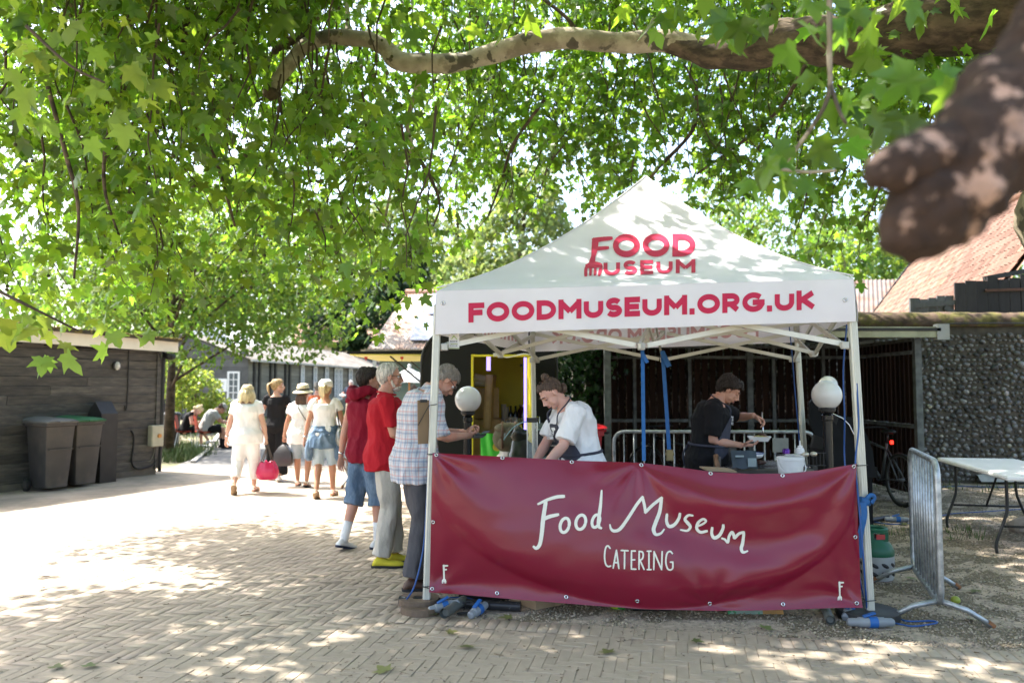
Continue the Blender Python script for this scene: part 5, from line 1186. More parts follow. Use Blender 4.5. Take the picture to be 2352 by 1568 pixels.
class Person:
    def __init__(s, label, loc, head, H=1.75, fem=False, fat=1., P=(0, 0, .975), lean=0., twist=0., side=0., hunch=0., feet=None, knees=None, wrists=None, elbows=None, hpitch=0., hyaw=0., hroll=0., skin=None, hands=None, vox=.009, sw=None, belly=0., group=None, face=True, lids=False, hs=1.06):
        s.k = k = H / 1.80; s.hk = k * hs; s.lids = lids; s.fem = fem; s.fat = fat; s.vox = vox; s.belly = belly
        s.t = thing('person', label, 'person', loc, math.radians(head), group); s.skin = skin or skinmat('skin', (.52, .30, .21))
        Pv = V(P) * k; s.P = Pv
        Rp = Matrix.Rotation(math.radians(twist * -.3), 3, 'Z'); R1 = Matrix.Rotation(math.radians(twist), 3, 'Z') @ Matrix.Rotation(math.radians(-lean), 3, 'X') @ Matrix.Rotation(math.radians(side), 3, 'Y')
        R0 = Matrix.Rotation(math.radians(twist * .4), 3, 'Z') @ Matrix.Rotation(math.radians(-lean * .6), 3, 'X') @ Matrix.Rotation(math.radians(side * .6), 3, 'Y'); R2 = R1 @ Matrix.Rotation(math.radians(-hunch), 3, 'X'); s.R2 = R2; s.R1 = R1
        # spine stations
        st = [(-.13, Rp), (-.05, Rp), (0, Rp), (.12, R0), (.24, R1), (.36, R1), (.45, R2), (.50, R2), (.54, R2), (.585, R2)]
        s.sp = []; p = Pv + V((0, 0, -.13 * k)); z = -.13
        for zz, R in st: p = p + (R @ V((0, 0, 1))) * ((zz - z) * k); z = zz; s.sp.append((zz, p.copy(), R))
        fem_r = [(.10, .085), (.178, .125), (.182, .125), (.152, .105), (.138, .105), (.150, .128), (.150, .108), (.115, .085), (.062, .062), (.052, .056)]
        mal_r = [(.10, .085), (.165, .122), (.168, .122), (.160, .115), (.160, .118), (.178, .128), (.176, .115), (.130, .090), (.068, .068), (.060, .062)]
        s.rr = [(a * (fat if i < 8 else 1 + (fat - 1) * .4), b_ * (fat if i < 8 else 1 + (fat - 1) * .4)) for i, (a, b_) in enumerate(fem_r if fem else mal_r)]
        nk = s.sp[7][1]; sw = sw or (.165 if fem else .19); sw *= (1 + (fat - 1) * .5); s.nk = s.sp[8][1]
        s.S = [nk + R2 @ (V((e * sw, -.005, -.035)) * k) for e in (-1, 1)]; s.Hp = [Pv + Rp @ (V((e * .09 * (1 + (fat - 1) * .5), 0, -.04)) * k) for e in (-1, 1)]
        feet = feet or [(-.11, 0, .088, 8, 0), (.11, 0, .088, -8, 0)]; knees = knees or [(-.1, 1, 0), (.1, 1, 0)]
        s.feet = []; s.leg = []
        for i in (0, 1):
            x, y, z, yw, pt = feet[i]; an = V((x, y, z)) * k; kn, an = ik(s.Hp[i], an, .43 * k, .425 * k, knees[i]); s.leg.append((s.Hp[i], kn, an)); s.feet.append((an, footframe(an, math.radians(yw), math.radians(pt))))
        wrists = wrists or [(-.27, .05, .82), (.27, .05, .82)]; elbows = elbows or [(-.4, -1, 0), (.4, -1, 0)]; s.arm = []
        for i in (0, 1):
            el, wr = ik(s.S[i], V(wrists[i]) * k, .295 * k, .26 * k, elbows[i]); s.arm.append((s.S[i], el, wr))
        s.hands = hands or [dict(), dict()]
        s.hR = R2 @ Matrix.Rotation(math.radians(hyaw), 3, 'Z') @ Matrix.Rotation(math.radians(-hpitch), 3, 'X') @ Matrix.Rotation(math.radians(hroll), 3, 'Y')
        s.hc = s.nk + R2 @ (V((0, .012, .045)) * k) + s.hR @ (V((0, .02, .100)) * k)
        s.body(face)
    def h(s, x, y, z): return s.hc + s.hR @ (V((x, y, z)) * s.hk)
    def ring(s, i, e=0., n=20, grow=1., a0=0, a1=2 * PI, end=False):
        zz, p, R = s.sp[i]; rx, ry = s.rr[i]; rx = (rx * grow + e) * s.k; ry = (ry * grow + e) * s.k; out = []
        fw = {4: .012, 5: .02, 6: .008}.get(i, 0) if s.fem else 0; fw += s.belly * {2: .4, 3: 1, 4: .8, 5: .3}.get(i, 0)
        for t in np.linspace(a0, a1, n, endpoint=end):
            c_, s_ = math.cos(t), math.sin(t); q = 1. + (.10 * abs(math.sin(2 * t)) if i in (3, 4, 5, 6) else 0)
            yy = ry * s_ * q + (fw * s.k * max(0, s_)); 
            if i in (1, 2) and s_ < 0: yy *= 1.12
            out.append(p + R @ V((rx * c_ * q, yy, 0)))
        return out
    def add(s, name, mb_or_me, mat, label=None):
        me = mb_or_me if not isinstance(mb_or_me, MB) else mb_or_me.mesh(name, None, True)
        me.materials.clear(); me.materials.append(mat); me.name = name; return link(name, me, s.t, local=True, label=label)
    def limb_r(s): f = 1 + (s.fat - 1) * .7; return f * s.k
    def body(s, face):
        k, f = s.k, s.limb_r(); b = MB()
        b.rings([s.ring(i, -.012 if i < 8 else 0) for i in range(10)]); 
        b.tube([s.nk - s.R2 @ (V((0, .0, .05)) * k), s.nk.lerp(s.hc, .35), s.h(0, -.02, -.05)], [.064 * k * (1 if not s.fem else .86), .058 * k * (1 if not s.fem else .86), .056 * k * (1 if not s.fem else .9)], 12)
        for hp, kn, an in s.leg:
            cal = kn.lerp(an, .3); b.tube([hp, hp.lerp(kn, .4), hp.lerp(kn, .85), kn, cal, kn.lerp(an, .62), an], [.080 * f, .078 * f, .058 * f, .054 * f, .057 * f, .045 * f, .036 * k], 12); b.ell(hp, .082 * f, 12, 8)
            if not s.fem: pass
        for i, (sh, el, wr) in enumerate(s.arm):
            b.ell(sh, .056 * f, 12, 8); b.tube([sh.lerp(s.nk, .35), sh, sh.lerp(el, .4), el, el.lerp(wr, .25), wr.lerp(el, .25), wr], [.055 * f, .053 * f, .047 * f, .039 * f, .041 * f, .031 * k, .026 * k], 12)
        m1 = remesh(b, s.vox, 4)
        k = s.hk; b = MB(); H = s.h; q = lambda r: tuple(v * k for v in r); M = s.hR; wd = 1. if not s.fem else .96
        b.ell(H(0, -.015, .030), q((.074, .094, .085)), 16, 12, M); b.ell(H(0, .028, -.03), q((.058 * wd, .062, .085)), 14, 10, M); b.ell(H(0, .034, -.074), q((.047 * wd, .046, .038)), 12, 8, M); b.ell(H(0, .068, -.097), q((.021, .017, .016)), 10, 7, M)
        b.tube([H(0, .084, .018), H(0, .102, -.014), H(0, .113, -.031)], [.009 * k, .012 * k, .0135 * k], 8)
        for e in (-1, 1):
            b.ell(H(e * .010, .098, -.036), q((.009, .011, .008)), 8, 6, M); b.ell(H(e * .037, .060, -.024), q((.022, .02, .022)), 10, 7, M); b.ell(H(e * .042, .050, -.05), q((.018, .022, .022)), 10, 7, M)
            b.ell(H(e * .075, -.006, -.006), q((.010, .020, .032)), 8, 8, M @ Matrix.Rotation(e * -.3, 3, 'Z'))
        b.tube([H(-.046, .066, .028), H(0, .085, .030), H(.046, .066, .028)], .011 * k, 8); b.ell(H(0, .087, -.060), q((.023, .014, .012)), 10, 7, M); b.tube([H(0, -.02, -.04), H(0, -.025, -.10)], .05 * k, 12)
        m2 = remesh(b, .0048 if s.vox < .012 else .007, 3)
        n = len(m2.vertices); co = np.empty(n * 3, np.float32); m2.vertices.foreach_get('co', co); co = co.reshape(-1, 3); fw = np.array(s.hR @ V((0, 1, 0)))
        for e in (-1, 1):
            d2 = ((co - np.array(H(e * .031, .080, .010))) ** 2).sum(1); co -= fw * (.011 * k * np.exp(-d2 / (2 * (.0125 * k) ** 2)))[:, None]
        d2 = ((co - np.array(H(0, .102, -.0605))) ** 2); dz = (co - np.array(H(0, .1, -.0605))) @ np.array(s.hR @ V((0, 0, 1))); dx = (co - np.array(H(0, .1, 0))) @ np.array(s.hR @ V((1, 0, 0)))
        fr = ((co - np.array(H(0, .07, 0))) @ fw) > 0; co -= fw * (.004 * k * np.exp(-dz ** 2 / (2 * (.003 * k) ** 2)) * np.exp(-dx ** 2 / (2 * (.016 * k) ** 2)) * fr)[:, None]
        m2.vertices.foreach_set('co', co.ravel())
        ms = [m1, m2]; b = MB(); k = s.k
        for i, (sh, el, wr) in enumerate(s.arm):
            hd = s.hands[i]; sd = 1 if i == 1 else -1; d = V(hd.get('d', (wr - el).normalized() * .8 + V((0, .15, -.2)))); nn = V(hd.get('n', V((-sd, 0, 0)) + V((0, -.2, 0))))
            handmesh(b, wr + d.normalized() * .012 * k, d, nn, hd.get('curl', .45), sd * (-1 if hd.get('flip') else 1), k * (.92 if s.fem else 1.), hd.get('thumb', .5))
            b.ell(wr, .027 * k, 10, 7)
        ms.append(b.mesh('hands', None, True)); s.add('body', joinmesh(ms, 'body'), s.skin)
        if face:
            k = s.hk
            W = pbr('eye_white', (.75, .73, .70), .2); I = pbr('iris', (.05, .035, .025), .15); L = pbr('lip', (.40, .16, .14), .45)
            for e in (-1, 1):
                m = MB(); m.ell(H(e * .031, .0685, .010), .0125 * k, 12, 8, M); o = s.add('eyelid' if s.lids else 'eye', m, s.skin if s.lids else W)
                if s.lids: m = MB(); m.tube([H(e * x, y, z) for x, y, z in ((.018, .079, .004), (.031, .083, .001), (.044, .075, .004))], .0022 * k, 5); m.build('lash', I, o, smooth=True, local=True); continue
                m = MB(); m.ell(H(e * .031, .0765, .0095), q((.006, .005, .006)), 10, 6, M); o2 = m.build('iris', I, o, smooth=True, local=True)
            m = MB(); m.ell(H(0, .0945, -.0565), q((.022, .0075, .0045)), 12, 6, M); m.ell(H(0, .0945, -.0655), q((.019, .0080, .0055)), 12, 6, M); s.add('lips', m, L)
    # ---- clothes
    def top(s, name, mat, sleeve=.62, hem=-.12, ease=.018, flare=0., wr=.006, scoop=8, sl_r=1.25, vox=None, seed=1, hemw=1.):
        b = MB(); k, f = s.k, s.limb_r(); rg = []
        for i in range(0, scoop):
            zz = s.sp[i][0]
            if zz < hem - .04: continue
            g = 1. + flare * max(0, (.24 - zz)) + (.10 if i == 0 else 0) 
            if i == 0: rg.append([p_ for p_ in s.ring(0, ease + .05)])
            else: rg.append(s.ring(i, (ease + (.022 if i <= 2 else 0)) if i < 7 else ease * .6, grow=g))
        if hem < s.sp[0][0]:   # longer than the hips: extend down
            z0, p, R = s.sp[1]; low = [q + V((0, 0, (hem - z0) * k)) for q in s.ring(1, ease + .01, grow=(1. + flare * .5) * hemw)]; rg = [low] + [r for r in rg[1:]]
        b.rings(rg)
        if sleeve > 0:
            for sh, el, wr_ in s.arm:
                r0 = .060 * f; a = sh.lerp(s.nk, .38); pts = [a, sh]; rs = [.072 * f, .066 * f + ease * .4]
                if sleeve <= 1: e = sh.lerp(el, sleeve); pts += [sh.lerp(e, .5), e]; rs += [.052 * f * sl_r, .050 * f * sl_r]
                else: e = el.lerp(wr_, sleeve - 1); pts += [sh.lerp(el, .5), el, e]; rs += [.050 * f * sl_r, .044 * f * sl_r, .036 * f * sl_r]
                b.tube(pts, rs, 14)
        return s.add(name, remesh(b, vox or s.vox, 3, wr, 9, (1, 1, .6), seed), mat)
    def pants(s, name, mat, length=1., rk=1.25, hemr=.075, ease=.012, waist=2, wr=.007, seed=2, vox=None, thigh=1.13):
        """length 0 crotch, 1 knee, 2 ankle"""
        b = MB(); k, f = s.k, s.limb_r(); b.rings([s.ring(0, ease - .005)] + [s.ring(i, ease) for i in range(1, waist + 1)])
        for hp, kn, an in s.leg:
            kn2 = kn; pts = [hp + V((0, 0, .03)) * k, hp.lerp(kn, .35)]; rs = [.092 * f, .086 * f * thigh]
            if length <= 1: e = hp.lerp(kn, length); pts += [hp.lerp(e, .75), e]; rs += [lerp(.085 * f * thigh, hemr * k, .6), hemr * k]
            else: e = kn.lerp(an, length - 1); pts += [hp.lerp(kn, .8), kn, kn.lerp(e, .5), e]; rs += [.066 * f * rk, .060 * f * rk, lerp(.06 * f * rk, hemr * k, .6), hemr * k]
            b.tube(pts, rs, 14)
        return s.add(name, remesh(b, vox or s.vox, 3, wr, 8, (1, 1, .5), seed), mat)
    def shoes(s, mat, solemat=None, low=0., L=.285, name='shoe', wd=.05):
        for an, R in s.feet:
            b = MB(); shoe(b, an, R, s.k, L, wd, .115 - low, low); o = s.add(name, b, mat)
            if solemat: m = MB(); sole(m, an, R, s.k, L); m.build('sole', solemat, o, ang=40, local=True)
    def barefeet(s, strapmat, solemat):
        for an, R in s.feet:
            b = MB(); shoe(b, an, R, s.k, .25, .042, .085, .02); s.add('foot', b, s.skin)
            m = MB(); sole(m, an, R, s.k, .262, .02, -.10); o = s.add('sandal', m, solemat)
            m = MB()
            for y in (.12, .03): m.tube([an + R @ (V((x_, y, z_)) * s.k) for x_, z_ in ((-.047, -.08), (-.035, -.048 + .02 * (y < .1)), (0, -.038 + .03 * (y < .1)), (.035, -.048 + .02 * (y < .1)), (.047, -.08))], .008, 6, ell=(1, 1.6))
            m.tube([an + R @ (V((.036 * math.cos(a), -.03 + .04 * math.sin(a), -.03)) * s.k) for a in np.linspace(0, 2 * PI, 14, endpoint=False)], .006, 5, closed=True); m.build('strap', strapmat, o, smooth=True, local=True)
    def socks(s, mat, top=.16):
        for (hp, kn, an), (a2, R) in zip(s.leg, s.feet):
            b = MB(); d = (kn - an).normalized(); b.tube([an - V((0, 0, .03)) * s.k, an, an + d * top * .6 * s.k, an + d * top * s.k], [.044 * s.k, .042 * s.k, .046 * s.k, .048 * s.k], 12); s.add('sock', b, mat)
    def hair(s, mat, style='short', th=.012, back=-.075, sidez=.0, frontz=.066, vol=1., top=0., seed=1, clumps=420, fringe=False):
        k = s.hk; vs_ = []; fs = []; nu, nv = 40, 26; idx = {}; rd = random.Random(seed)
        def hl(a):   # hairline height by angle (0 = right, pi/2 = front)
            f = math.sin(a); c_ = abs(math.cos(a))
            if f > 0: return lerp(sidez, frontz, smooth01(f * 1.25)) if f < .95 else frontz
            return lerp(sidez, back, smooth01(-f * 1.3))
        for j in range(nv):
            for i in range(nu):
                a = 2 * PI * i / nu; z_top = .122 + top; z = lerp(hl(a), z_top, (j / (nv - 1)) ** .8); zz = (z - .030) / (.090 + th + top); zz = max(-.995, min(.9995, zz)); r = math.sqrt(1 - zz * zz) if zz > 0 else math.sqrt(max(.04, 1 - .75 * zz * zz))
                bump = 1 + .035 * noise.noise(V((a * 5, z * 14, seed * 3))) * vol + .02 * noise.noise(V((math.cos(a) * 14, math.sin(a) * 14, z * 6)))
                tj = th * min(1, (j + .6) / 5) - (.002 if j < 2 else 0); x = (.0745 + tj) * r * math.cos(a) * bump; y = -.015 + (.0945 + tj) * r * math.sin(a) * bump
                if j == 0: x *= .97; y = -.015 + (y + .015) * .97
                vs_.append(s.h(x, y, z)); idx[i, j] = len(vs_) - 1
        for j in range(nv - 1):
            for i in range(nu): fs.append((idx[i, j], idx[(i + 1) % nu, j], idx[(i + 1) % nu, j + 1], idx[i, j + 1]))
        b = MB(); b.add(vs_, fs); H = s.h; cen = H(0, -.015, .03)
        for _ in range(clumps):     # locks that break up the outline and the hairline
            i = rd.randrange(nu); j = min(nv - 2, int(rd.random() ** 1.3 * nv)); p0 = vs_[idx[i, j]]; a = 2 * PI * i / nu; fr = math.sin(a)
            q0 = vs_[idx[(i + rd.choice((-2, -1, 0, 1, 2))) % nu, max(0, j - 4)]] if j > 3 else p0 + (vs_[idx[i, 0]] - vs_[idx[i, 4]])
            d = (q0 - p0); d = d.normalized() if d.length > 1e-5 else V((0, 0, -1)); o_ = (p0 - cen).normalized(); L = rd.uniform(.02, .045) * k * (.5 if fr > .6 and j < 5 and not fringe else 1) * min(1.3, .6 + vol * .4)
            b.tube([p0 - d * L * .3, p0 + o_ * .001 * k * vol, p0 + d * L * .6 + o_ * .002 * vol * k, p0 + d * L + o_ * rd.uniform(-.003, .005) * vol * k], [.003 * k, .0055 * k, .0045 * k, .0008 * k], 5)
        if style == 'bob':
            for r_, zl in ((1., -.155), (.86, -.14)):
                def C(u, v):
                    a = lerp(math.radians(-208), math.radians(28), u); z = lerp(.05, zl + .02 * math.sin(a * 7), v); w = 1.06 + .40 * math.sin(PI * v * .68) + .02 * noise.noise(V((a * 12, v, 0)))
                    return H((.082) * math.cos(a) * w * r_, -.02 + .100 * math.sin(a) * w * r_ - .012 * v, z)
                b.grid(C, 44, 14)
                for _ in range(70):
                    u = rd.random(); b.tube([C(u, v) + (C(u, v) - H(0, -.02, lerp(.05, zl, v))).normalized() * .003 for v in (.05, .35, .65, .9, 1.03)], [.003 * k, .006 * k, .0065 * k, .005 * k, .001 * k], 5)
        if style == 'pony':
            b.ell(H(0, -.122, .045), (.022 * k, .02 * k, .022 * k), 10, 7)
            for j in range(7): b.tube(spline([H((j - 3) * .006, -.115, .05), H((j - 3) * .012, -.165, .03), H((j - 3) * .011, -.165, -.05), H((j - 3) * .007 + .008 * math.sin(j), -.14, -.15 - .01 * (j % 3))], 5), [.011 * k] * 8 + [.012 * k] * 5 + [.006 * k, .003 * k, .002 * k], 7)
        if style == 'bun':
            b.ell(H(0, -.065, .132), (.029 * k, .028 * k, .029 * k), 12, 9); b.tube([H(.02 * math.cos(a) * 1.3, -.065 + .024 * math.sin(a), .122 + .012 * math.sin(3 * a)) for a in np.linspace(0, 2 * PI, 14, endpoint=False)], .011 * k, 7, closed=True); b.ell(H(0, -.105, -.055), (.055 * k, .03 * k, .045 * k), 12, 8)
        if style == 'long':
            for j in range(9): x = (j - 4) * .016; b.tube(spline([H(x, -.10, .0), H(x * 1.2, -.125, -.08), H(x * 1.1, -.11, -.17), H(x * .8, -.10, -.24)], 4), [.017 * k] * 8 + [.013 * k] * 3 + [.005 * k] * 2, 7)
        return s.add('hair', b, mat)
    def brows(s, mat):
        for e in (-1, 1):
            b = MB(); b.tube([s.h(e * x, y, z) for x, y, z in ((.014, .094, .031), (.032, .089, .036), (.049, .074, .030))], [.003 * s.k, .0042 * s.k, .0025 * s.k], 6); s.add('eyebrow', b, mat)
    def beard(s, mat, th=1.):
        b = MB(); H = s.h; M = s.hR; q = lambda r: tuple(v * s.k for v in r)
        b.ell(H(0, .052, -.092), q((.046 * th, .040, .030)), 12, 8, M); b.ell(H(0, .083, -.079), q((.026, .022, .012)), 10, 6, M); b.tube([H(-.03, .086, -.056), H(0, .104, -.048), H(.03, .086, -.056)], .006 * s.k, 7)
        for e in (-1, 1): b.tube([H(e * .064, .008, -.02), H(e * .060, .018, -.05), H(e * .050, .040, -.08)], [.008 * s.k, .012 * s.k, .015 * s.k], 8)
        return s.add('beard', remesh(b, .005, 2, .002, 60), mat)
    def glasses(s, mat, lens=None, dark=False):
        b = MB(); H = s.h
        for e in (-1, 1):
            b.tube([H(e * (.031 + .023 * math.cos(a)), .096 - .012 * (math.cos(a) > .5), .008 + .016 * math.sin(a)) for a in np.linspace(0, 2 * PI, 14, endpoint=False)], .0022 * s.k, 5, closed=True); b.tube([H(e * .054, .088, .012), H(e * .078, .04, .014), H(e * .082, -.015, .008)], .0024 * s.k, 5)
        b.tube([H(-.009, .099, .010), H(.009, .099, .010)], .002 * s.k, 5); o = s.add('spectacles', b, mat)
        if lens:
            m = MB()
            for e in (-1, 1): m.ell(H(e * .031, .095, .008), (.022 * s.k, .003 * s.k, .015 * s.k), 12, 6, s.hR)
            m.build('lens', lens, o, smooth=True, local=True)
    def band(s, name, mat, i, t, w=.03, r=.031):
        """watch or bracelet on forearm i"""
        sh, el, wr = s.arm[i]; p = wr.lerp(el, t); d = (el - wr).normalized(); b = MB(); b.tube([p - d * w / 2, p + d * w / 2], r * s.k, 14); return s.add(name, b, mat)
    def w(s, p): return wm(s.t) @ V(p)
# ================================================================= who is there
SK1 = skinmat('skin_pale', (.56, .34, .255)); SK2 = skinmat('skin_tan', (.45, .235, .15)); SK3 = skinmat('skin_ruddy', (.52, .285, .205))
WHITE = cloth('white_cotton', (.80, .80, .80)); BLACKC = cloth('black_jersey', (.010, .010, .0115)); REDT = cloth('red_cotton', (.40, .012, .022)); MAROON = cloth('maroon_jersey', (.20, .006, .022)); NAVY = cloth('navy_cotton', (.022, .03, .055))
DENIM = cloth('blue_denim', (.085, .14, .22), col2=(.16, .23, .32), c2scale=7); LDENIM = cloth('light_denim', (.33, .43, .50), col2=(.42, .5, .56), c2scale=6); LGREY = cloth('stone_twill', (.47, .44, .385)); DGREY = cloth('slate_trouser', (.075, .074, .082)); BEIGE = cloth('beige_twill', (.46, .38, .25)); GREYT = cloth('grey_marl', (.42, .42, .41)); APRON = cloth('slate_apron', (.055, .058, .078)); ORANGE = cloth('orange_cotton', (.55, .13, .05)); HIVIS = cloth('yellow_vest', (.62, .72, .10)); PINK = cloth('pink_cotton', (.55, .18, .26))
HBLOND = hairmat('blonde_hair', (.60, .50, .30)); HDBLOND = hairmat('dark_blonde_hair', (.36, .25, .12)); HBROWN = hairmat('brown_hair', (.075, .042, .026)); HBLACK = hairmat('dark_hair', (.022, .015, .011)); HGREY = hairmat('grey_hair', (.24, .22, .195)); HWHITE = hairmat('white_hair', (.56, .53, .47)); HMID = hairmat('chestnut_hair', (.085, .055, .037))
M_YSHOE = pbr('yellow_suede', (.58, .50, .035), .8, .1, 20); M_SOLED = pbr('dark_sole', (.02, .02, .022), .7); M_SOLEW = pbr('white_sole', (.72, .72, .70), .6); M_WSHOE = pbr('white_leather', (.70, .70, .68), .5); M_BRSHOE = pbr('brown_leather', (.07, .035, .022), .55, .2, 12); M_TANS = pbr('tan_sole', (.36, .24, .14), .75); M_STRAPW = pbr('pale_strap', (.55, .47, .38), .6)
M_SPEC = pbr('dark_rim', (.02, .02, .025), .3); M_DLENS = pbr('dark_lens', (.01, .01, .012), .08)
def plaid():
    m = bpy.data.materials.new('plaid_cotton'); m.use_nodes = True; N, L = nodes(m); b = N['Principled BSDF']; b.inputs['Roughness'].default_value = .9; b.inputs['Specular IOR Level'].default_value = .15
    tc = N.new('ShaderNodeTexCoord'); sx = N.new('ShaderNodeSeparateXYZ'); L.new(tc.outputs['Object'], sx.inputs[0]); c = rgb(N, (.62, .62, .64))
    ad = N.new('ShaderNodeMath'); ad.operation = 'ADD'; L.new(sx.outputs[0], ad.inputs[0]); L.new(sx.outputs[1], ad.inputs[1])
    def stripe(src, per, w, ph):
        a = N.new('ShaderNodeMath'); a.operation = 'MULTIPLY_ADD'; a.inputs[1].default_value = 1 / per; a.inputs[2].default_value = ph + 50; L.new(src, a.inputs[0])
        f = N.new('ShaderNodeMath'); f.operation = 'FRACT'; L.new(a.outputs[0], f.inputs[0]); l = N.new('ShaderNodeMath'); l.operation = 'LESS_THAN'; l.inputs[1].default_value = w; L.new(f.outputs[0], l.inputs[0]); k = N.new('ShaderNodeMath'); k.operation = 'MULTIPLY'; k.inputs[1].default_value = .55; L.new(l.outputs[0], k.inputs[0]); return k.outputs[0]
    for src in (ad.outputs[0], sx.outputs[2]):
        for per, w, ph, col in ((.07, .24, 0, (.20, .25, .36)), (.07, .10, .55, (.56, .20, .16)), (.035, .12, .3, (.36, .38, .45))): c = mixc(N, L, stripe(src, per, w, ph), c, rgb(N, col))
    L.new(c, b.inputs['Base Color']); n = N.new('ShaderNodeTexNoise'); n.inputs['Scale'].default_value = 14; L.new(tc.outputs['Object'], n.inputs[0]); bp = N.new('ShaderNodeBump'); bp.inputs['Strength'].default_value = .6; bp.inputs['Distance'].default_value = .035; L.new(n.outputs[0], bp.inputs['Height']); L.new(bp.outputs[0], b.inputs['Normal']); return m
PLAID = plaid()
WK = 'visitors walking away up the yard'; QU = 'customers queuing beside the tent'
# ---- walkers
p = Person('woman in white top and white cropped trousers with blonde bob, carrying a red bag', gnd(563, 1131), 6, 1.60, True, 1.24, vox=.012, skin=SK1, feet=[(-.12, -.25, .17, 6, 50), (.11, .16, .09, -6, -4)], wrists=[(-.34, -.02, .80), (.35, .0, .80)], elbows=[(-1, -.6, 0), (1, -.6, 0)], hands=[{}, dict(curl=1.1)], hyaw=-12, group=WK)
p.pants('trousers', WHITE, 1.72, 1.45, .078, .012, wr=.006); p.top('shirt', WHITE, .52, -.16, .026, .12, .006, seed=4); p.hair(HBLOND, 'bob', .016, seed=2); p.barefeet(M_STRAPW, M_TANS); p.glasses(M_SPEC, M_DLENS); p.band('bracelet', M_STEEL, 0, .12, .012); W1 = p
p = Person('woman in black tee and wide black trousers with a ponytail, looking sideways', gnd(632, 1104), 4, 1.70, True, 1.02, vox=.012, skin=SK1, feet=[(-.08, .20, .09, 3, 0), (.10, -.14, .11, -5, 18)], wrists=[(-.36, .06, .86), (.33, .14, .92)], elbows=[(-1, -.7, 0), (1, -.7, 0)], hyaw=-62, group=WK)
p.top('shirt', BLACKC, .36, -.06, .008, 0, .004, seed=7); p.pants('trousers', BLACKC, 1.93, 1.75, .135, .010, 3, .010, thigh=1.2); p.hair(HDBLOND, 'pony', .012, seed=3); p.shoes(M_WSHOE, M_SOLEW); W2 = p
p = Person('woman in straw hat, loose white blouse and pale denim shorts, carrying a grey bag', gnd(692, 1117), 2, 1.56, True, 1.12, vox=.012, skin=SK2, feet=[(-.10, .14, .09, 5, 0), (.12, -.12, .11, -8, 16)], wrists=[(-.36, .02, .80), (.26, .16, .86)], elbows=[(-1, -.6, 0), (1, -.6, 0)], hands=[dict(curl=1.1), {}], hyaw=-6, group=WK)
p.pants('shorts', LDENIM, 1.02, 1.3, .088, .014); p.top('blouse', WHITE, .5, -.20, .030, .2, .010, sl_r=1.5, seed=9); p.hair(HBROWN, 'long', .010, seed=5); p.barefeet(M_STRAPW, M_SOLED); W3 = p
b = MB(); H = p.h; b.lathe(p.h(0, -.012, .065), [(.165, -.03), (.150, -.012), (.105, .006), (.098, .01), (.094, .06), (.082, .10), (.05, .112), (.0, .108)], 28, p.hR @ Matrix.Rotation(.1, 3, 'X')); hat = p.add('hat', b, pbr('straw', (.66, .58, .40), .85, .1, 40, .3, 200)); m = MB(); m.lathe(p.h(0, -.012, .065), [(.1005, .012), (.099, .04)], 28, p.hR @ Matrix.Rotation(.1, 3, 'X'), cap=False); m.build('hat_band', M_BLACK, hat, smooth=True, local=True)
b = MB(); b.tube(spline([p.nk + V((-.06, .02, .0)), p.sp[6][1] + V((-.03, -.135, 0)), p.sp[4][1] + V((.08, -.145, 0)), p.sp[2][1] + V((.19, -.06, .02))], 6), .006, 6); p.add('bag_strap', b, M_BLACK)
p = Person('woman in white cap and off-shoulder top with denim jacket tied round her waist', gnd(744, 1141), 0, 1.66, True, 1.06, vox=.012, skin=SK2, feet=[(-.08, -.16, .13, 4, 34), (.10, .16, .09, -4, -2)], wrists=[(-.33, .0, .80), (.34, .10, .86)], elbows=[(-1, -.7, 0), (1, -.7, 0)], hyaw=-8, group=WK)
p.pants('shorts', LDENIM, 1.06, 1.3, .085, .012); p.top('blouse', WHITE, .42, -.02, .016, .1, .008, 7, 1.55, seed=12); p.hair(HBLOND, 'pony', .010, seed=6); p.barefeet(M_STRAPW, M_TANS); p.band('bracelet', M_STEEL, 0, .1, .012); W4 = p
b = MB(); b.lathe(p.h(0, -.015, .045), [(.094, -.015), (.100, .02), (.092, .06), (.06, .088), (.0, .094)], 24, p.hR); b.grid(lambda u, v: p.h((u - .5) * .14, .07 + v * .075 * math.sin(PI * (.15 + u * .7)), .045 - .02 * v), 8, 4); p.add('cap', b, WHITE)
b = MB(); b.rings([p.ring(i, .03 + e, grow=g) for i, e, g in ((3, 0, 1), (2, .012, 1.02), (1, .02, 1.05))] + [[q + V((0, -.02, -.15 - .10 * noise.noise(q * 6))) for q in p.ring(1, .04, grow=1.10)]]); jk = p.add('tied_jacket', remesh(b, .012, 2, .016, 10, (1, 1, .6), 3), DENIM)
for e in (-1, 1): b = MB(); b.tube(spline([p.sp[2][1] + V((e * .16, -.03, -.02)), p.sp[1][1] + V((e * .20, -.08, -.12)), p.sp[0][1] + V((e * .21, -.05, -.26))], 5), [.05] * 6 + [.055] * 4 + [.035], 9); b.build('sleeve', DENIM, jk, smooth=True, local=True)
p = Person('grey-haired person in orange vest top, mostly hidden behind the white cap', gnd(727, 1052), 0, 1.68, False, 1.05, vox=.014, skin=SK3, group=WK); p.top('vest', ORANGE, 0, -.16, .02, .1); p.pants('shorts', BEIGE, 1.0, 1.3, .09); p.hair(HGREY, 'short', .010); p.shoes(M_WSHOE, M_SOLEW)
p = Person('man in navy tee and beige trousers holding a white tray by the barn', gnd(806, 972), 172, 1.86, False, 1.12, vox=.016, skin=SK3, belly=.04, feet=[(-.14, .02, .088, 12, 0), (.12, .0, .088, -14, 0)], wrists=[(-.33, .02, .92), (.24, .28, 1.10)], elbows=[(-1, -.6, 0), (1, -.6, -.3)], hands=[{}, dict(d=(-.2, .9, .1), n=(0, 0, 1), curl=.3)], hyaw=-15)
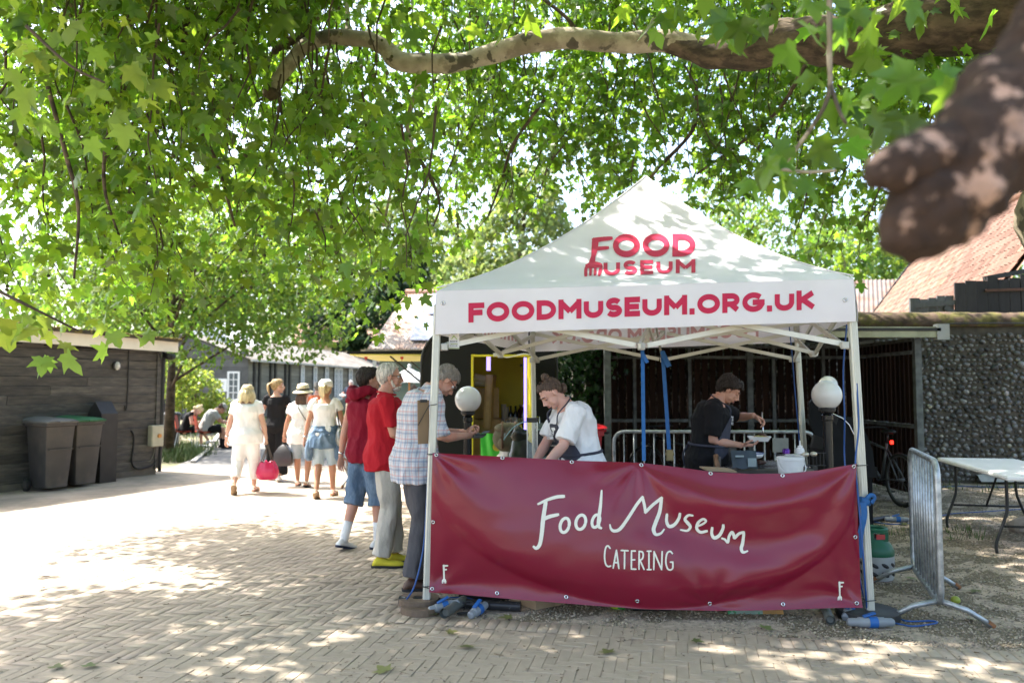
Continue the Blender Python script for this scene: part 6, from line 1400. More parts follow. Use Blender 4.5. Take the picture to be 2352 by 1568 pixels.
p.pants('trousers', BEIGE, 1.95, 1.4, .095); p.top('shirt', NAVY, .6, -.12, .02); p.hair(HWHITE, 'short', .008); p.shoes(M_BRSHOE); NM = p
b = MB(); b.ell(p.sp[2][1] + V((0, .16, .0)), (.11, .05, .06), 12, 8); p.add('belt_bag', b, M_BLACK)
# ---- the couple on red chairs
M_RCH = pbr('red_shell', (.45, .06, .035), .4, .05, 5)
def chair(loc, head, label):
    t = thing('chair', label, 'chair', loc, math.radians(head), 'red chairs on the verge'); b = MB()
    b.grid(lambda u, v: V(((u - .5) * .42, .20 - v * .42, .445 + .02 * math.cos(PI * (u - .5) * 2) * -1 - .012 * math.sin(PI * v))), 8, 6); b.box((0, 0, .425), (.38, .36, .014)); b.build('seat', M_RCH, t, smooth=False, local=True)
    b = MB(); b.grid(lambda u, v: V(((u - .5) * .40, -.21 - .07 * v + .05 * abs(u - .5) ** 2 * 4, .50 + v * .34)), 8, 6); b.grid(lambda u, v: V(((u - .5) * .40, -.222 - .07 * v + .05 * abs(u - .5) ** 2 * 4, .50 + v * .34)), 8, 6); b.build('backrest', M_RCH, t, smooth=True, local=True)
    for x, y in ((-1, 1), (1, 1), (-1, -1), (1, -1)): b = MB(); b.tube([(x * .16, y * .15, .42), (x * .21, y * .22, .0)], .011, 8); b.build('leg', M_GALV, t, local=True)
    for x in (-1, 1): b = MB(); b.bar((x * .15, -.19, .43), (x * .15, -.23, .56), .03, .012); b.build('back_bracket', M_GALV, t, local=True)
    return t
c1, c2 = gnd(424, 1028), gnd(470, 1030)
chair(c1, -75, 'red plastic chair under the blonde woman on the verge'); chair(c2, -62, 'red plastic chair under the man in grey cap')
sit = dict(P=(0, -.02, .50))
p = Person('blonde woman in black top sitting cross-legged on a red chair', c1, -75, 1.66, True, 1.0, vox=.013, skin=SK1, lean=22, hunch=14, hpitch=25, feet=[(-.08, .42, .09, 0, 0), (.02, .62, .20, 0, -12)], knees=[(0, 1, 1), (0, 1, 1)], wrists=[(-.10, .40, .72), (.12, .40, .74)], elbows=[(-.6, -.6, -.5), (.6, -.6, -.5)], **sit)
p.top('shirt', BLACKC, .2, -.06, .010); p.pants('shorts', BLACKC, .7, 1.2, .095); p.hair(HBLOND, 'bun', .014); p.shoes(M_WSHOE, M_SOLEW); b = MB(); b.tube([p.nk + V((0, .06, 0)), p.sp[6][1] + V((.02, .14, 0)), p.sp[4][1] + V((.02, .15, 0))], .012, 6); p.add('lanyard', b, PINK)
p = Person('man in grey cap, sunglasses and grey tee sitting forward on a red chair', c2, -62, 1.80, False, 1.02, vox=.013, skin=SK3, lean=28, hunch=18, hpitch=12, feet=[(-.16, .42, .09, 8, 0), (.14, .46, .09, -8, 0)], knees=[(-.2, 1, 1), (.2, 1, 1)], wrists=[(-.06, .56, .66), (.08, .56, .66)], elbows=[(-.8, -.2, -.5), (.8, -.2, -.5)], **sit)
p.top('shirt', GREYT, .62, -.08, .018); p.pants('shorts', BLACKC, .92, 1.2, .11); p.hair(HBROWN, 'short', .008); p.socks(BLACKC); p.shoes(BLACKC, M_SOLED); p.glasses(M_SPEC, M_DLENS); b = MB(); b.lathe(p.h(0, -.015, .045), [(.092, -.01), (.097, .02), (.09, .06), (.06, .085), (.0, .092)], 22, p.hR); b.grid(lambda u, v: p.h((u - .5) * .15, .075 + v * .085 * math.sin(PI * (.15 + u * .7)), .05 - .015 * v), 8, 4); p.add('cap', b, GREYT)
# ---- the queue
p = Person('customer in sleeveless maroon hoodie and denim shorts behind the man in red', gnd(836, 1258), -38, 1.76, False, 1.02, skin=SK3, feet=[(-.10, -.17, .105, 8, 16), (.11, .08, .088, -10, 0)], wrists=[(-.30, -.06, .88), (.22, .20, .95)], elbows=[(-.8, -1, 0), (.5, -1, 0)], hpitch=4, hyaw=-25, group=QU)
p.pants('shorts', DENIM, 1.22, 1.55, .098, .016, wr=.010, thigh=1.15); p.top('hoodie', MAROON, .06, -.12, .016, .0, .013, seed=15); p.hair(HBLACK, 'short', .016, back=-.10, vol=2); p.socks(WHITE, .17); p.shoes(M_WSHOE, NAVY); p.band('watch', M_STEEL, 0, .1, .02)
b = MB(); b.tube(spline([p.nk + p.R2 @ V((x, y, z)) for x, y, z in ((-.10, .05, .01), (-.11, -.06, .04), (0, -.14, .0), (.11, -.06, .04), (.10, .05, .01))], 5), [.035, .038, .04, .044, .05, .055, .06, .062, .06, .062, .066, .064, .06, .055, .05, .05, .045, .042, .04, .037, .035], 10); p.add('hood', remesh(b, .009, 2, .008, 14), MAROON)
p = Person('white-bearded man in red T-shirt and yellow shoes with glasses', gnd(882, 1296), -78, 1.78, False, 1.10, skin=SK3, belly=.03, feet=[(-.06, .10, .088, 0, 0), (.10, -.03, .088, -10, 0)], wrists=[(-.10, .30, 1.12), (.10, .30, 1.10)], elbows=[(-1, -.5, -.4), (.5, -1, -.2)], hands=[dict(d=(.9, .2, 0), n=(0, -1, 0)), dict(d=(-.9, .3, 0), n=(0, -1, 0))], hpitch=3, group=QU)
p.pants('trousers', LGREY, 1.97, 1.3, .080, .016, wr=.012, seed=5); p.top('shirt', REDT, .74, -.14, .018, .0, .015, sl_r=1.28, seed=21, hemw=.95); p.hair(HWHITE, 'short', .006, back=-.085, frontz=.088, vol=.8); p.beard(HWHITE); p.glasses(M_SPEC); p.brows(HWHITE); p.shoes(M_YSHOE, M_SOLED); RT = p
b = MB(); b.tube([p.nk + p.R2 @ V((.078 * math.cos(a), .008 + .082 * math.sin(a), .0 - .014 * math.sin(a))) for a in np.linspace(0, 2 * PI, 22, endpoint=False)], .008, 6, closed=True); p.add('collar', b, REDT)
for e in (-1, 1): b = MB(); b.tube(spline([p.sp[1][1] + V((e * .19, .06, .06)), p.sp[1][1] + V((e * .205, .03, -.06))], 4), .004, 5); p.add('pocket', b, DGREY)
p = Person('grey-haired man in plaid shirt bending over his wallet at the tent pole', gnd(952, 1347), -66, 1.84, False, 1.04, skin=SK3, hs=1.0, lean=6, hunch=22, hpitch=26, feet=[(-.08, .06, .088, 6, 0), (.10, -.04, .088, -8, 0)], wrists=[(-.04, .40, 1.16), (.10, .36, 1.14)], elbows=[(-.7, -.8, -.4), (.6, -.9, -.4)], hands=[dict(d=(.45, .75, -.1), n=(.5, .1, .8), curl=.9, thumb=.8), dict(d=(-.45, .8, 0), n=(-.6, 0, .6), curl=1.0, thumb=.9)], group=QU)
p.pants('trousers', DGREY, 1.97, 1.35, .086, .016, wr=.013, seed=8); p.top('shirt', PLAID, .95, -.18, .022, .03, .015, sl_r=1.28, seed=25); p.hair(HGREY, 'short', .008, back=-.085, vol=1.); p.glasses(M_SPEC); p.brows(HGREY); p.shoes(M_BRSHOE, M_SOLED); PL = p
b = MB(); b.rings([[p.nk + p.R2 @ V((r * math.cos(a), .01 + r * 1.05 * math.sin(a), z)) for a in np.linspace(0, 2 * PI, 18, endpoint=False)] for r, z in ((.075, .03), (.080, -.005), (.098, -.03))], cap=False); p.add('collar', b, PLAID)
# ---- behind, seen between the queue
p = Person('person in yellow vest over pink sleeves beyond the queue', V((at(951, 900, 19).x, 19, 0)), 20, 1.60, True, 1.0, vox=.014, skin=SK2); p.top('shirt', PINK, 1.6, -.1, .012); p.top('vest', HIVIS, 0, -.14, .022); p.pants('trousers', NAVY, 1.95); p.hair(HBROWN, 'bun', .014); p.shoes(M_BRSHOE)
c3 = V((at(910, 930, 17).x, 17, 0)); chair(c3, 150, 'red plastic chair beyond the queue in front of the hall')
p = Person('person in white sun hat sitting beyond the queue', c3, 150, 1.68, True, 1.0, vox=.014, skin=SK2, lean=8, hpitch=10, feet=[(-.1, .42, .09, 0, 0), (.1, .42, .09, 0, 0)], knees=[(0, 1, 1), (0, 1, 1)], wrists=[(-.15, .35, .66), (.15, .35, .66)], elbows=[(-.6, -.6, -.5), (.6, -.6, -.5)], **sit)
p.top('shirt', LDENIM, .7, -.08, .015); p.pants('trousers', NAVY, 1.9); p.hair(HGREY, 'short', .01); p.shoes(M_WSHOE); b = MB(); b.lathe(p.h(0, -.012, .06), [(.16, -.03), (.145, -.012), (.10, .006), (.094, .05), (.08, .09), (.0, .10)], 24, p.hR); p.add('hat', b, WHITE)
# ---- staff
def apron(p, mat, z0=-.62, half=1.25, bib=6):
    k = p.k; b = MB(); rows = []
    for zz in (z0, -.45, -.28): c, R = p.sp[1][1], p.sp[1][2]; rows.append([q + V((0, .012, (zz + .05) * k)) for q in p.ring(1, .040, 15, 1.06, PI / 2 - half, PI / 2 + half, True)])
    for i, w in ((1, half), (2, half), (3, half * .98), (4, half * .78), (5, .62), (bib, .50)): rows.append(p.ring(i, .036, 15, 1.02, PI / 2 - w, PI / 2 + w, True))
    n = 15; vs_ = [q for r in rows for q in r]; b.add(vs_, [(j * n + i, j * n + i + 1, (j + 1) * n + i + 1, (j + 1) * n + i) for j in range(len(rows) - 1) for i in range(n - 1)])
    me = b.mesh('apron', None, True); o = p.add('apron', me, mat); md = o.modifiers.new('t', 'SOLIDIFY'); md.thickness = .006; md = o.modifiers.new('s', 'SUBSURF'); md.levels = md.render_levels = 2
    top = rows[-1]; b = MB(); e = .012; U = p.R2 @ V((0, 0, 1)); B_ = p.R2 @ V((0, -1, 0))
    nb = p.nk + U * .025 * k + B_ * .068 * k; X = p.R2 @ V((1, 0, 0))
    b.tube(spline([top[0], top[0].lerp(p.nk, .55) + X * .095 * k - B_ * .05 * k + U * .02, p.nk + X * .088 * k + U * .01 * k, nb, p.nk - X * .088 * k + U * .01 * k, top[-1].lerp(p.nk, .55) - X * .095 * k - B_ * .05 * k + U * .02, top[-1]], 5), .016 * k, 6, ell=(.35, 1.0)); b.build('strap', mat, o, smooth=True, local=True)
    b = MB(); b.tube(p.ring(3, .038, 26), .012 * k, 6, closed=True); b.tube(spline([p.ring(3, .04, 20)[15], p.ring(3, .06, 20)[15] + V((.05, -.03, -.10)), p.ring(3, .05, 20)[15] + V((.03, -.02, -.24))], 5), .009, 5); b.build('waist_tie', mat, o, smooth=True, local=True); return o, rows
sv = V((at(1336, 889, 6.15).x, 6.15, 0))
p = Person('server in white T-shirt and slate apron with hair in a top bun, looking down', sv, 104, 1.72, True, 1.14, skin=skinmat('skin_rosy', (.60, .35, .275)), lean=12, hunch=16, hpitch=20, hyaw=6, lids=True, hs=1.0, wrists=[(-.22, .42, .98), (.16, .40, .93)], elbows=[(-.6, -.6, -.5), (.6, -.6, -.5)], hands=[dict(d=(.2, .9, -.4), n=(0, -.4, -1), curl=.3), dict(d=(-.2, .9, -.4), n=(0, -.4, -1), curl=.3)], sw=.165, vox=.008)
p.top('shirt', WHITE, .86, -.16, .030, .04, .012, sl_r=1.5, seed=31); p.pants('trousers', NAVY, 1.95); p.hair(HMID, 'bun', .010, sidez=.022, frontz=.082, back=-.07, vol=.5, clumps=200); p.brows(HMID); p.shoes(BLACKC, M_SOLED); ao, rows = apron(p, APRON); SVR = p
ck = V((at(1622, 889, 6.95).x, 6.95, 0))
p = Person('cook in black T-shirt and dark apron filling a food tray', ck, -106, 1.72, False, 1.14, skin=SK3, lean=6, hunch=16, hpitch=18, hyaw=4, lids=True, wrists=[(-.14, .42, 1.36), (.10, .30, 1.10)], elbows=[(-1, -.2, -.2), (.35, -1, -.6)], hands=[dict(d=(.15, .75, -.45), n=(.4, -.5, -.7), curl=.9, thumb=.9), dict(d=(-.05, 1, .02), n=(-.15, 0, 1), curl=.45, thumb=.6)], belly=.02, vox=.008)
p.top('shirt', BLACKC, .84, -.14, .024, .04, .008, sl_r=1.4, seed=41); p.pants('trousers', BLACKC, 1.95, 1.4); p.hair(HBLACK, 'short', .018, frontz=.060, sidez=-.012, back=-.09, vol=1.4, fringe=True); p.brows(HBLACK); p.shoes(BLACKC, M_SOLED); ao2, rows2 = apron(p, APRON); CK = p
b = MB(); q = q = lambda r: tuple(v * p.k for v in r); b.ell(p.h(0, .064, -.098), q((.030, .024, .018)), 10, 6, p.hR); p.add('stubble', b, pbr('stubble', (.16, .09, .065), .8))
def apronprint(p, ao, rows, txts, i0=5):
    a, c_ = rows[-1], rows[-3]; mid = 7; b = MB()
    O = rows[-2][mid]; up = (rows[-1][mid] - rows[-2][mid]).normalized(); X = (rows[-2][mid - 2] - rows[-2][mid + 2]).normalized(); n = X.cross(up).normalized(); n = n if n.dot(p.R1 @ V((0, 1, 0))) > 0 else -n
    def put(v): return v
    for txt, w, h, dz in txts:
        v_, f_ = textmesh(txt, .02, 1.05); b.add([O + X * ((x - .5) * w) + up * (dz + y * h) + n * (.016 - (x - .5) ** 2 * .10) for x, y in v_], f_)
    b.build('apron_lettering', pbr('white_print', (.7, .7, .7), .6), ao, local=True)
apronprint(CK, ao2, rows2, [('FOOD', .11, .042, .0), ('MUSEUM', .11, .026, -.034)]); apronprint(SVR, ao, rows, [('FOOD', .12, .042, -.05), ('MUSEUM', .12, .026, -.084)])
# ================================================================= props
def T(name, label, cat, p, grp=None, rz=0): return thing(name, label, cat, p, rz, grp)
# ---- catering trailer
TY = 10.0; xl, xr = at(968, 889, TY).x, at(1279, 889, TY).x; zt = at(1000, 751, TY).z; xd0, xd1 = at(1087, 889, TY).x, at(1211, 889, TY).x; zd = at(1150, 819, TY).z; zb = .12; zf = .42
M_TR = pbr('matt_black_paint', (.013, .0135, .013), .6, .12, 3, .03, 40, spec=.2); M_YEL = pbr('yellow_paint', (.76, .66, .03), .5, .06, 3, .03, 30)
tr = T('catering_trailer', 'black catering trailer with a yellow doorway and a raised side hatch', 'trailer', ((xl + xr) / 2, TY, 0))
def arc(cx, cz, r, a0, a1, n=9): return [(cx + r * math.cos(math.radians(a)), cz + r * math.sin(math.radians(a))) for a in np.linspace(a0, a1, n)]
RL = .46; outl = [(xl, zb)] + arc(xl + RL, zt - RL, RL, 180, 90) + arc(xr - RL, zt - RL, RL, 90, 0) + [(xr, zb)]
b = MB(); b.rings([[V((x, y, z)) for x, z in outl] for y in (TY + .03, TY + 3.3)], cap=False); b.f.pop; b.prism(outl, .03, c=(0, TY + 3.3, 0)); b.build('body', M_TR, tr, ang=30)
b = MB(); b.prism([(xl + .02, zb), (xd0, zb), (xd0, zt - .012)] + [(x + .015, z - .012) for x, z in reversed(arc(xl + RL, zt - RL, RL, 180, 95))], .04, c=(0, TY, 0)); b.prism([(xd0, zd), (xd1, zd), (xd1, zt - .012), (xd0, zt - .012)], .038, c=(0, TY, 0)); b.prism([(xd0, zb), (xd1, zb), (xd1, zf), (xd0, zf)], .038, c=(0, TY, 0))
b.prism([(xd1, zb), (xr - .02, zb)] + [(x - .015, z - .012) for x, z in reversed(arc(xr - RL, zt - RL, RL, 90, 0))] + [(xd1, zt - .012)], .04, c=(0, TY, 0)); b.build('rear_panel', M_TR, tr)
b = MB(); b.tube([V((x, TY - .012, z)) for x, z in outl], .018, 8); b.build('edge_trim', M_BLACK, tr, smooth=True)
b = MB(); Yb = TY + 1.9; b.box(((xd0 + xd1) / 2 + .0, TY + 1.0, zf - .02), (xr - xl - .1, 1.9, .03)); b.box(((xl + xr) / 2, Yb, 1.3), (xr - xl - .1, .03, 2)); b.box((xd1 + .16, TY + .95, 1.3), (.03, 1.8, 2)); b.box((xl + .4, TY + .95, 1.3), (.03, 1.8, 2)); b.box(((xl + xr) / 2, TY + .95, zd + .12), (xr - xl - .1, 1.8, .03)); b.build('lining', M_YEL, tr)
b = MB(); 
for x in (xd0 - .012, xd1 + .012): b.box((x, TY - .03, (zf + zd) / 2), (.028, .05, zd - zf))
b.box(((xd0 + xd1) / 2, TY - .03, zd + .012), (xd1 - xd0 + .05, .05, .028)); b.build('door_frame', M_YEL, tr)
dl0, dl1 = V((xd1 + .01, TY - .06, 0)), V((at(1226, 889, 9.2).x, 9.2, 0)); b = MB(); b.bar(dl0 + V((0, 0, (zf + zd) / 2)), dl1 + V((0, 0, (zf + zd) / 2)), .035, zd - zf - .03, bev=.01); dd = b.build('door', M_YEL, tr)
b = MB(); b.tube([dl1 + V((.04, .12, 1.2)), dl1 + V((.07, .12, 1.2)), dl1 + V((.07, .12, 1.05)), dl1 + V((.04, .12, 1.05))], .008, 6); b.build('handle', M_STEEL, dd, smooth=True)
M_LED = emit('violet_tube', (.36, .28, 1.0), .55)
for x, y, z0, z1 in ((xd1 - .025, TY + .03, .75, zd - .01), (at(1122, 889, TY + .6).x, TY + .6, 1.78, zd + .03)): b = MB(); b.cyl((x, y, z0), (x, y, z1), .018 if y < TY + .1 else .028); b.build('light_tube', M_LED, tr)
hx = at(820, 889, 11.2).x; hz = zd + .06; b = MB(); b.prism([(hx, hz), (xl, hz + .0), (xl, hz + .05), (hx, hz + .03)], 2.4, c=(0, 11.7, 0)); hc = b.build('hatch', M_TR, tr)
b = MB(); b.prism([(hx + .03, hz - .004), (xl, hz - .006), (xl, hz - .03), (hx + .03, hz - .018)], 2.36, c=(0, 11.7, 0)); b.build('hatch_lining', pbr('yellow_sheet', (.80, .72, .16), .4, .05, 3), hc)
for y in (10.6, 12.8): b = MB(); b.tube([(xl, y, hz - .45), (xl - .5, y, hz - .03)], .012, 8); b.build('hatch_strut', M_BLACK, hc)
for x, y in ((hx + .2, 10.8), (hx + .7, 10.8)): b = MB(); b.box((x, y, hz - .045), (.04, .03, .03)); b.box((x, y, hz - .07), (.010, .010, .03)); b.build('latch', pbr('red_latch', (.5, .05, .03), .5), hc)
b = MB(); b.box(((xl + xr) / 2 - .3, TY + 1.55, .70), (1.0, .5, .05)); b.build('shelf', M_BLACK, tr)
for dx in (.02, .16): b = MB(); b.cyl((xr + .01, TY + .5 + dx * 4, .38), (xr + .05, TY + .5 + dx * 4, .38), .02); b.build('side_lamp', M_BLACK, tr)
b = MB(); b.tube(spline([(xd0 + .35, TY - .07, zd + .01), (xd1 - .25, TY - .09, zd - .01), (xd1 - .05, TY - .14, zd + .03), (xd1 + .04, TY - .3, zd + .02), (xd1 + .03, 8.6, zd + .06)], 6), .008, 6); b.build('power_lead', M_WHITEP, tr, smooth=True)
def cbox(c, size, rz, label, tilt=0., grp='cardboard boxes', ring=True):
    t = thing('cardboard_box', label, 'box', (c[0], c[1], c[2]), rz, grp); R = Matrix.Rotation(tilt, 3, 'Y'); x, y, z = size
    b = MB(); b.box(R @ V((0, 0, z / 2)), size, M=R); b.build('carton', M_CARD, t, local=True)
    for s in (-1, 1): b = MB(); b.box(R @ V((s * x * .26, 0, z + .004)), (x * .47, y * .99, .005), M=R @ Matrix.Rotation(-s * .06, 3, 'Y')); b.build('flap', M_CARD, t, local=True)
    b = MB(); b.box(R @ V((0, -y / 2 - .002, z * .5)), (.05, .002, z), M=R); b.build('tape', pbr('parcel_tape', (.42, .31, .19), .3), t, local=True); return t
q = at(1108, 950, TY + .9); cbox((at(1102, 889, TY + 1.1).x + .05, TY + 1.1, 1.12), (.42, .35, .42), .1, 'cardboard carton high inside the trailer doorway'); cbox((at(1122, 889, TY + .9).x, TY + .9, .98), (.10, .4, .74), -.1, 'tall narrow carton leaning inside the trailer doorway', .05); cbox((at(1105, 889, TY + 1.1).x + .03, TY + 1.1, .44), (.5, .45, .66), .05, 'big carton under the others inside the trailer')
t = T('cup_sleeve', 'clear plastic sleeve of cups lying on the carton', 'cups', (at(1112, 889, TY + .95).x, TY + .95, 1.58)); b = MB(); b.tube([(-.14, 0, .12), (.14, .0, .05)], .055, 14); b.tube([(-.14, .02, .03), (.10, .02, .03)], .05, 14); b.build('sleeve', glassmat('clear_plastic', (.7, .72, .72), .55, .25), t, local=True, smooth=True)
CZ = .725; cy = TY + 1.5
for k, (vx, h, r) in enumerate(((1157, .34, .04), (1163, .30, .04), (1148, .12, .042))):
    x = at(vx, 889, cy).x; t = T('cup_stack', ['tall stack of clear cups in the trailer', 'shorter stack of clear cups in the trailer', 'single clear cup in the trailer'][k], 'cups', (x, cy, CZ + .24)); b = MB()
    b.lathe((0, 0, 0), [(r * .72, 0)] + [(r * (.75 + .2 * i / 9 + (.06 if i % 2 else 0)), h * (i + 1) / 10) for i in range(10)], 14); b.build('cups', MATS['clear_plastic'], t, local=True, smooth=True)
t = T('counter_unit', 'black counter unit inside the trailer', 'counter', (at(1170, 889, cy).x, cy, zf)); b = MB(); b.box((0, 0, (CZ + .24 - zf) / 2), (.55, .4, CZ + .23 - zf), bev=.01); b.build('cabinet', M_BLACK, t, local=True); b = MB(); b.cyl((-.05, -.205, .40), (-.05, -.22, .40), .03); b.build('knob', emit('violet_knob', (.3, .35, .8), .5), t, local=True)
M_WINE = glassmat('dark_bottle', (.012, .02, .012), 1, .08)
for k, vx in enumerate((1173, 1184)):
    t = T('wine_bottle', ['dark wine bottle by the cup stacks', 'dark wine bottle by the drinks jar'][k], 'bottle', (at(vx, 889, cy - .05).x, cy - .05, CZ + .24), 'bottles in the trailer'); b = MB(); b.lathe((0, 0, 0), [(.036, 0), (.037, .01), (.037, .19), (.03, .215), (.015, .24), (.0145, .30), (.016, .30), (.016, .315)], 14); b.build('glass', M_WINE, t, local=True, smooth=True); b = MB(); b.lathe((0, 0, 0), [(.0376, .06), (.0376, .15)], 14, cap=False); b.build('label', pbr('cream_label', (.7, .68, .6), .7), t, local=True, smooth=True)
t = T('drinks_jar', 'dark drinks dispenser jar with a metal lid and tap', 'jar', (at(1202, 889, cy - .1).x, cy - .1, CZ + .24)); b = MB(); b.lathe((0, 0, 0), [(.075, 0), (.088, .03), (.088, .24), (.06, .29), (.06, .31)], 18); b.build('jar', glassmat('cola_glass', (.04, .015, .01), .95, .06), t, local=True, smooth=True); b = MB(); b.lathe((0, 0, 0), [(.064, .305), (.064, .335), (.0, .338)], 18); b.build('lid', M_STEEL, t, local=True); b = MB(); b.tube([(-.03, -.085, .05), (-.03, -.12, .05), (-.03, -.12, .02)], .01, 8); b.build('tap', M_STEEL, t, local=True)
t = T('beer_keg', 'pale steel keg carrying a rucksack before the trailer door', 'keg', (at(1180, 889, 9.3).x, 9.3, 0)); b = MB(); b.lathe((0, 0, 0), [(.17, 0), (.20, .03), (.205, .2), (.198, .21), (.21, .25), (.21, .55), (.198, .59), (.205, .6), (.20, .74), (.17, .77), (.165, .80)], 24); b.build('shell', pbr('pale_keg', (.50, .48, .43), .5, .1, 5), t, local=True, ang=50)
b = MB(); v_, f_ = textmesh('ASPALL', .01); b.add([V((.212 * math.sin((x - .5) * .8), -.212 * math.cos((x - .5) * .8), .66 + y * .035)) for x, y in v_], f_); b.build('lettering', M_BLACK, t, local=True)
M_KH = pbr('khaki_canvas', (.10, .09, .055), .85, .2, 9, .3, 120); M_STRAP = pbr('leather_strap', (.10, .05, .025), .6)
t = T('rucksack', 'khaki canvas rucksack with brown leather straps on the keg', 'rucksack', (at(1168, 889, 9.25).x, 9.25, .80)); b = MB(); b.ell((0, 0, .15), (.19, .14, .17), 16, 10); b.ell((0, -.09, .10), (.13, .09, .10), 12, 8); b.ell((0, -.02, .27), (.17, .14, .07), 14, 8); b.build('pack', M_KH, t, local=True, smooth=True)
for x in (-.07, .08): b = MB(); b.tube(spline([(x, -.02, .345), (x, -.15, .28), (x, -.19, .14), (x, -.17, .04)], 4), .014, 6, ell=(1, .5)); b.box((x, -.19, .17), (.04, .01, .03)); b.build('strap', M_STRAP, t, local=True)
b = MB(); b.tube([(x, .05, z) for x, z in ((-.04, .33), (-.03, .37), (.03, .37), (.04, .33))], .008, 6); b.build('handle', M_STRAP, t, local=True)
t = T('shopping_bag', 'bright green plastic shopping bag in front of the trailer door', 'bag', (at(1136, 889, 9.5).x, 9.5, .3)); b = MB(); b.grid(lambda u, v: V(((u - .5) * (.30 + .04 * v), -.09 - .03 * math.sin(PI * u) + .012 * math.sin(u * 19 + v * 5), v * .70)), 16, 10); b.grid(lambda u, v: V(((.5 - u) * (.30 + .04 * v), .09 + .02 * math.sin(PI * u), v * .66)), 10, 6); b.build('sack', pbr('green_plastic', (.06, .55, .04), .35, .1, 6), t, local=True, smooth=True); b = MB(); b.cyl((.03, -.135, .54), (.03, -.137, .54), .05, n=18); b.build('logo', pbr('orange_print', (.55, .42, .05), .5), t, local=True)
b = MB(); b.box((0, .02, .15 - .3), (.32, .28, .28)); b.build('crate', M_BLACK, T('plastic_crate', 'black crate under the green shopping bag', 'crate', (at(1136, 889, 9.5).x, 9.5, .3)), local=True)
t = T('bin_bag', 'shiny black bin bag hanging behind the glass food display', 'bag', (at(1196, 889, 8.9).x, 8.9, .35)); b = MB(); b.ell((0, 0, .32), (.17, .15, .32), 18, 14); b.ell((-.02, 0, .66), (.11, .1, .12), 12, 8); b.v = [tuple(V(p) * (1 + .16 * noise.noise(V(p) * 9))) for p in b.v]; b.build('sack', pbr('bin_liner', (.018, .022, .018), .22, .2, 8, .3, 30), t, local=True, smooth=True)
# ---- counter inside the tent with glass display and warmers
t = T('serving_counter', 'black-draped serving counter along the open side of the tent', 'counter', (-.12, 6.7, 0)); b = MB(); b.box((-.08, 6.72, .40), (.62, 1.9, .80)); b.build('drape', pbr('black_drape', (.02, .02, .022), .9, .2, 6, .3, 20), t); b = MB(); b.box((-.08, 6.72, .82), (.68, 1.96, .035), bev=.01); b.build('worktop', pbr('steel_top', (.4, .4, .4), .3, metal=.9), t)
M_GL = glassmat('clear_glass', (.80, .92, .88), .16, .03)
cx0, cx1 = at(1211, 889, 6.35).x, at(1234, 889, 6.35).x; t = T('food_display', 'curved glass food display with a clear end column and black cap', 'display case', ((cx0 + cx1) / 2, 6.5, .918)); zc = at(1222, 967, 6.4).z
b = MB(); b.box(((cx0 + cx1) / 2, 6.4, (.838 + zc) / 2), (cx1 - cx0, .10, zc - .838)); b.build('end_column', M_GL, t)
b = MB(); b.box(((cx0 + cx1) / 2, 6.4, zc + .01), (cx1 - cx0 + .012, .112, .035), bev=.005); b.build('cap', M_BLACK, t)
b = MB()
for x in (cx0, cx1):
    for y in (6.35, 6.45): b.box((x, y, (.838 + zc) / 2), (.006, .006, zc - .838))
b.build('column_edge', M_ALU, t)
b = MB(); b.grid(lambda u, v: V((lerp(cx0 + .0, cx0 - .19, v), 6.35 + u * .95, zc - .0 - .145 * v ** 2.2)), 6, 12); b.grid(lambda u, v: V((lerp(cx0 + .0, cx0 - .19, v), 6.35 + u * .95, zc - .006 - .145 * v ** 2.2)), 6, 12); b.build('curved_glass', M_GL, t, smooth=True)
b = MB(); b.tube([(lerp(cx0, cx0 - .19, v), 6.348, zc - .003 - .145 * v ** 2.2) for v in np.linspace(0, 1, 12)] + [(cx0 - .19, 7.3, zc - .15)], .004, 5); b.build('glass_edge', pbr('glass_edge', (.25, .42, .38), .2), t, smooth=True)
for k, (z0, zz) in enumerate(((.60, .86), (.90, 1.14))):
    t = T('food_warmer', ['lower black food warmer behind the server', 'upper black food warmer with a pale glass lid'][k], 'food warmer', (at(1266, 889, 7.9).x, 7.9, z0)); w = at(1310, 889, 7.9).x - at(1236, 889, 7.9).x; b = MB(); b.box((0, 0, (zz - z0) / 2), (w, .5, zz - z0 - .02), bev=.012); b.build('case', M_BLACK, t, local=True)
    b = MB(); b.box((0, -.02, zz - z0 + .012), (w * .96, .5, .02), M=Matrix.Rotation(.06, 3, 'X'), bev=.006); b.build('lid', pbr('grey_glass_lid', (.20, .25, .24), .15), t, local=True); b = MB(); b.tube([(-w * .4, -.27, .08), (w * .4, -.27, .08)], .01, 6); b.build('rail', M_STEEL, t, local=True)
b = MB(); b.box((at(1266, 889, 7.9).x, 7.9, .29), (.42, .5, .58)); tb_ = T('stand_table', 'dark stand under the black food warmers', 'stand', (at(1266, 889, 7.9).x, 7.9, 0)); b.build('carcass', M_BLACK, tb_)
M_RP = pbr('red_plastic', (.42, .012, .02), .4, .1, 6); wheelie(M_RP, V((at(1318, 889, 9.5).x, 9.5, 0)), math.radians(-60), 'red wheelie bin behind the server', M_RP, 'bins')
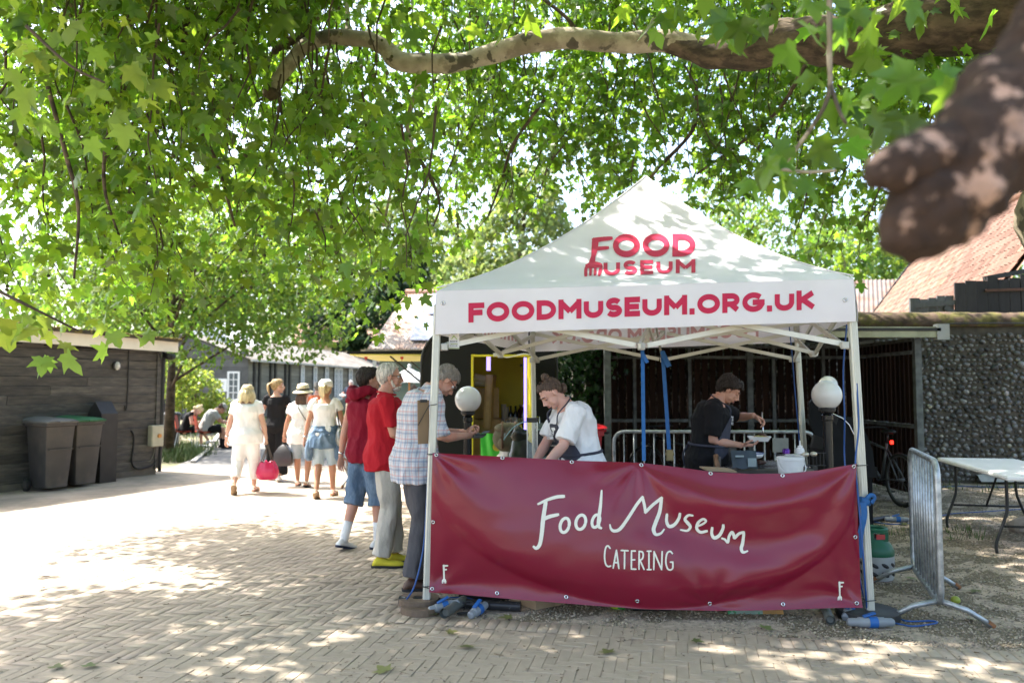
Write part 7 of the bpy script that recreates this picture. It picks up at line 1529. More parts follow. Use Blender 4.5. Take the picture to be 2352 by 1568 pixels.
# ---- globe lamps
def lamp(vx, vy, Y, r, label):
    c = at(vx, vy, Y); t = T('globe_lamp', label, 'lamp', (c.x, Y, 0), 'globe lamp posts'); b = MB(); b.lathe((0, 0, 0), [(.11, 0), (.11, .03), (.06, .05), (.045, .3), (.04, c.z - r - .10), (.05, c.z - r - .09), (.05, c.z - r - .05), (.036, c.z - r - .04), (.062, c.z - r - .02), (.066, c.z - r + .015)], 18); b.build('post', pbr('gloss_black', (.012, .012, .013), .25, .1, 6), t, local=True, ang=40)
    b = MB(); b.ell((0, 0, c.z), r, 32, 20); b.build('globe', pbr('opal_globe', (.72, .71, .69), .12, .04, 3, spec=.5), t, local=True, smooth=True)
    b = MB(); b.lathe((0, 0, 0), [(.070, c.z - r - .012), (.074, c.z - r + .012), (.066, c.z - r + .026)], 18); b.build('collar', M_BLACK, t, local=True)
lamp(1075, 917, 8.0, .136, 'globe lamp on a black post before the black trailer'); lamp(1899, 907, 7.0, .131, 'globe lamp on a black post by the smoker, nearer of the overlapping two'); lamp(1902, 884, 9.55, .112, 'globe lamp peeping out above the nearer globe')
# ---- crowd barriers
def barrier(p0, p1, h, label, sp=.115):
    p0, p1 = V((*p0, 0)), V((*p1, 0)); d = (p1 - p0); L = d.length; d.normalize(); n = V((-d.y, d.x, 0)); t = T('crowd_barrier', label, 'barrier', (p0 + p1) / 2, 'steel crowd barriers'); r = .12; z0 = .13
    def P(u, z, o=0): return p0 + d * u + n * o + V((0, 0, z))
    c = []
    for cx, cz, a0 in ((L - r, h - r, 90), (L - r, z0 + r, 0), (r, z0 + r, -90), (r, h - r, -180)):
        for a in np.radians(np.linspace(a0, a0 - 90, 6)): c.append(P(cx + r * math.cos(a), cz + r * math.sin(a)))
    b = MB(); b.tube(c, .021, 10, closed=True); b.build('frame', M_GALV, t, smooth=True)
    k = int((L - .1) / sp)
    for i in range(1, k + 1): b = MB(); u = L * i / (k + 1); b.cyl(P(u, z0), P(u, h), .0085, n=8); b.build('bar', M_GALV, t, smooth=True)
    for u in (.06, L - .06):
        for s in (-1, 1): b = MB(); b.tube([P(u, z0 + .02), P(u, .10, s * .16), P(u, .012, s * .30)], .018, 8); o = b.build('foot', M_GALV, t, smooth=True); b = MB(); b.tube([P(u, .035, s * .275), P(u, .006, s * .31)], .019, 8); b.build('foot_cap', pbr('rust', (.20, .09, .04), .9, .3, 20), o)
    return t
barrier((2.80, 5.16), (3.18, 6.25), 1.06, 'short steel crowd barrier end-on beside the tent and the white table'); barrier((1.18, 9.05), (3.49, 9.0), 1.04, 'long steel crowd barrier behind the cook'); barrier((-2.62, 12.4), (-1.1, 12.1), 1.05, 'steel crowd barrier behind the queue')
b = MB(); p = at(1730, 1028, 8.97); 
for v0, v1, y0, y1, nm in ((1750, 1790, 1022, 1060, 'plate'),): a, c = at(v0 - 2, y0 - 18, 8.96), at(v1 - 0, y1 - 20, 8.96)
b.box(((a.x + c.x) / 2 + .12, 8.965, (a.z + c.z) / 2), (.18, .012, .16)); b.build('number_plate', pbr('grey_plate2', (.30, .32, .31), .5), bpy.data.objects['crowd_barrier.001'])
# ---- folding table
A0 = V((4.49, 7.12, 0)); ta = V((.21, .977, 0)).normalized(); tw_ = V((.977, -.21, 0)).normalized(); t = T('folding_table', 'white plastic folding table on black legs standing on the gravel', 'table', A0 + ta * .95 + tw_ * .4)
Mx = Matrix((tw_, ta, V((0, 0, 1)))).transposed(); cc = A0 + ta * .97 + tw_ * .40; b = MB(); b.box(cc + V((0, 0, .725)), (.80, 1.94, .045), M=Mx, bev=.012); b.build('tabletop', pbr('white_tabletop', (.76, .76, .76), .45, .03, 6, .03, 60), t)
for u in (.28, 1.66):
    for w in (.10, .70):
        o = A0 + ta * u + tw_ * w; b = MB(); s = 1 if w < .4 else -1; b.tube(spline([o + V((0, 0, .70)), o + V((0, 0, .42)), o - tw_ * (.03 * s) + V((0, 0, .30)), o - tw_ * (.10 * s) + V((0, 0, .10)), o - tw_ * (.10 * s)], 4), .0145, 8); b.build('leg', M_BLACK, t, smooth=True)
    b = MB(); b.tube([A0 + ta * u + tw_ * .07 + V((0, 0, .25)), A0 + ta * u + tw_ * .73 + V((0, 0, .25))], .012, 8); e = 1 if u < 1 else -1; b.tube([A0 + ta * u + tw_ * .4 + V((0, 0, .25)), A0 + ta * (u + e * .40) + tw_ * .4 + V((0, 0, .70))], .011, 8); b.build('brace', M_BLACK, t, smooth=True)
# ---- gas bottle
g = gnd(2010, 1326); t = T('gas_bottle', 'squat gas bottle with a green top and grey vented base', 'gas bottle', g); M_GG = pbr('green_plastic_dark', (.012, .105, .055), .4, .1, 5); M_GR = pbr('grey_plastic', (.36, .37, .36), .5, .08, 5)
b = MB(); b.lathe((0, 0, 0), [(.135, 0), (.145, .02), (.148, .19), (.140, .195)], 28); b.build('base_shell', M_GR, t, local=True, ang=40)
b = MB(); b.lathe((0, 0, 0), [(.147, .19), (.15, .20), (.148, .235), (.13, .275), (.100, .31), (.095, .325)], 28); b.build('shoulder', M_GG, t, local=True, ang=40)
b = MB(); b.lathe((0, 0, 0), [(.105, .375), (.108, .40), (.098, .412), (.085, .40), (.085, .38)], 28); 
for a in (20, 95, 160, 230, 300): a = math.radians(a); b.bar((.098 * math.cos(a), .098 * math.sin(a), .31), (.10 * math.cos(a), .10 * math.sin(a), .385), .05, .016)
b.build('collar', M_GG, t, local=True, ang=40); b = MB(); b.cyl((0, 0, .31), (0, 0, .37), .03); b.cyl((0, 0, .345), (0, -.06, .345), .016); b.build('valve', M_STEEL, t, local=True); b = MB(); b.box((.01, -.096, .345), (.07, .006, .04), bev=.002); b.build('tag', pbr('red_tag', (.45, .05, .05), .5), t, local=True)
for a in np.radians(np.arange(-150, 60, 34)):
    for z, tl in ((.055, .5), (.125, .5)):
        R = Matrix.Rotation(a + PI / 2, 3, 'Z') @ Matrix.Rotation(tl, 3, 'Y'); b = MB(); b.ell((.1435 * math.cos(a), .1435 * math.sin(a), z), (.036, .008, .016), 12, 6, R); b.build('vent', M_BLACK, t, local=True, smooth=True)
# ---- barbecue and what lies about it
gx0, gx1, gy = at(1640, 889, 6.7).x, at(1850, 889, 6.7).x, 6.85; t = T('charcoal_grill', 'steel charcoal grill with wooden handles beside the cook', 'barbecue', ((gx0 + gx1) / 2, gy, 0)); M_CHAR = pbr('sooty_steel', (.11, .10, .09), .5, .3, 8, .1, 40, metal=.6)
b = MB(); b.box(((gx0 + gx1) / 2, gy, .80), (gx1 - gx0, .62, .14), bev=.01); b.build('firebox', M_CHAR, t)
b = MB(); b.box(((gx0 + gx1) / 2 - .25, gy + .31, .95), (.34, .02, .18)); b.box((gx0 - .0, gy, .91), (.02, .6, .12)); b.build('wind_guard', M_CHAR, t)
for i in range(24): b = MB(); x = lerp(gx0 + .03, gx1 - .03, i / 23); b.cyl((x, gy - .29, .885), (x, gy + .29, .885), .004, n=6); b.build('grate_bar', M_STEEL, t)
for y in (gy - .25,): b = MB(); b.tube([(gx0 - .02, y, .98), (gx0 - .02, y - .05, .90), (gx0 - .02, y - .05, .78)], .022, 10); b.build('handle', pbr('turned_wood', (.22, .12, .065), .6, .2, 10), t, smooth=True)
for x in (gx0 + .05, gx1 - .05):
    for y in (gy - .25, gy + .25): b = MB(); b.box((x, y, .37), (.035, .035, .74)); b.build('leg', M_BLACK, t)
M_MEAT = pbr('charred_meat', (.07, .032, .022), .5, .4, 30, .4, 60)
t = T('enamel_dish', 'white enamel dish with a blue rim on the grill', 'dish', at(1722, 1052, 6.8)); b = MB(); b.lathe((0, 0, 0), [(.075, 0), (.10, .012), (.118, .045), (.122, .046), (.110, .018), (.08, .008), (0, .008)], 26); b.build('bowl', M_WHITEP, t, local=True, smooth=True); b = MB(); b.tube([(.12 * math.cos(a), .12 * math.sin(a), .046) for a in np.linspace(0, 2 * PI, 26, endpoint=False)], .004, 6, closed=True); b.build('rim', pbr('blue_rim', (.03, .08, .25), .3), t, local=True, smooth=True)
for k in range(4): b = MB(); b.ell((0, 0, .02), (.05, .022, .02), 10, 6); b.v = [tuple(V(p) * (1 + .3 * noise.noise(V(p) * 40 + V((k, 0, 0))))) for p in b.v]; t = T('meat_piece', ['charred meat nearest the wooden handle', 'second charred piece of meat along the grill', 'third charred piece of meat along the grill', 'charred meat nearest the enamel dish'][k], 'meat', (gx0 + .25 + k * .05, gy - .18 + .05 * (k % 2), .889), 'meat on the grill', k); b.build('meat', M_MEAT, t, local=True, smooth=True)
t = T('food_pouch', 'dark blue-grey printed food pouch propped on the grill', 'pouch', at(1712, 1075, 6.45)); b = MB(); b.grid(lambda u, v: V(((u - .5) * .21, -.02 * math.sin(PI * u) + v * .05, v * .14 + .006 * math.sin(u * 12))), 12, 8); b.grid(lambda u, v: V(((.5 - u) * .21, .02 * math.sin(PI * u) + v * .05, v * .14)), 12, 8); b.build('pouch', pbr('slate_film', (.03, .042, .05), .3, .2, 6), t, local=True, smooth=True); b = MB(); b.box((-.05, -.018, .10), (.07, .003, .014)); b.box((.05, -.022, .05), (.07, .003, .07)); b.build('print', pbr('pale_print', (.30, .36, .36), .5), t, local=True)
p = at(1816, 1092, 6.25); t = T('plastic_tub', 'white plastic tub with tongs resting across its lid', 'tub', (p.x, 6.25, p.z)); b = MB(); b.lathe((0, 0, 0), [(.088, 0), (.092, .01), (.102, .125), (.108, .127), (.108, .145), (.10, .150), (0, .150)], 28); b.build('tub', M_WHITEP, t, local=True, ang=40); b = MB(); b.tube(spline([(-.108, 0, .13), (-.09, -.08, .05), (0, -.12, .03), (.09, -.08, .05), (.108, 0, .13)], 5), .004, 6); b.build('bail', M_WHITEP, t, local=True, smooth=True)
b = MB(); b.box((p.x, 6.25, p.z - .02), (.5, .4, .03)); t2 = T('side_table', 'small side table holding the white tub before the grill', 'table', (p.x, 6.25, 0)); b.build('top', M_BLACK, t2)
for x, y in ((-.22, -.17), (.22, -.17), (-.22, .17), (.22, .17)): b = MB(); b.cyl((p.x + x, 6.25 + y, 0), (p.x + x, 6.25 + y, p.z - .03), .012); b.build('leg', M_BLACK, t2)
t = T('tongs', 'black-handled tongs lying across the white tub', 'tongs', (p.x, 6.25, p.z + .155)); b = MB()
for s in (-1, 1): b.tube([(-.11, .0, .008), (.02, s * .012, .012), (.10, s * .02, .012)], .006, 6)
b.build('arm', M_STEEL, t, local=True, smooth=True); b = MB(); b.box((-.07, 0, .010), (.09, .022, .014), bev=.004); b.build('grip', M_BLACK, t, local=True)
for s in (0, 1): b = MB(); b.ell((.115 + s * .08, .02 * (s * 2 - 1), .015), (.03, .022, .02), 10, 6); b.build('scallop', pbr('scallop', (.5, .45, .36), .3, metal=.6), t, local=True, smooth=True)
p = at(1806, 1056, 6.95); t = T('drinks_can', 'purple drinks can standing on the grill', 'can', (p.x, 6.95, .889)); b = MB(); b.lathe((0, 0, 0), [(.028, 0), (.033, .01), (.033, .10), (.027, .115), (.026, .118), (0, .115)], 20); b.build('can', pbr('purple_can', (.10, .02, .22), .25, metal=.5), t, local=True, ang=50); b = MB(); b.lathe((0, 0, 0), [(.0335, .02), (.0335, .055)], 20, cap=False); b.build('label', M_WHITEP, t, local=True)
p = at(1838, 1050, 6.6); t = T('squeeze_bottle', 'white squeeze bottle standing by the purple can', 'bottle', (p.x, 6.6, .889)); b = MB(); b.lathe((0, 0, 0), [(.028, 0), (.032, .01), (.036, .13), (.03, .15), (.02, .155), (.02, .17), (.007, .172), (.004, .215)], 18); b.build('bottle', M_WHITEP, t, local=True, ang=40)
b = MB(); p = at(1870, 1050, 6.6)
t = T('wire_rack', 'black wire rack beside the squeeze bottle', 'rack', (p.x, 6.6, .889)); b.box((0, 0, .0 - .44), (.04, .04, .88)); 
for i in range(6): b.cyl((-.07 + i * .03, 0, 0), (-.07 + i * .03, 0, .11), .003, n=5)
b.tube([(-.08, 0, .11), (.10, 0, .11)], .004, 5); b.tube([(-.08, 0, .005), (.10, 0, .005)], .004, 5); b.build('wire', M_BLACK, t, local=True)
SY = 7.75; t = T('smoker', 'big black barrel smoker with its hood raised', 'smoker', (at(1935, 889, SY).x, SY, 0)); M_SMK = pbr('satin_black', (.007, .008, .009), .65, .2, 5, .05, 30, spec=.12)
def pxpoly(pts, Y): return [(at(x, y, Y).x, at(x, y, Y).z) for x, y in pts]
b = MB(); b.prism(pxpoly([(1858, 925), (1868, 912), (1882, 925), (1908, 962), (1936, 1000), (1905, 1012), (1872, 998), (1860, 975)], SY - .25), .04, c=(0, SY - .25, 0)); b.build('hood', M_SMK, t)
b = MB(); b.prism(pxpoly([(1880, 1030), (1905, 950), (1940, 958), (1963, 990), (1978, 1030), (1986, 1090), (1890, 1090)], SY + .1), .5, c=(0, SY + .1, 0)); b.build('barrel', M_SMK, t)
xx = at(1935, 889, SY).x; 
for dx in (-.2, .2): b = MB(); b.box((xx + dx, SY + .1, .34), (.05, .4, .70)); b.build('leg', M_SMK, t)
b = MB(); b.tube([at(1866, 912, SY - .3), at(1872, 908, SY - .3), at(1882, 918, SY - .3)], .012, 8); b.build('handle', M_STEEL, t, smooth=True); b = MB(); b.tube([at(x, y, SY - .16) for x, y in ((1908, 948), (1935, 960), (1950, 975), (1965, 1005), (1977, 1040))], .008, 6); b.build('edge', M_STEEL, t, smooth=True)
b = MB(); a = at(1650, 1078, 6.0); b.box((a.x, 6.02, a.z), (.22, .25, .012), M=Matrix.Rotation(.06, 3, 'Y')); t = T('card_sheet', 'pale card sheet lying on a trestle behind the banner', 'card', (a.x, 6.02, 0)); b.build('sheet', M_CARD, t); b = MB(); b.box((a.x, 6.02, a.z / 2 - .012), (.3, .3, a.z - .02)); b.build('trestle', M_BLACK, t)
# ---- held things
tp_ = CK.arm[1][2]; t = T('food_tray', 'white card food tray held by the cook', 'food tray', CK.w(tp_ + V((-.03, .155, .035))), None, CK.t.rotation_euler.z); b = MB(); b.rings([[V((x * w, y * l, z)) for x, y in ((-1, -1), (1, -1), (1, 1), (-1, 1))] for w, l, z in ((.045, .07, 0), (.065, .095, .038), (.070, .10, .039), (.066, .096, .041), (.047, .072, .006))]); b.build('tray', M_WHITEP, t, local=True); b = MB(); b.ell((0, .01, .034), (.05, .07, .014), 12, 7); b.v = [tuple(V(v) + V((0, 0, .008 * noise.noise(V(v) * 50)))) for v in b.v]; b.build('salad', pbr('salad', (.30, .30, .06), .6, .4, 40, col2=(.40, .16, .05), c2scale=30), t, local=True, smooth=True)
lw = CK.arm[0][2]; P0 = CK.w(lw + V((.02, .075, -.02))); P1 = CK.w(lw + V((.05, .08, -.19))); t = T('serving_spoon', 'steel serving spoon heaped with dark pulled meat', 'spoon', P1); b = MB(); b.tube([P0 + V((0, 0, .05)), P0.lerp(P1, .6), P1 + V((0, 0, .02))], .006, 8); b.build('handle', M_STEEL, t, smooth=True); b = MB(); b.ell(P1 + V((0, 0, .0)), (.04, .03, .014), 14, 8); b.build('bowl', M_STEEL, t, smooth=True); b = MB(); b.ell(P1 + V((-.012, -.01, .0)), (.05, .038, .036), 14, 10); b.v = [tuple(V(v) + (V(v) - P1) * .45 * noise.noise(V(v) * 45)) for v in b.v]; b.build('meat', M_MEAT, t, smooth=True)
w1 = PL.w(PL.arm[0][2].lerp(PL.arm[1][2], .5) + V((0, .12, -.015))); t = T('wallet', 'black wallet open in the hands of the man in plaid', 'wallet', w1, None, PL.t.rotation_euler.z); b = MB(); b.box((-.04, 0, 0), (.09, .10, .012), M=Matrix.Rotation(.35, 3, 'Y') , bev=.004); b.box((.04, 0, 0), (.09, .10, .012), M=Matrix.Rotation(-.35, 3, 'Y'), bev=.004); b.build('cover', M_BLACK, t, local=True); b = MB(); b.box((.04, .06, .03), (.08, .055, .002), M=Matrix.Rotation(-.3, 3, 'Y')); b.build('card', pbr('dark_card', (.04, .04, .05), .3), t, local=True)
h1 = W1.w(W1.arm[1][2] + V((.02, .02, -.10))); t = T('handbag', 'glossy red bucket handbag on chain handles', 'handbag', h1 - V((0, 0, .52))); b = MB(); b.lathe((0, 0, 0), [(.09, 0), (.13, .02), (.15, .10), (.13, .19), (.09, .26), (.085, .27)], 26); b.v = [tuple((V((x * 1.15, y * .72, z))) * (1 + .06 * math.sin(math.atan2(y, x) * 7) * (z / .26))) for x, y, z in b.v]; b.build('body', pbr('pink_red_leather', (.56, .03, .10), .25, .08, 5, .1, 20), t, local=True, smooth=True)
for s in (-1, 1): b = MB(); b.tube(spline([(-.08, s * .05, .26), (-.02, s * .02, .45), (.0, s * .01, .53), (.02, s * .02, .45), (.08, s * .05, .26)], 5), .007, 6); b.build('chain', pbr('dark_chain', (.10, .08, .07), .4, metal=.6), t, local=True, smooth=True)
h3 = W3.w(W3.arm[0][2] + V((0, .01, -.10))); t = T('handbag', 'soft square charcoal bag hanging from a hand', 'handbag', h3 - V((0, 0, .36))); b = MB(); b.rings([[V((x * w, y * w * .75, z)) for x, y in ((-1, -1), (0, -1.1), (1, -1), (1, 1), (-1, 1))] for w, z in ((.12, 0), (.135, .05), (.13, .2), (.07, .29), (.02, .33))]); b.build('body', pbr('charcoal_nylon', (.06, .06, .065), .35, .15, 5, .3, 12), t, local=True, ang=30); b = MB(); b.tube([(-.03, 0, .30), (-.02, 0, .37), (.02, 0, .37), (.03, 0, .30)], .01, 6); b.build('handle', M_BLACK, t, local=True, smooth=True)
s4 = W4.S[1]; hb = W4.w(V((.27 * W4.k, -.06, .0)) + V((0, 0, s4.z - .50))); t = T('shoulder_bag', 'grey metallic shoulder bag with studs on a black strap', 'shoulder bag', hb); b = MB(); b.ell((0, 0, .02), (.075, .17, .17), 16, 12); b.v = [(x, y, z if z > 0 else z * .85) for x, y, z in b.v]; b.build('body', pbr('pewter_leather', (.25, .26, .25), .3, .2, 6, .2, 25, metal=.4), t, local=True, smooth=True)
b = MB(); sh_ = V(W4.w(s4 + V((-.02, 0, .045)))) - hb; b.tube(spline([(0, -.10, .14), sh_ + V((.02, -.03, -.06)), sh_ + V((0, 0, .03)), sh_ + V((.02, .05, -.08)), (0, .10, .14)], 5), .012, 6, ell=(.5, 1.6)); b.build('strap', M_BLACK, t, local=True, smooth=True)
for k in range(7): b = MB(); b.ell((.062, -.12 + k * .035, .10 - .02 * k), .011, 8, 5); b.build('stud', M_STEEL, t, local=True, smooth=True)
nw = NM.w(NM.arm[1][2] + V((-.02, .15, .05))); t = T('paper_tray', 'white paper tray carried by the man in navy', 'tray', nw); b = MB(); b.box((0, 0, .03), (.26, .18, .06), bev=.02); b.build('tray', M_WHITEP, t, local=True)
# ---- clipboard and hanging card on the front pole
lp0 = lambda y: fFL.lerp(tFL, (at(1000, y, 5.54).z - fFL.z) / (tFL.z - fFL.z)); pc = lp0(970); t = T('clipboard', 'brown clipboard tied to the white tent pole', 'clipboard', pc); b = MB(); zz0, zz1 = at(980, 1020, 5.5).z, at(980, 919, 5.5).z; b.box((pc.x - .07, pc.y - .02, (zz0 + zz1) / 2), (.085, .012, zz1 - zz0), M=Matrix.Rotation(.5, 3, 'Z') @ Matrix.Rotation(-.02, 3, 'Y')); b.build('board', pbr('hardboard', (.20, .13, .07), .7, .12, 5), t); b = MB(); b.tube([(pc.x - .105, pc.y - .05, pc.z - .02), (pc.x - .03, pc.y - .04, pc.z + .12), (pc.x + .03, pc.y - .035, pc.z + .13)], .003, 5); b.build('tie', M_BLACK, t, smooth=True); b = MB(); b.box((pc.x - .07, pc.y - .03, zz1 - .005), (.05, .02, .02), M=Matrix.Rotation(.5, 3, 'Z')); b.build('clip', M_BLACK, t)
k0, k1 = at(1031, 801, 5.62), at(1055, 764, 5.62); t = T('hang_tag', 'white maker card with a green mountain hanging under the valance', 'tag', ((k0.x + k1.x) / 2, 5.62, k0.z)); b = MB(); w, h = k1.x - k0.x, k1.z - k0.z; b.box((0, 0, h / 2), (w, .003, h)); b.build('card', pbr('card_white', (.72, .72, .70), .5), t, local=True)
b = MB()
for txt, z0, hh, ww in (('ROCK', .40, .12, .72), ('CO.UK', .14, .10, .72), ('Supplied by', .88, .055, .62)): v_, f_ = textmesh(txt, .02); b.add([V(((x - .5) * w * ww, -.003, h * (z0 + y * hh))) for x, y in v_], f_)
b.build('lettering', pbr('grey_ink', (.10, .10, .11), .6), t, local=True); b = MB(); b.add([V((x * w, -.003, z * h)) for x, z in ((-.32, .58), (-.05, .82), (.0, .82), (.34, .56), (.22, .58), (.1, .70), (-.02, .76), (-.2, .62))], [tuple(range(8))]); b.build('mountain_mark', pbr('lime_ink', (.30, .52, .04), .6), t, local=True); b = MB(); b.box((0, -.002, h * .035), (w * .98, .003, h * .05)); b.box((0, -.002, h * .31), (w * .7, .003, h * .05)); b.build('print_bar', pbr('olive_ink', (.30, .36, .10), .6), t, local=True)
# ---- straps and cables
def strap(label, pts, w=.03):
    t = T('ratchet_strap', label, 'strap', pts[-1], 'blue ratchet straps'); b = MB()
    for a, c in zip(pts, pts[1:]): b.bar(a, c, w, .003, up=(0, 1, 0))
    b.build('webbing', M_BLUE, t); return t
s1 = strap('blue strap hanging from truss to banner, plain-ended', [at(1475, 788, 5.62), at(1476, 820, 5.60), at(1479, 1058, 5.36)], .026); b = MB(); b.bar(at(1478, 815, 5.58), at(1487, 833, 5.57), .025, .003, up=(0, 1, 0)); b.build('loose_end', M_BLUE, s1)
s2 = strap('blue strap hanging from the truss to a ratchet buckle', [at(1521, 805, 6.2), at(1524, 840, 6.2), at(1537, 1035, 6.2)], .030); b = MB(); b.bar(at(1521, 808, 6.19), at(1537, 842, 6.18), .04, .003, up=(0, 1, 0)); b.build('loose_end', M_BLUE, s2); b = MB(); q_ = at(1538, 1045, 6.2); b.box(q_, (.055, .03, .09), bev=.006); b.cyl(q_ + V((-.035, 0, .01)), q_ + V((.035, 0, .01)), .012); b.build('ratchet', pbr('brass_ratchet', (.25, .20, .10), .4, metal=.7), s2)
lr = lambda y: fFR.lerp(tFR, (at(1990, y, 5.33).z - fFR.z) / (tFR.z - fFR.z)); k_ = lr(1150); s3 = T('ratchet_strap', 'blue strap knotted round the tent leg beside the banner', 'strap', k_, 'blue ratchet straps'); b = MB(); b.tube([k_ + V((.045 * math.cos(a), .045 * math.sin(a) - .0, .012 * math.sin(2 * a))) for a in np.linspace(0, 2 * PI, 16, endpoint=False)], .022, 8, closed=True, ell=(.4, 1)); b.ell(k_ + V((-.012, -.05, .0)), (.035, .02, .03), 10, 7); b.build('knot', M_BLUE, s3, smooth=True); b = MB(); e_ = at(1976, 1283, 5.26); b.grid(lambda u, v: V((lerp(k_.x - .035, e_.x, v) + (u - .5) * .042 + .006 * math.sin(v * 9), k_.y - .07 - .02 * math.sin(v * 5), lerp(k_.z, e_.z, v))), 2, 14); b.build('tail', M_BLUE, s3, smooth=True); b = MB(); b.tube(spline([k_ + V((-.02, -.05, .0)), k_ + V((.02, -.06, .045)), k_ + V((.055, -.05, .03)), k_ + V((.03, -.055, -.01))], 4), .016, 6, ell=(.4, 1)); b.build('bow', M_BLUE, s3, smooth=True)
def cable(label, pts, r=.006, mat=None, sub=7, grp='blue cables'):
    P = spline(pts, sub); t = T('power_cable', label, 'cable', pts[-1], grp); b = MB(); b.tube(P, r, 7); b.build('lead', mat or M_CABLE, t, smooth=True); return t
cable('blue cable running down the right-hand tent leg', [at(1945, 745, 5.6), at(1937, 850, 5.7), at(1940, 960, 5.75), at(1940, 1058, 5.8), at(1955, 1200, 5.6), at(1975, 1330, 5.5), gnd(1990, 1395)]); cable('blue cable hugging the right-hand leg below the strap', [at(1968, 880, 5.33), at(1972, 980, 5.30), at(1965, 1060, 5.27), at(1971, 1140, 5.25), at(1983, 1280, 5.22), gnd(1992, 1415, .01)])
cable('blue cable falling beside the back tent leg', [at(1812, 745, 6.9), at(1818, 800, 6.9), at(1826, 900, 7), at(1835, 1000, 7.1), at(1838, 1055, 7.1)], .005); cable('blue cable hanging down the left tent pole to the paving', [at(985, 1040, 5.58), at(980, 1150, 5.58), at(972, 1260, 5.56), at(950, 1350, 5.5), gnd(920, 1392, .01), gnd(945, 1384, .01)], .006)
cable('blue cable looping on the gravel by the barrier foot', [gnd(2025, 1424, .012), gnd(2065, 1432, .01), gnd(2100, 1437, .01), gnd(2150, 1430, .01), gnd(2140, 1425, .01), gnd(2080, 1425, .01), gnd(2050, 1408, .01), gnd(2010, 1396, .02)]); cable('thin blue cable crossing the gravel under the table', [gnd(1990, 1195, .01), gnd(2050, 1203, .01), gnd(2120, 1196, .01), gnd(2180, 1180, .01), gnd(2250, 1175, .01), gnd(2352, 1168, .01), gnd(2450, 1160, .01)]); cable('thin blue cable along the foot of the flint wall', [gnd(2120, 1120, .01), gnd(2200, 1116, .01), gnd(2290, 1118, .01), gnd(2400, 1117, .01)])
cable('blue cable looping over the plugs by the left pole', [gnd(1012, 1383, .03), at(1030, 1372, 5.6), at(1075, 1373, 5.62), at(1115, 1388, 5.6), gnd(1100, 1398, .02)]); cable('black cable coiled among the plugs by the left pole', [gnd(1045, 1392, .04), at(1080, 1380, 5.5), gnd(1092, 1402, .02), gnd(1050, 1408, .01), gnd(1085, 1411, .02)], .006, M_BLACK, grp='black cables'); cable('black flex hanging on the flint wall', [at(1975 + 150, 752, 12.5), at(2098, 762, 12.5), at(2085, 800, 12.5), at(2060, 840, 12.5)], .008, M_BLACK, grp='black cables')
cable('black flex looped over the flint coping', [at(2352, 742, 12.4), at(2260, 742, 12.4), at(2165, 744, 12.45), at(2148, 752, 12.5), at(2140, 800, 12.6), at(2120, 850, 12.62), at(2090, 862, 12.64)], .010, M_BLACK, grp='black cables')
M_CEEG = pbr('plug_grey', (.20, .22, .24), .45, .1, 6); M_CEEB = pbr('plug_blue', (.015, .10, .33), .4, .1, 6)
def plug(c, d, label, L=.24):
    d = V(d).normalized(); t = T('power_connector', label, 'connector', c, 'blue and grey power connectors'); c = V(c); b = MB(); b.tube([c - d * L * .5, c - d * L * .46, c - d * L * .28, c - d * L * .26, c - d * L * .04], [.018, .026, .027, .032, .033], 14); b.tube([c + d * L * .12, c + d * L * .28, c + d * L * .30, c + d * L * .46, c + d * L * .5], [.033, .032, .027, .026, .016], 14); b.build('plug', M_CEEG, t, ang=40); b = MB(); b.tube([c - d * L * .05, c + d * L * .13], .037, 14); b.bar(c + V((0, 0, .035)) - d * .05, c + V((0, 0, .06)) + d * .03, .03, .012, bev=.003); b.build('collar', M_CEEB, t, ang=40); return t
plug(gnd(2000, 1428, .035), (1, -.02, 0), 'blue and grey connector lying before the right tent leg', .30); plug(gnd(1020, 1392, .05), (.9, .3, .15), 'blue and grey connector at the foot of the left tent pole', .22); plug(gnd(1098, 1400, .035), (.5, .8, .15), 'blue and grey connector tipped on end beside the pipe', .2); plug(gnd(1950, 1400, .05), (.5, .6, .3), 'connector half under the banner corner', .2); plug(gnd(2060, 1192, .03), (1, -.15, 0), 'connector in the gravel behind the gas bottle', .26)
# ---- foot weights
M_IRON = pbr('rusty_iron', (.10, .05, .035), .8, .2, 6); M_CAST = pbr('brown_cast_iron', (.135, .095, .065), .7, .2, 8, .2, 40)
f = V((fFL.x, fFL.y, 0)); t = T('foot_weight', 'pair of rusty cast-iron weights round the left tent foot', 'weight', f); b = MB()
for a0, a1, dx, dy, z in ((.35, 2 * PI - .35, -.03, -.05, .0), (PI + .4, 3 * PI - .4, -.06, .04, .03)):
    o_ = [(.145 * math.cos(a), .145 * math.sin(a)) for a in np.linspace(a0, a1, 22)] + [(.05 * math.cos(a), .05 * math.sin(a)) for a in np.linspace(a1, a0, 12)]; n = len(o_); b.add([V((f.x + dx + x, f.y + dy + y, z + h)) for h in (.0, .045) for x, y in o_], [(i, (i + 1) % n, (i + 1) % n + n, i + n) for i in range(n)] + [tuple(range(n, 2 * n)), tuple(range(n - 1, -1, -1))])
b.build('plate', M_CAST, t); b = MB(); b.box((f.x, f.y, .03), (.10, .10, .012)); b.build('foot_plate', M_STEEL, t)
f = V((fFR.x, fFR.y + .04, 0)); t = T('foot_weight', 'round black weight under the right tent foot', 'weight', f); b = MB(); b.lathe(f, [(.20, 0), (.205, .015), (.20, .05), (.17, .06), (.0, .06)], 30); b.build('plate', M_BLACK, t, ang=40)
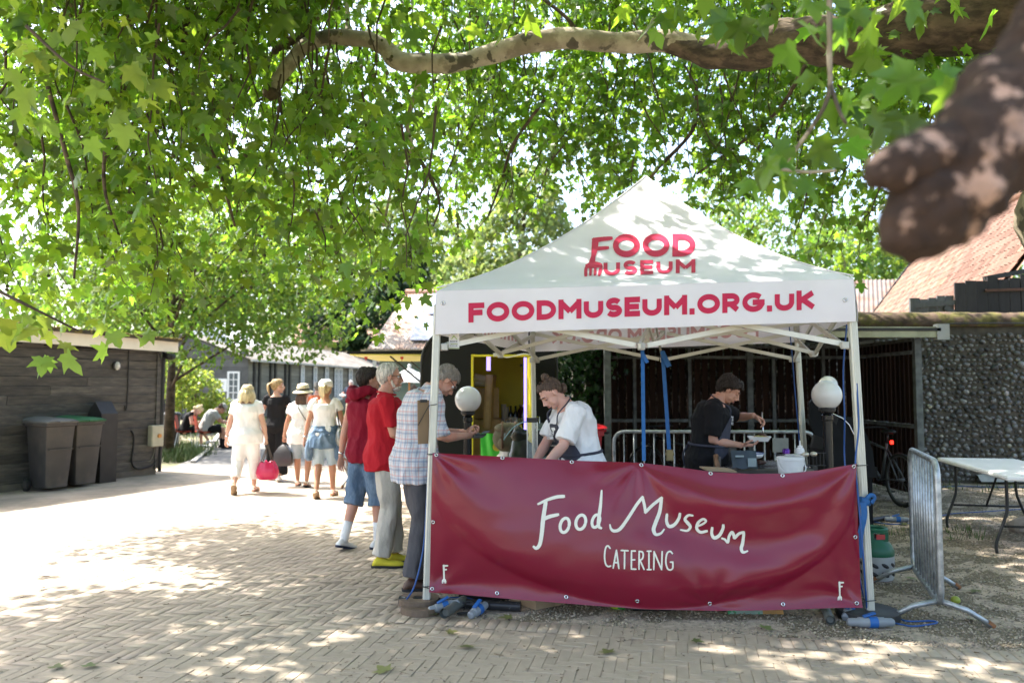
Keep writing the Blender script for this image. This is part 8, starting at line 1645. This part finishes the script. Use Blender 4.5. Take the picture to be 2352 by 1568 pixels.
def pipe(label, p0, p1, r, mat): t = T('pipe', label, 'pipe', (V(p0) + V(p1)) / 2, 'pipes lying on the gravel'); b = MB(); d = (V(p1) - V(p0)).normalized(); b.tube([p0, p1, V(p1) - d * .001, V(p0) + d * .02], [r, r, r * .82, r * .82], 16, cap=False); b.tube([V(p0) + d * .03, V(p0) + d * .031], r * .8, 12); b.build('tube', mat, t, ang=40)
pipe('long scuffed black pipe lying behind the left tent foot', gnd(918, 1378, .035), gnd(1196, 1392, .035), .034, pbr('scuffed_black', (.02, .021, .024), .4, .4, 9, col2=(.25, .25, .24), c2scale=14, c2pos=(.62, .68))); pipe('grey grooved pipe poking out by the left tent foot', gnd(1020, 1408, .05), gnd(1065, 1378, .05), .034, pbr('grey_pipe', (.11, .12, .11), .5, .2, 9)); pipe('grey ribbed pipe poking out under the banner', gnd(1908, 1424, .03), gnd(1893, 1392, .03), .03, MATS['grey_pipe']); pipe('dark pipe behind the gas bottle', gnd(1985, 1196, .03), gnd(2040, 1188, .03), .03, M_BLACK)
# ---- boxes and bags under the banner
q = gnd(1285, 1402); bx_ = cbox((q.x - .10, q.y + .27, .0), (.40, .34, .20), .62, 'printed cardboard carton sagging on the gravel under the banner', grp='cardboard boxes')
b = MB(); Rz = Matrix.Rotation(.0, 3, 'Z')
for i in range(9): b.box((-.16 + i * .013, -.172, .12), (.006, .002, .06))
b.box((.04, -.172, .16), (.13, .002, .03)); b.box((.02, -.172, .08), (.10, .002, .008)); b.build('print', pbr('carton_ink', (.05, .05, .07), .8), bx_, local=True)
q = gnd(1320, 1398); t = T('card_sheet', 'loose cardboard flap on the gravel under the banner', 'card', q + V((0, .12, 0))); b = MB(); b.prism([(-.17, .09), (.16, .115), (.02, .0)], .006, Matrix.Rotation(.1, 3, 'X'), q + V((-.0, .16, .01))); b.build('sheet', M_CARD, t)
q = gnd(1428, 1405); t = T('carrier_bag', 'green and yellow carrier bag slumped under the banner', 'bag', q + V((0, .1, 0))); b = MB(); b.ell(q + V((0, .12, .08)), (.09, .08, .10), 14, 10); b.v = [tuple(V(v) * 1 + V((.02 * noise.noise(V(v) * 20), .02 * noise.noise(V(v) * 20 + V((5, 0, 0))), 0))) for v in b.v]; b.build('sack', pbr('lime_bag', (.45, .55, .04), .4, .2, 5, col2=(.04, .33, .05), c2scale=7, c2pos=(.48, .52)), t, smooth=True)
for k, (v0, lab) in enumerate(((1478, 'black plastic crate under the middle of the banner'), (1524, 'second black plastic crate beside the first under the banner'))):
    q = gnd(v0, 1404); t = T('plastic_crate', lab, 'crate', q + V((0, .15, 0)), 'black crates'); b = MB(); b.box(q + V((0, .15, .09)), (.15, .25, .18), bev=.008); b.build('crate', M_BLACK, t)
q = gnd(1615, 1396); t = T('wooden_board', 'brown board lying under the banner', 'board', q + V((0, .1, 0))); b = MB(); b.box(q + V((0, .12, .04)), (.36, .2, .05), M=Matrix.Rotation(.06, 3, 'Y')); b.build('plank', pbr('brown_board', (.10, .065, .04), .8, .2, 8), t)
q = gnd(1738, 1412); t = T('charcoal_sack', 'green and orange paper sack lying under the banner', 'sack', q + V((0, .12, 0))); b = MB(); b.grid(lambda u, v: q + V(((u - .5) * .38, .02 + v * .30, .0 + .11 * math.sin(PI * min(1, v * 1.2 + .0)) ** .6 * (1 - .25 * abs(u - .5) * 2) + .008 * noise.noise(V((u * 9, v * 9, 0))))), 22, 14); b.build('paper', pbr('pale_green_paper', (.28, .40, .33), .6, .15, 6, col2=(.05, .30, .12), c2scale=6, c2pos=(.5, .53)), t, smooth=True); b = MB(); b.grid(lambda u, v: q + V((.05 + u * .142, .018 + v * .30, .0015 + .112 * math.sin(PI * min(1, v * 1.2)) ** .6 * (1 - .25 * abs(.132 + u * .37) * 2))), 8, 14); b.build('label', pbr('orange_paper', (.50, .27, .09), .6), t, smooth=True)
# ---- bicycles in the shelter
def bicycle(label, loc, rz, fc):
    t = T('bicycle', label, 'bicycle', loc, 'bicycles in the shelter', rz); M_F = pbr('frame_' + fc[0], fc[1], .3, .05, 5); M_TY = pbr('tyre', (.02, .02, .02), .8)
    for y in (-.52, .52):
        b = MB(); b.tube([(0, y + .335 * math.cos(a), .345 + .335 * math.sin(a)) for a in np.linspace(0, 2 * PI, 30, endpoint=False)], .02, 8, closed=True); o = b.build('wheel', M_TY, t, local=True, smooth=True); b = MB(); b.tube([(0, y + .31 * math.cos(a), .345 + .31 * math.sin(a)) for a in np.linspace(0, 2 * PI, 30, endpoint=False)], .012, 6, closed=True); b.cyl((-.04, y, .345), (.04, y, .345), .02); b.build('rim', pbr('dull_rim', (.10, .10, .10), .6, metal=.5), o, local=True, smooth=True); b = MB()
        for a in np.linspace(0, 2 * PI, 20, endpoint=False): b.cyl((.02 * (-1) ** int(a * 9), y, .345), (0, y + .31 * math.cos(a), .345 + .31 * math.sin(a)), .0016, n=4)
        b.build('spoke', MATS['dull_rim'], o, local=True)
    b = MB(); BB, ST, HT = V((0, -.08, .30)), V((0, -.22, .80)), V((0, .36, .82))
    for a, c, r in ((BB, ST, .018), (BB, V((0, .40, .66)), .02), (ST - V((0, -.02, .08)), HT, .017), (HT + V((0, 0, .06)), V((0, .41, .62)), .02)): b.cyl(a, c, r)
    for x in (-.05, .05): b.tube([V((x, -.52, .345)), V((x * .4, -.1, .3))], .010, 6); b.tube([V((x, -.52, .345)), V((x * .3, -.2, .74))], .009, 6); b.tube([V((x * .6, .41, .64)), V((x, .52, .345))], .013, 6)
    b.build('frame', M_F, t, local=True, smooth=True); b = MB(); b.cyl(ST, ST + V((0, -.03, .14)), .014); b.ell(ST + V((0, -.05, .16)), (.07, .14, .035), 12, 7); b.build('saddle', M_BLACK, t, local=True, smooth=True)
    b = MB(); b.cyl(HT + V((0, 0, .06)), HT + V((0, .02, .16)), .014); b.tube(spline([(-.31, .27, .98), (-.2, .33, .99), (0, .38, .98), (.2, .33, .99), (.31, .27, .98)], 4), .013, 7); b.build('handlebar', M_BLACK, t, local=True, smooth=True); b = MB(); b.cyl((-.06, -.08, .30), (.09, -.08, .30), .02); b.tube([(.08, -.08, .30), (.09, -.08, .14)], .012, 6); b.box((.12, -.08, .14), (.08, .08, .02)); b.tube([(-.07, -.08, .30), (-.08, -.08, .46)], .012, 6); b.box((-.12, -.08, .46), (.08, .08, .02)); b.cyl((.045, -.08, .30), (.055, -.08, .30), .09, n=20); b.build('crank', M_BLACK, t, local=True)
    b = MB(); b.box((0, -.335, .82), (.04, .03, .05), bev=.008); b.build('tail_light', emit('red_tail_light', (1, .02, .01), 1.2), t, local=True)
bicycle('grey bicycle parked in the open end of the shelter with a red tail light', V((at(2016, 889, 10.7).x, 10.75, 0)), .1, ('grey', (.07, .075, .08))); bicycle('dark bicycle parked in the shelter behind the cook', V((2.35, 11.2, 0)), .75, ('dark', (.02, .02, .025)))
# ---- parasols, litter bin, small things
def parasol(c, r, zr, za, label):
    t = T('parasol', label, 'parasol', (c[0], c[1], 0), 'white parasols'); b = MB(); n = 8
    b.grid(lambda u, v: V((r * v * math.cos(2 * PI * u) * (1 - .05 * abs(math.sin(n * PI * u)) * v), r * v * math.sin(2 * PI * u) * (1 - .05 * abs(math.sin(n * PI * u)) * v), lerp(za, zr, v ** .9) - .03 * abs(math.sin(n * PI * u)) * v)), 64, 10); b.build('canopy', clothmat('parasol_cloth', (.80, .80, .78), .3), t, local=True, smooth=True); b = MB(); b.ell((0, 0, za + .03), (.05, .05, .06), 10, 7); b.build('finial', M_WHITEP, t, local=True, smooth=True)
    b = MB(); b.cyl((0, 0, 0), (0, 0, za - .02), .028); b.build('pole', pbr('oiled_wood', (.45, .22, .09), .5, .1, 8), t, local=True); b = MB(); b.lathe((0, 0, 0), [(.25, 0), (.25, .06), (.05, .09)], 20); b.build('base', M_BLACK, t, local=True)
    for k in range(n): a = 2 * PI * k / n; b = MB(); b.tube([(.04 * math.cos(a), .04 * math.sin(a), za - .05), (r * .97 * math.cos(a), r * .97 * math.sin(a), zr - .01)], .008, 5); b.build('rib', MATS['oiled_wood'], t, local=True)
p = at(940, 876, 20.5); parasol((p.x, 20.5), .86 * 20.5 / 22, p.z, at(940, 843, 20.5).z, 'white parasol on a wooden pole before the hall'); p = at(1300, 870, 26); parasol((p.x + .3, 26), 1.1, p.z, at(1300, 842, 26).z, 'white parasol glimpsed between trailer and ivy')
g = gnd(393, 1026); t = T('litter_bin', 'black litter bin against the tree trunk', 'bin', g); b = MB(); b.lathe((0, 0, 0), [(.17, 0), (.19, .03), (.21, .78), (.235, .80), (.235, .86), (.2, .90), (0, .92)], 20); b.build('body', M_BLACK, t, local=True, ang=40)
M_FALL = leafmat('fallen_leaf', (.15, .17, .06), (.2, .25, .06), .6, .2, .3, .03); flm = npmesh('fallen_leaf', LV * np.array([1, 1, -.2]) + np.array([0, -.3, .02]), LF.reshape(-1), M_FALL, nper=3)
for k, (vx, vy) in enumerate(((995, 1412), (1165, 1421), (1035, 1455), (1070, 1488), (880, 1542), (130, 1535), (205, 1532), (1395, 1500), (1760, 1445), (2075, 1205), (2180, 1238), (2090, 1330), (2140, 1250), (2240, 1360), (2225, 1425), (1600, 1475))):
    q = gnd(vx, vy); o = link('fallen_leaf', flm, None, q + V((0, 0, .012)), None, ['fallen leaf on the gravel beside the left foot weight', 'fallen leaf on the gravel before the printed carton', 'fallen leaf on the paving just off the gravel corner', 'fallen leaf on the paving below the banner end', 'fallen leaf near the bottom edge left of the tent', 'fallen leaf in the bottom left corner', 'fallen leaf beside another in the bottom left', 'fallen leaf on the brick edging before the banner', 'fallen leaf on the gravel under the right banner half', 'fallen leaf behind the gas bottle', 'fallen leaf between barrier and table legs', 'fallen leaf by the gas bottle base', 'fallen leaf just behind the barrier', 'fallen leaf on open gravel right of the barrier', 'fallen leaf right of the barrier foot', 'fallen leaf on the paving before the lettering'][k], 'leaf', 'fallen leaves'); o.scale = (.07 + .03 * random.random(),) * 3; o.rotation_euler = (random.gauss(0, .1), random.gauss(0, .1), random.uniform(0, 6))
q = gnd(2195, 1386); t = T('apple', 'small green apple lying on the gravel', 'apple', q); b = MB(); b.ell((0, 0, .028), (.032, .032, .029), 14, 9); b.build('fruit', pbr('apple_skin', (.26, .30, .04), .4), t, local=True, smooth=True); b = MB(); b.cyl((0, 0, .055), (.004, 0, .07), .002, n=5); b.build('stalk', M_TWIG, t, local=True)
q = gnd(2345, 1222); t = T('stone', 'rough pale stone lying on the gravel by the table', 'stone', q); b = MB(); b.ell(q + V((.05, .05, .06)), (.14, .11, .09), 14, 9); b.v = [tuple(V(v) + (V(v) - q) * .5 * noise.noise(V(v) * 6)) for v in b.v]; b.build('rock', pbr('pale_flint', (.36, .31, .26), .7, .3, 9, .5, 30), t)
q = gnd(2330, 1112); t = T('plastic_sheet', 'crumpled pale sheeting at the foot of the flint wall', 'sheet', q); b = MB(); b.grid(lambda u, v: q + V(((u - .4) * 1.3, v * .4, .04 + .16 * math.sin(PI * v) * (.6 + .5 * noise.noise(V((u * 5, v * 5, 2)))))), 24, 8); b.build('sheet', pbr('pale_sheet', (.36, .35, .32), .5, .2, 6, .3, 20), t, smooth=True)
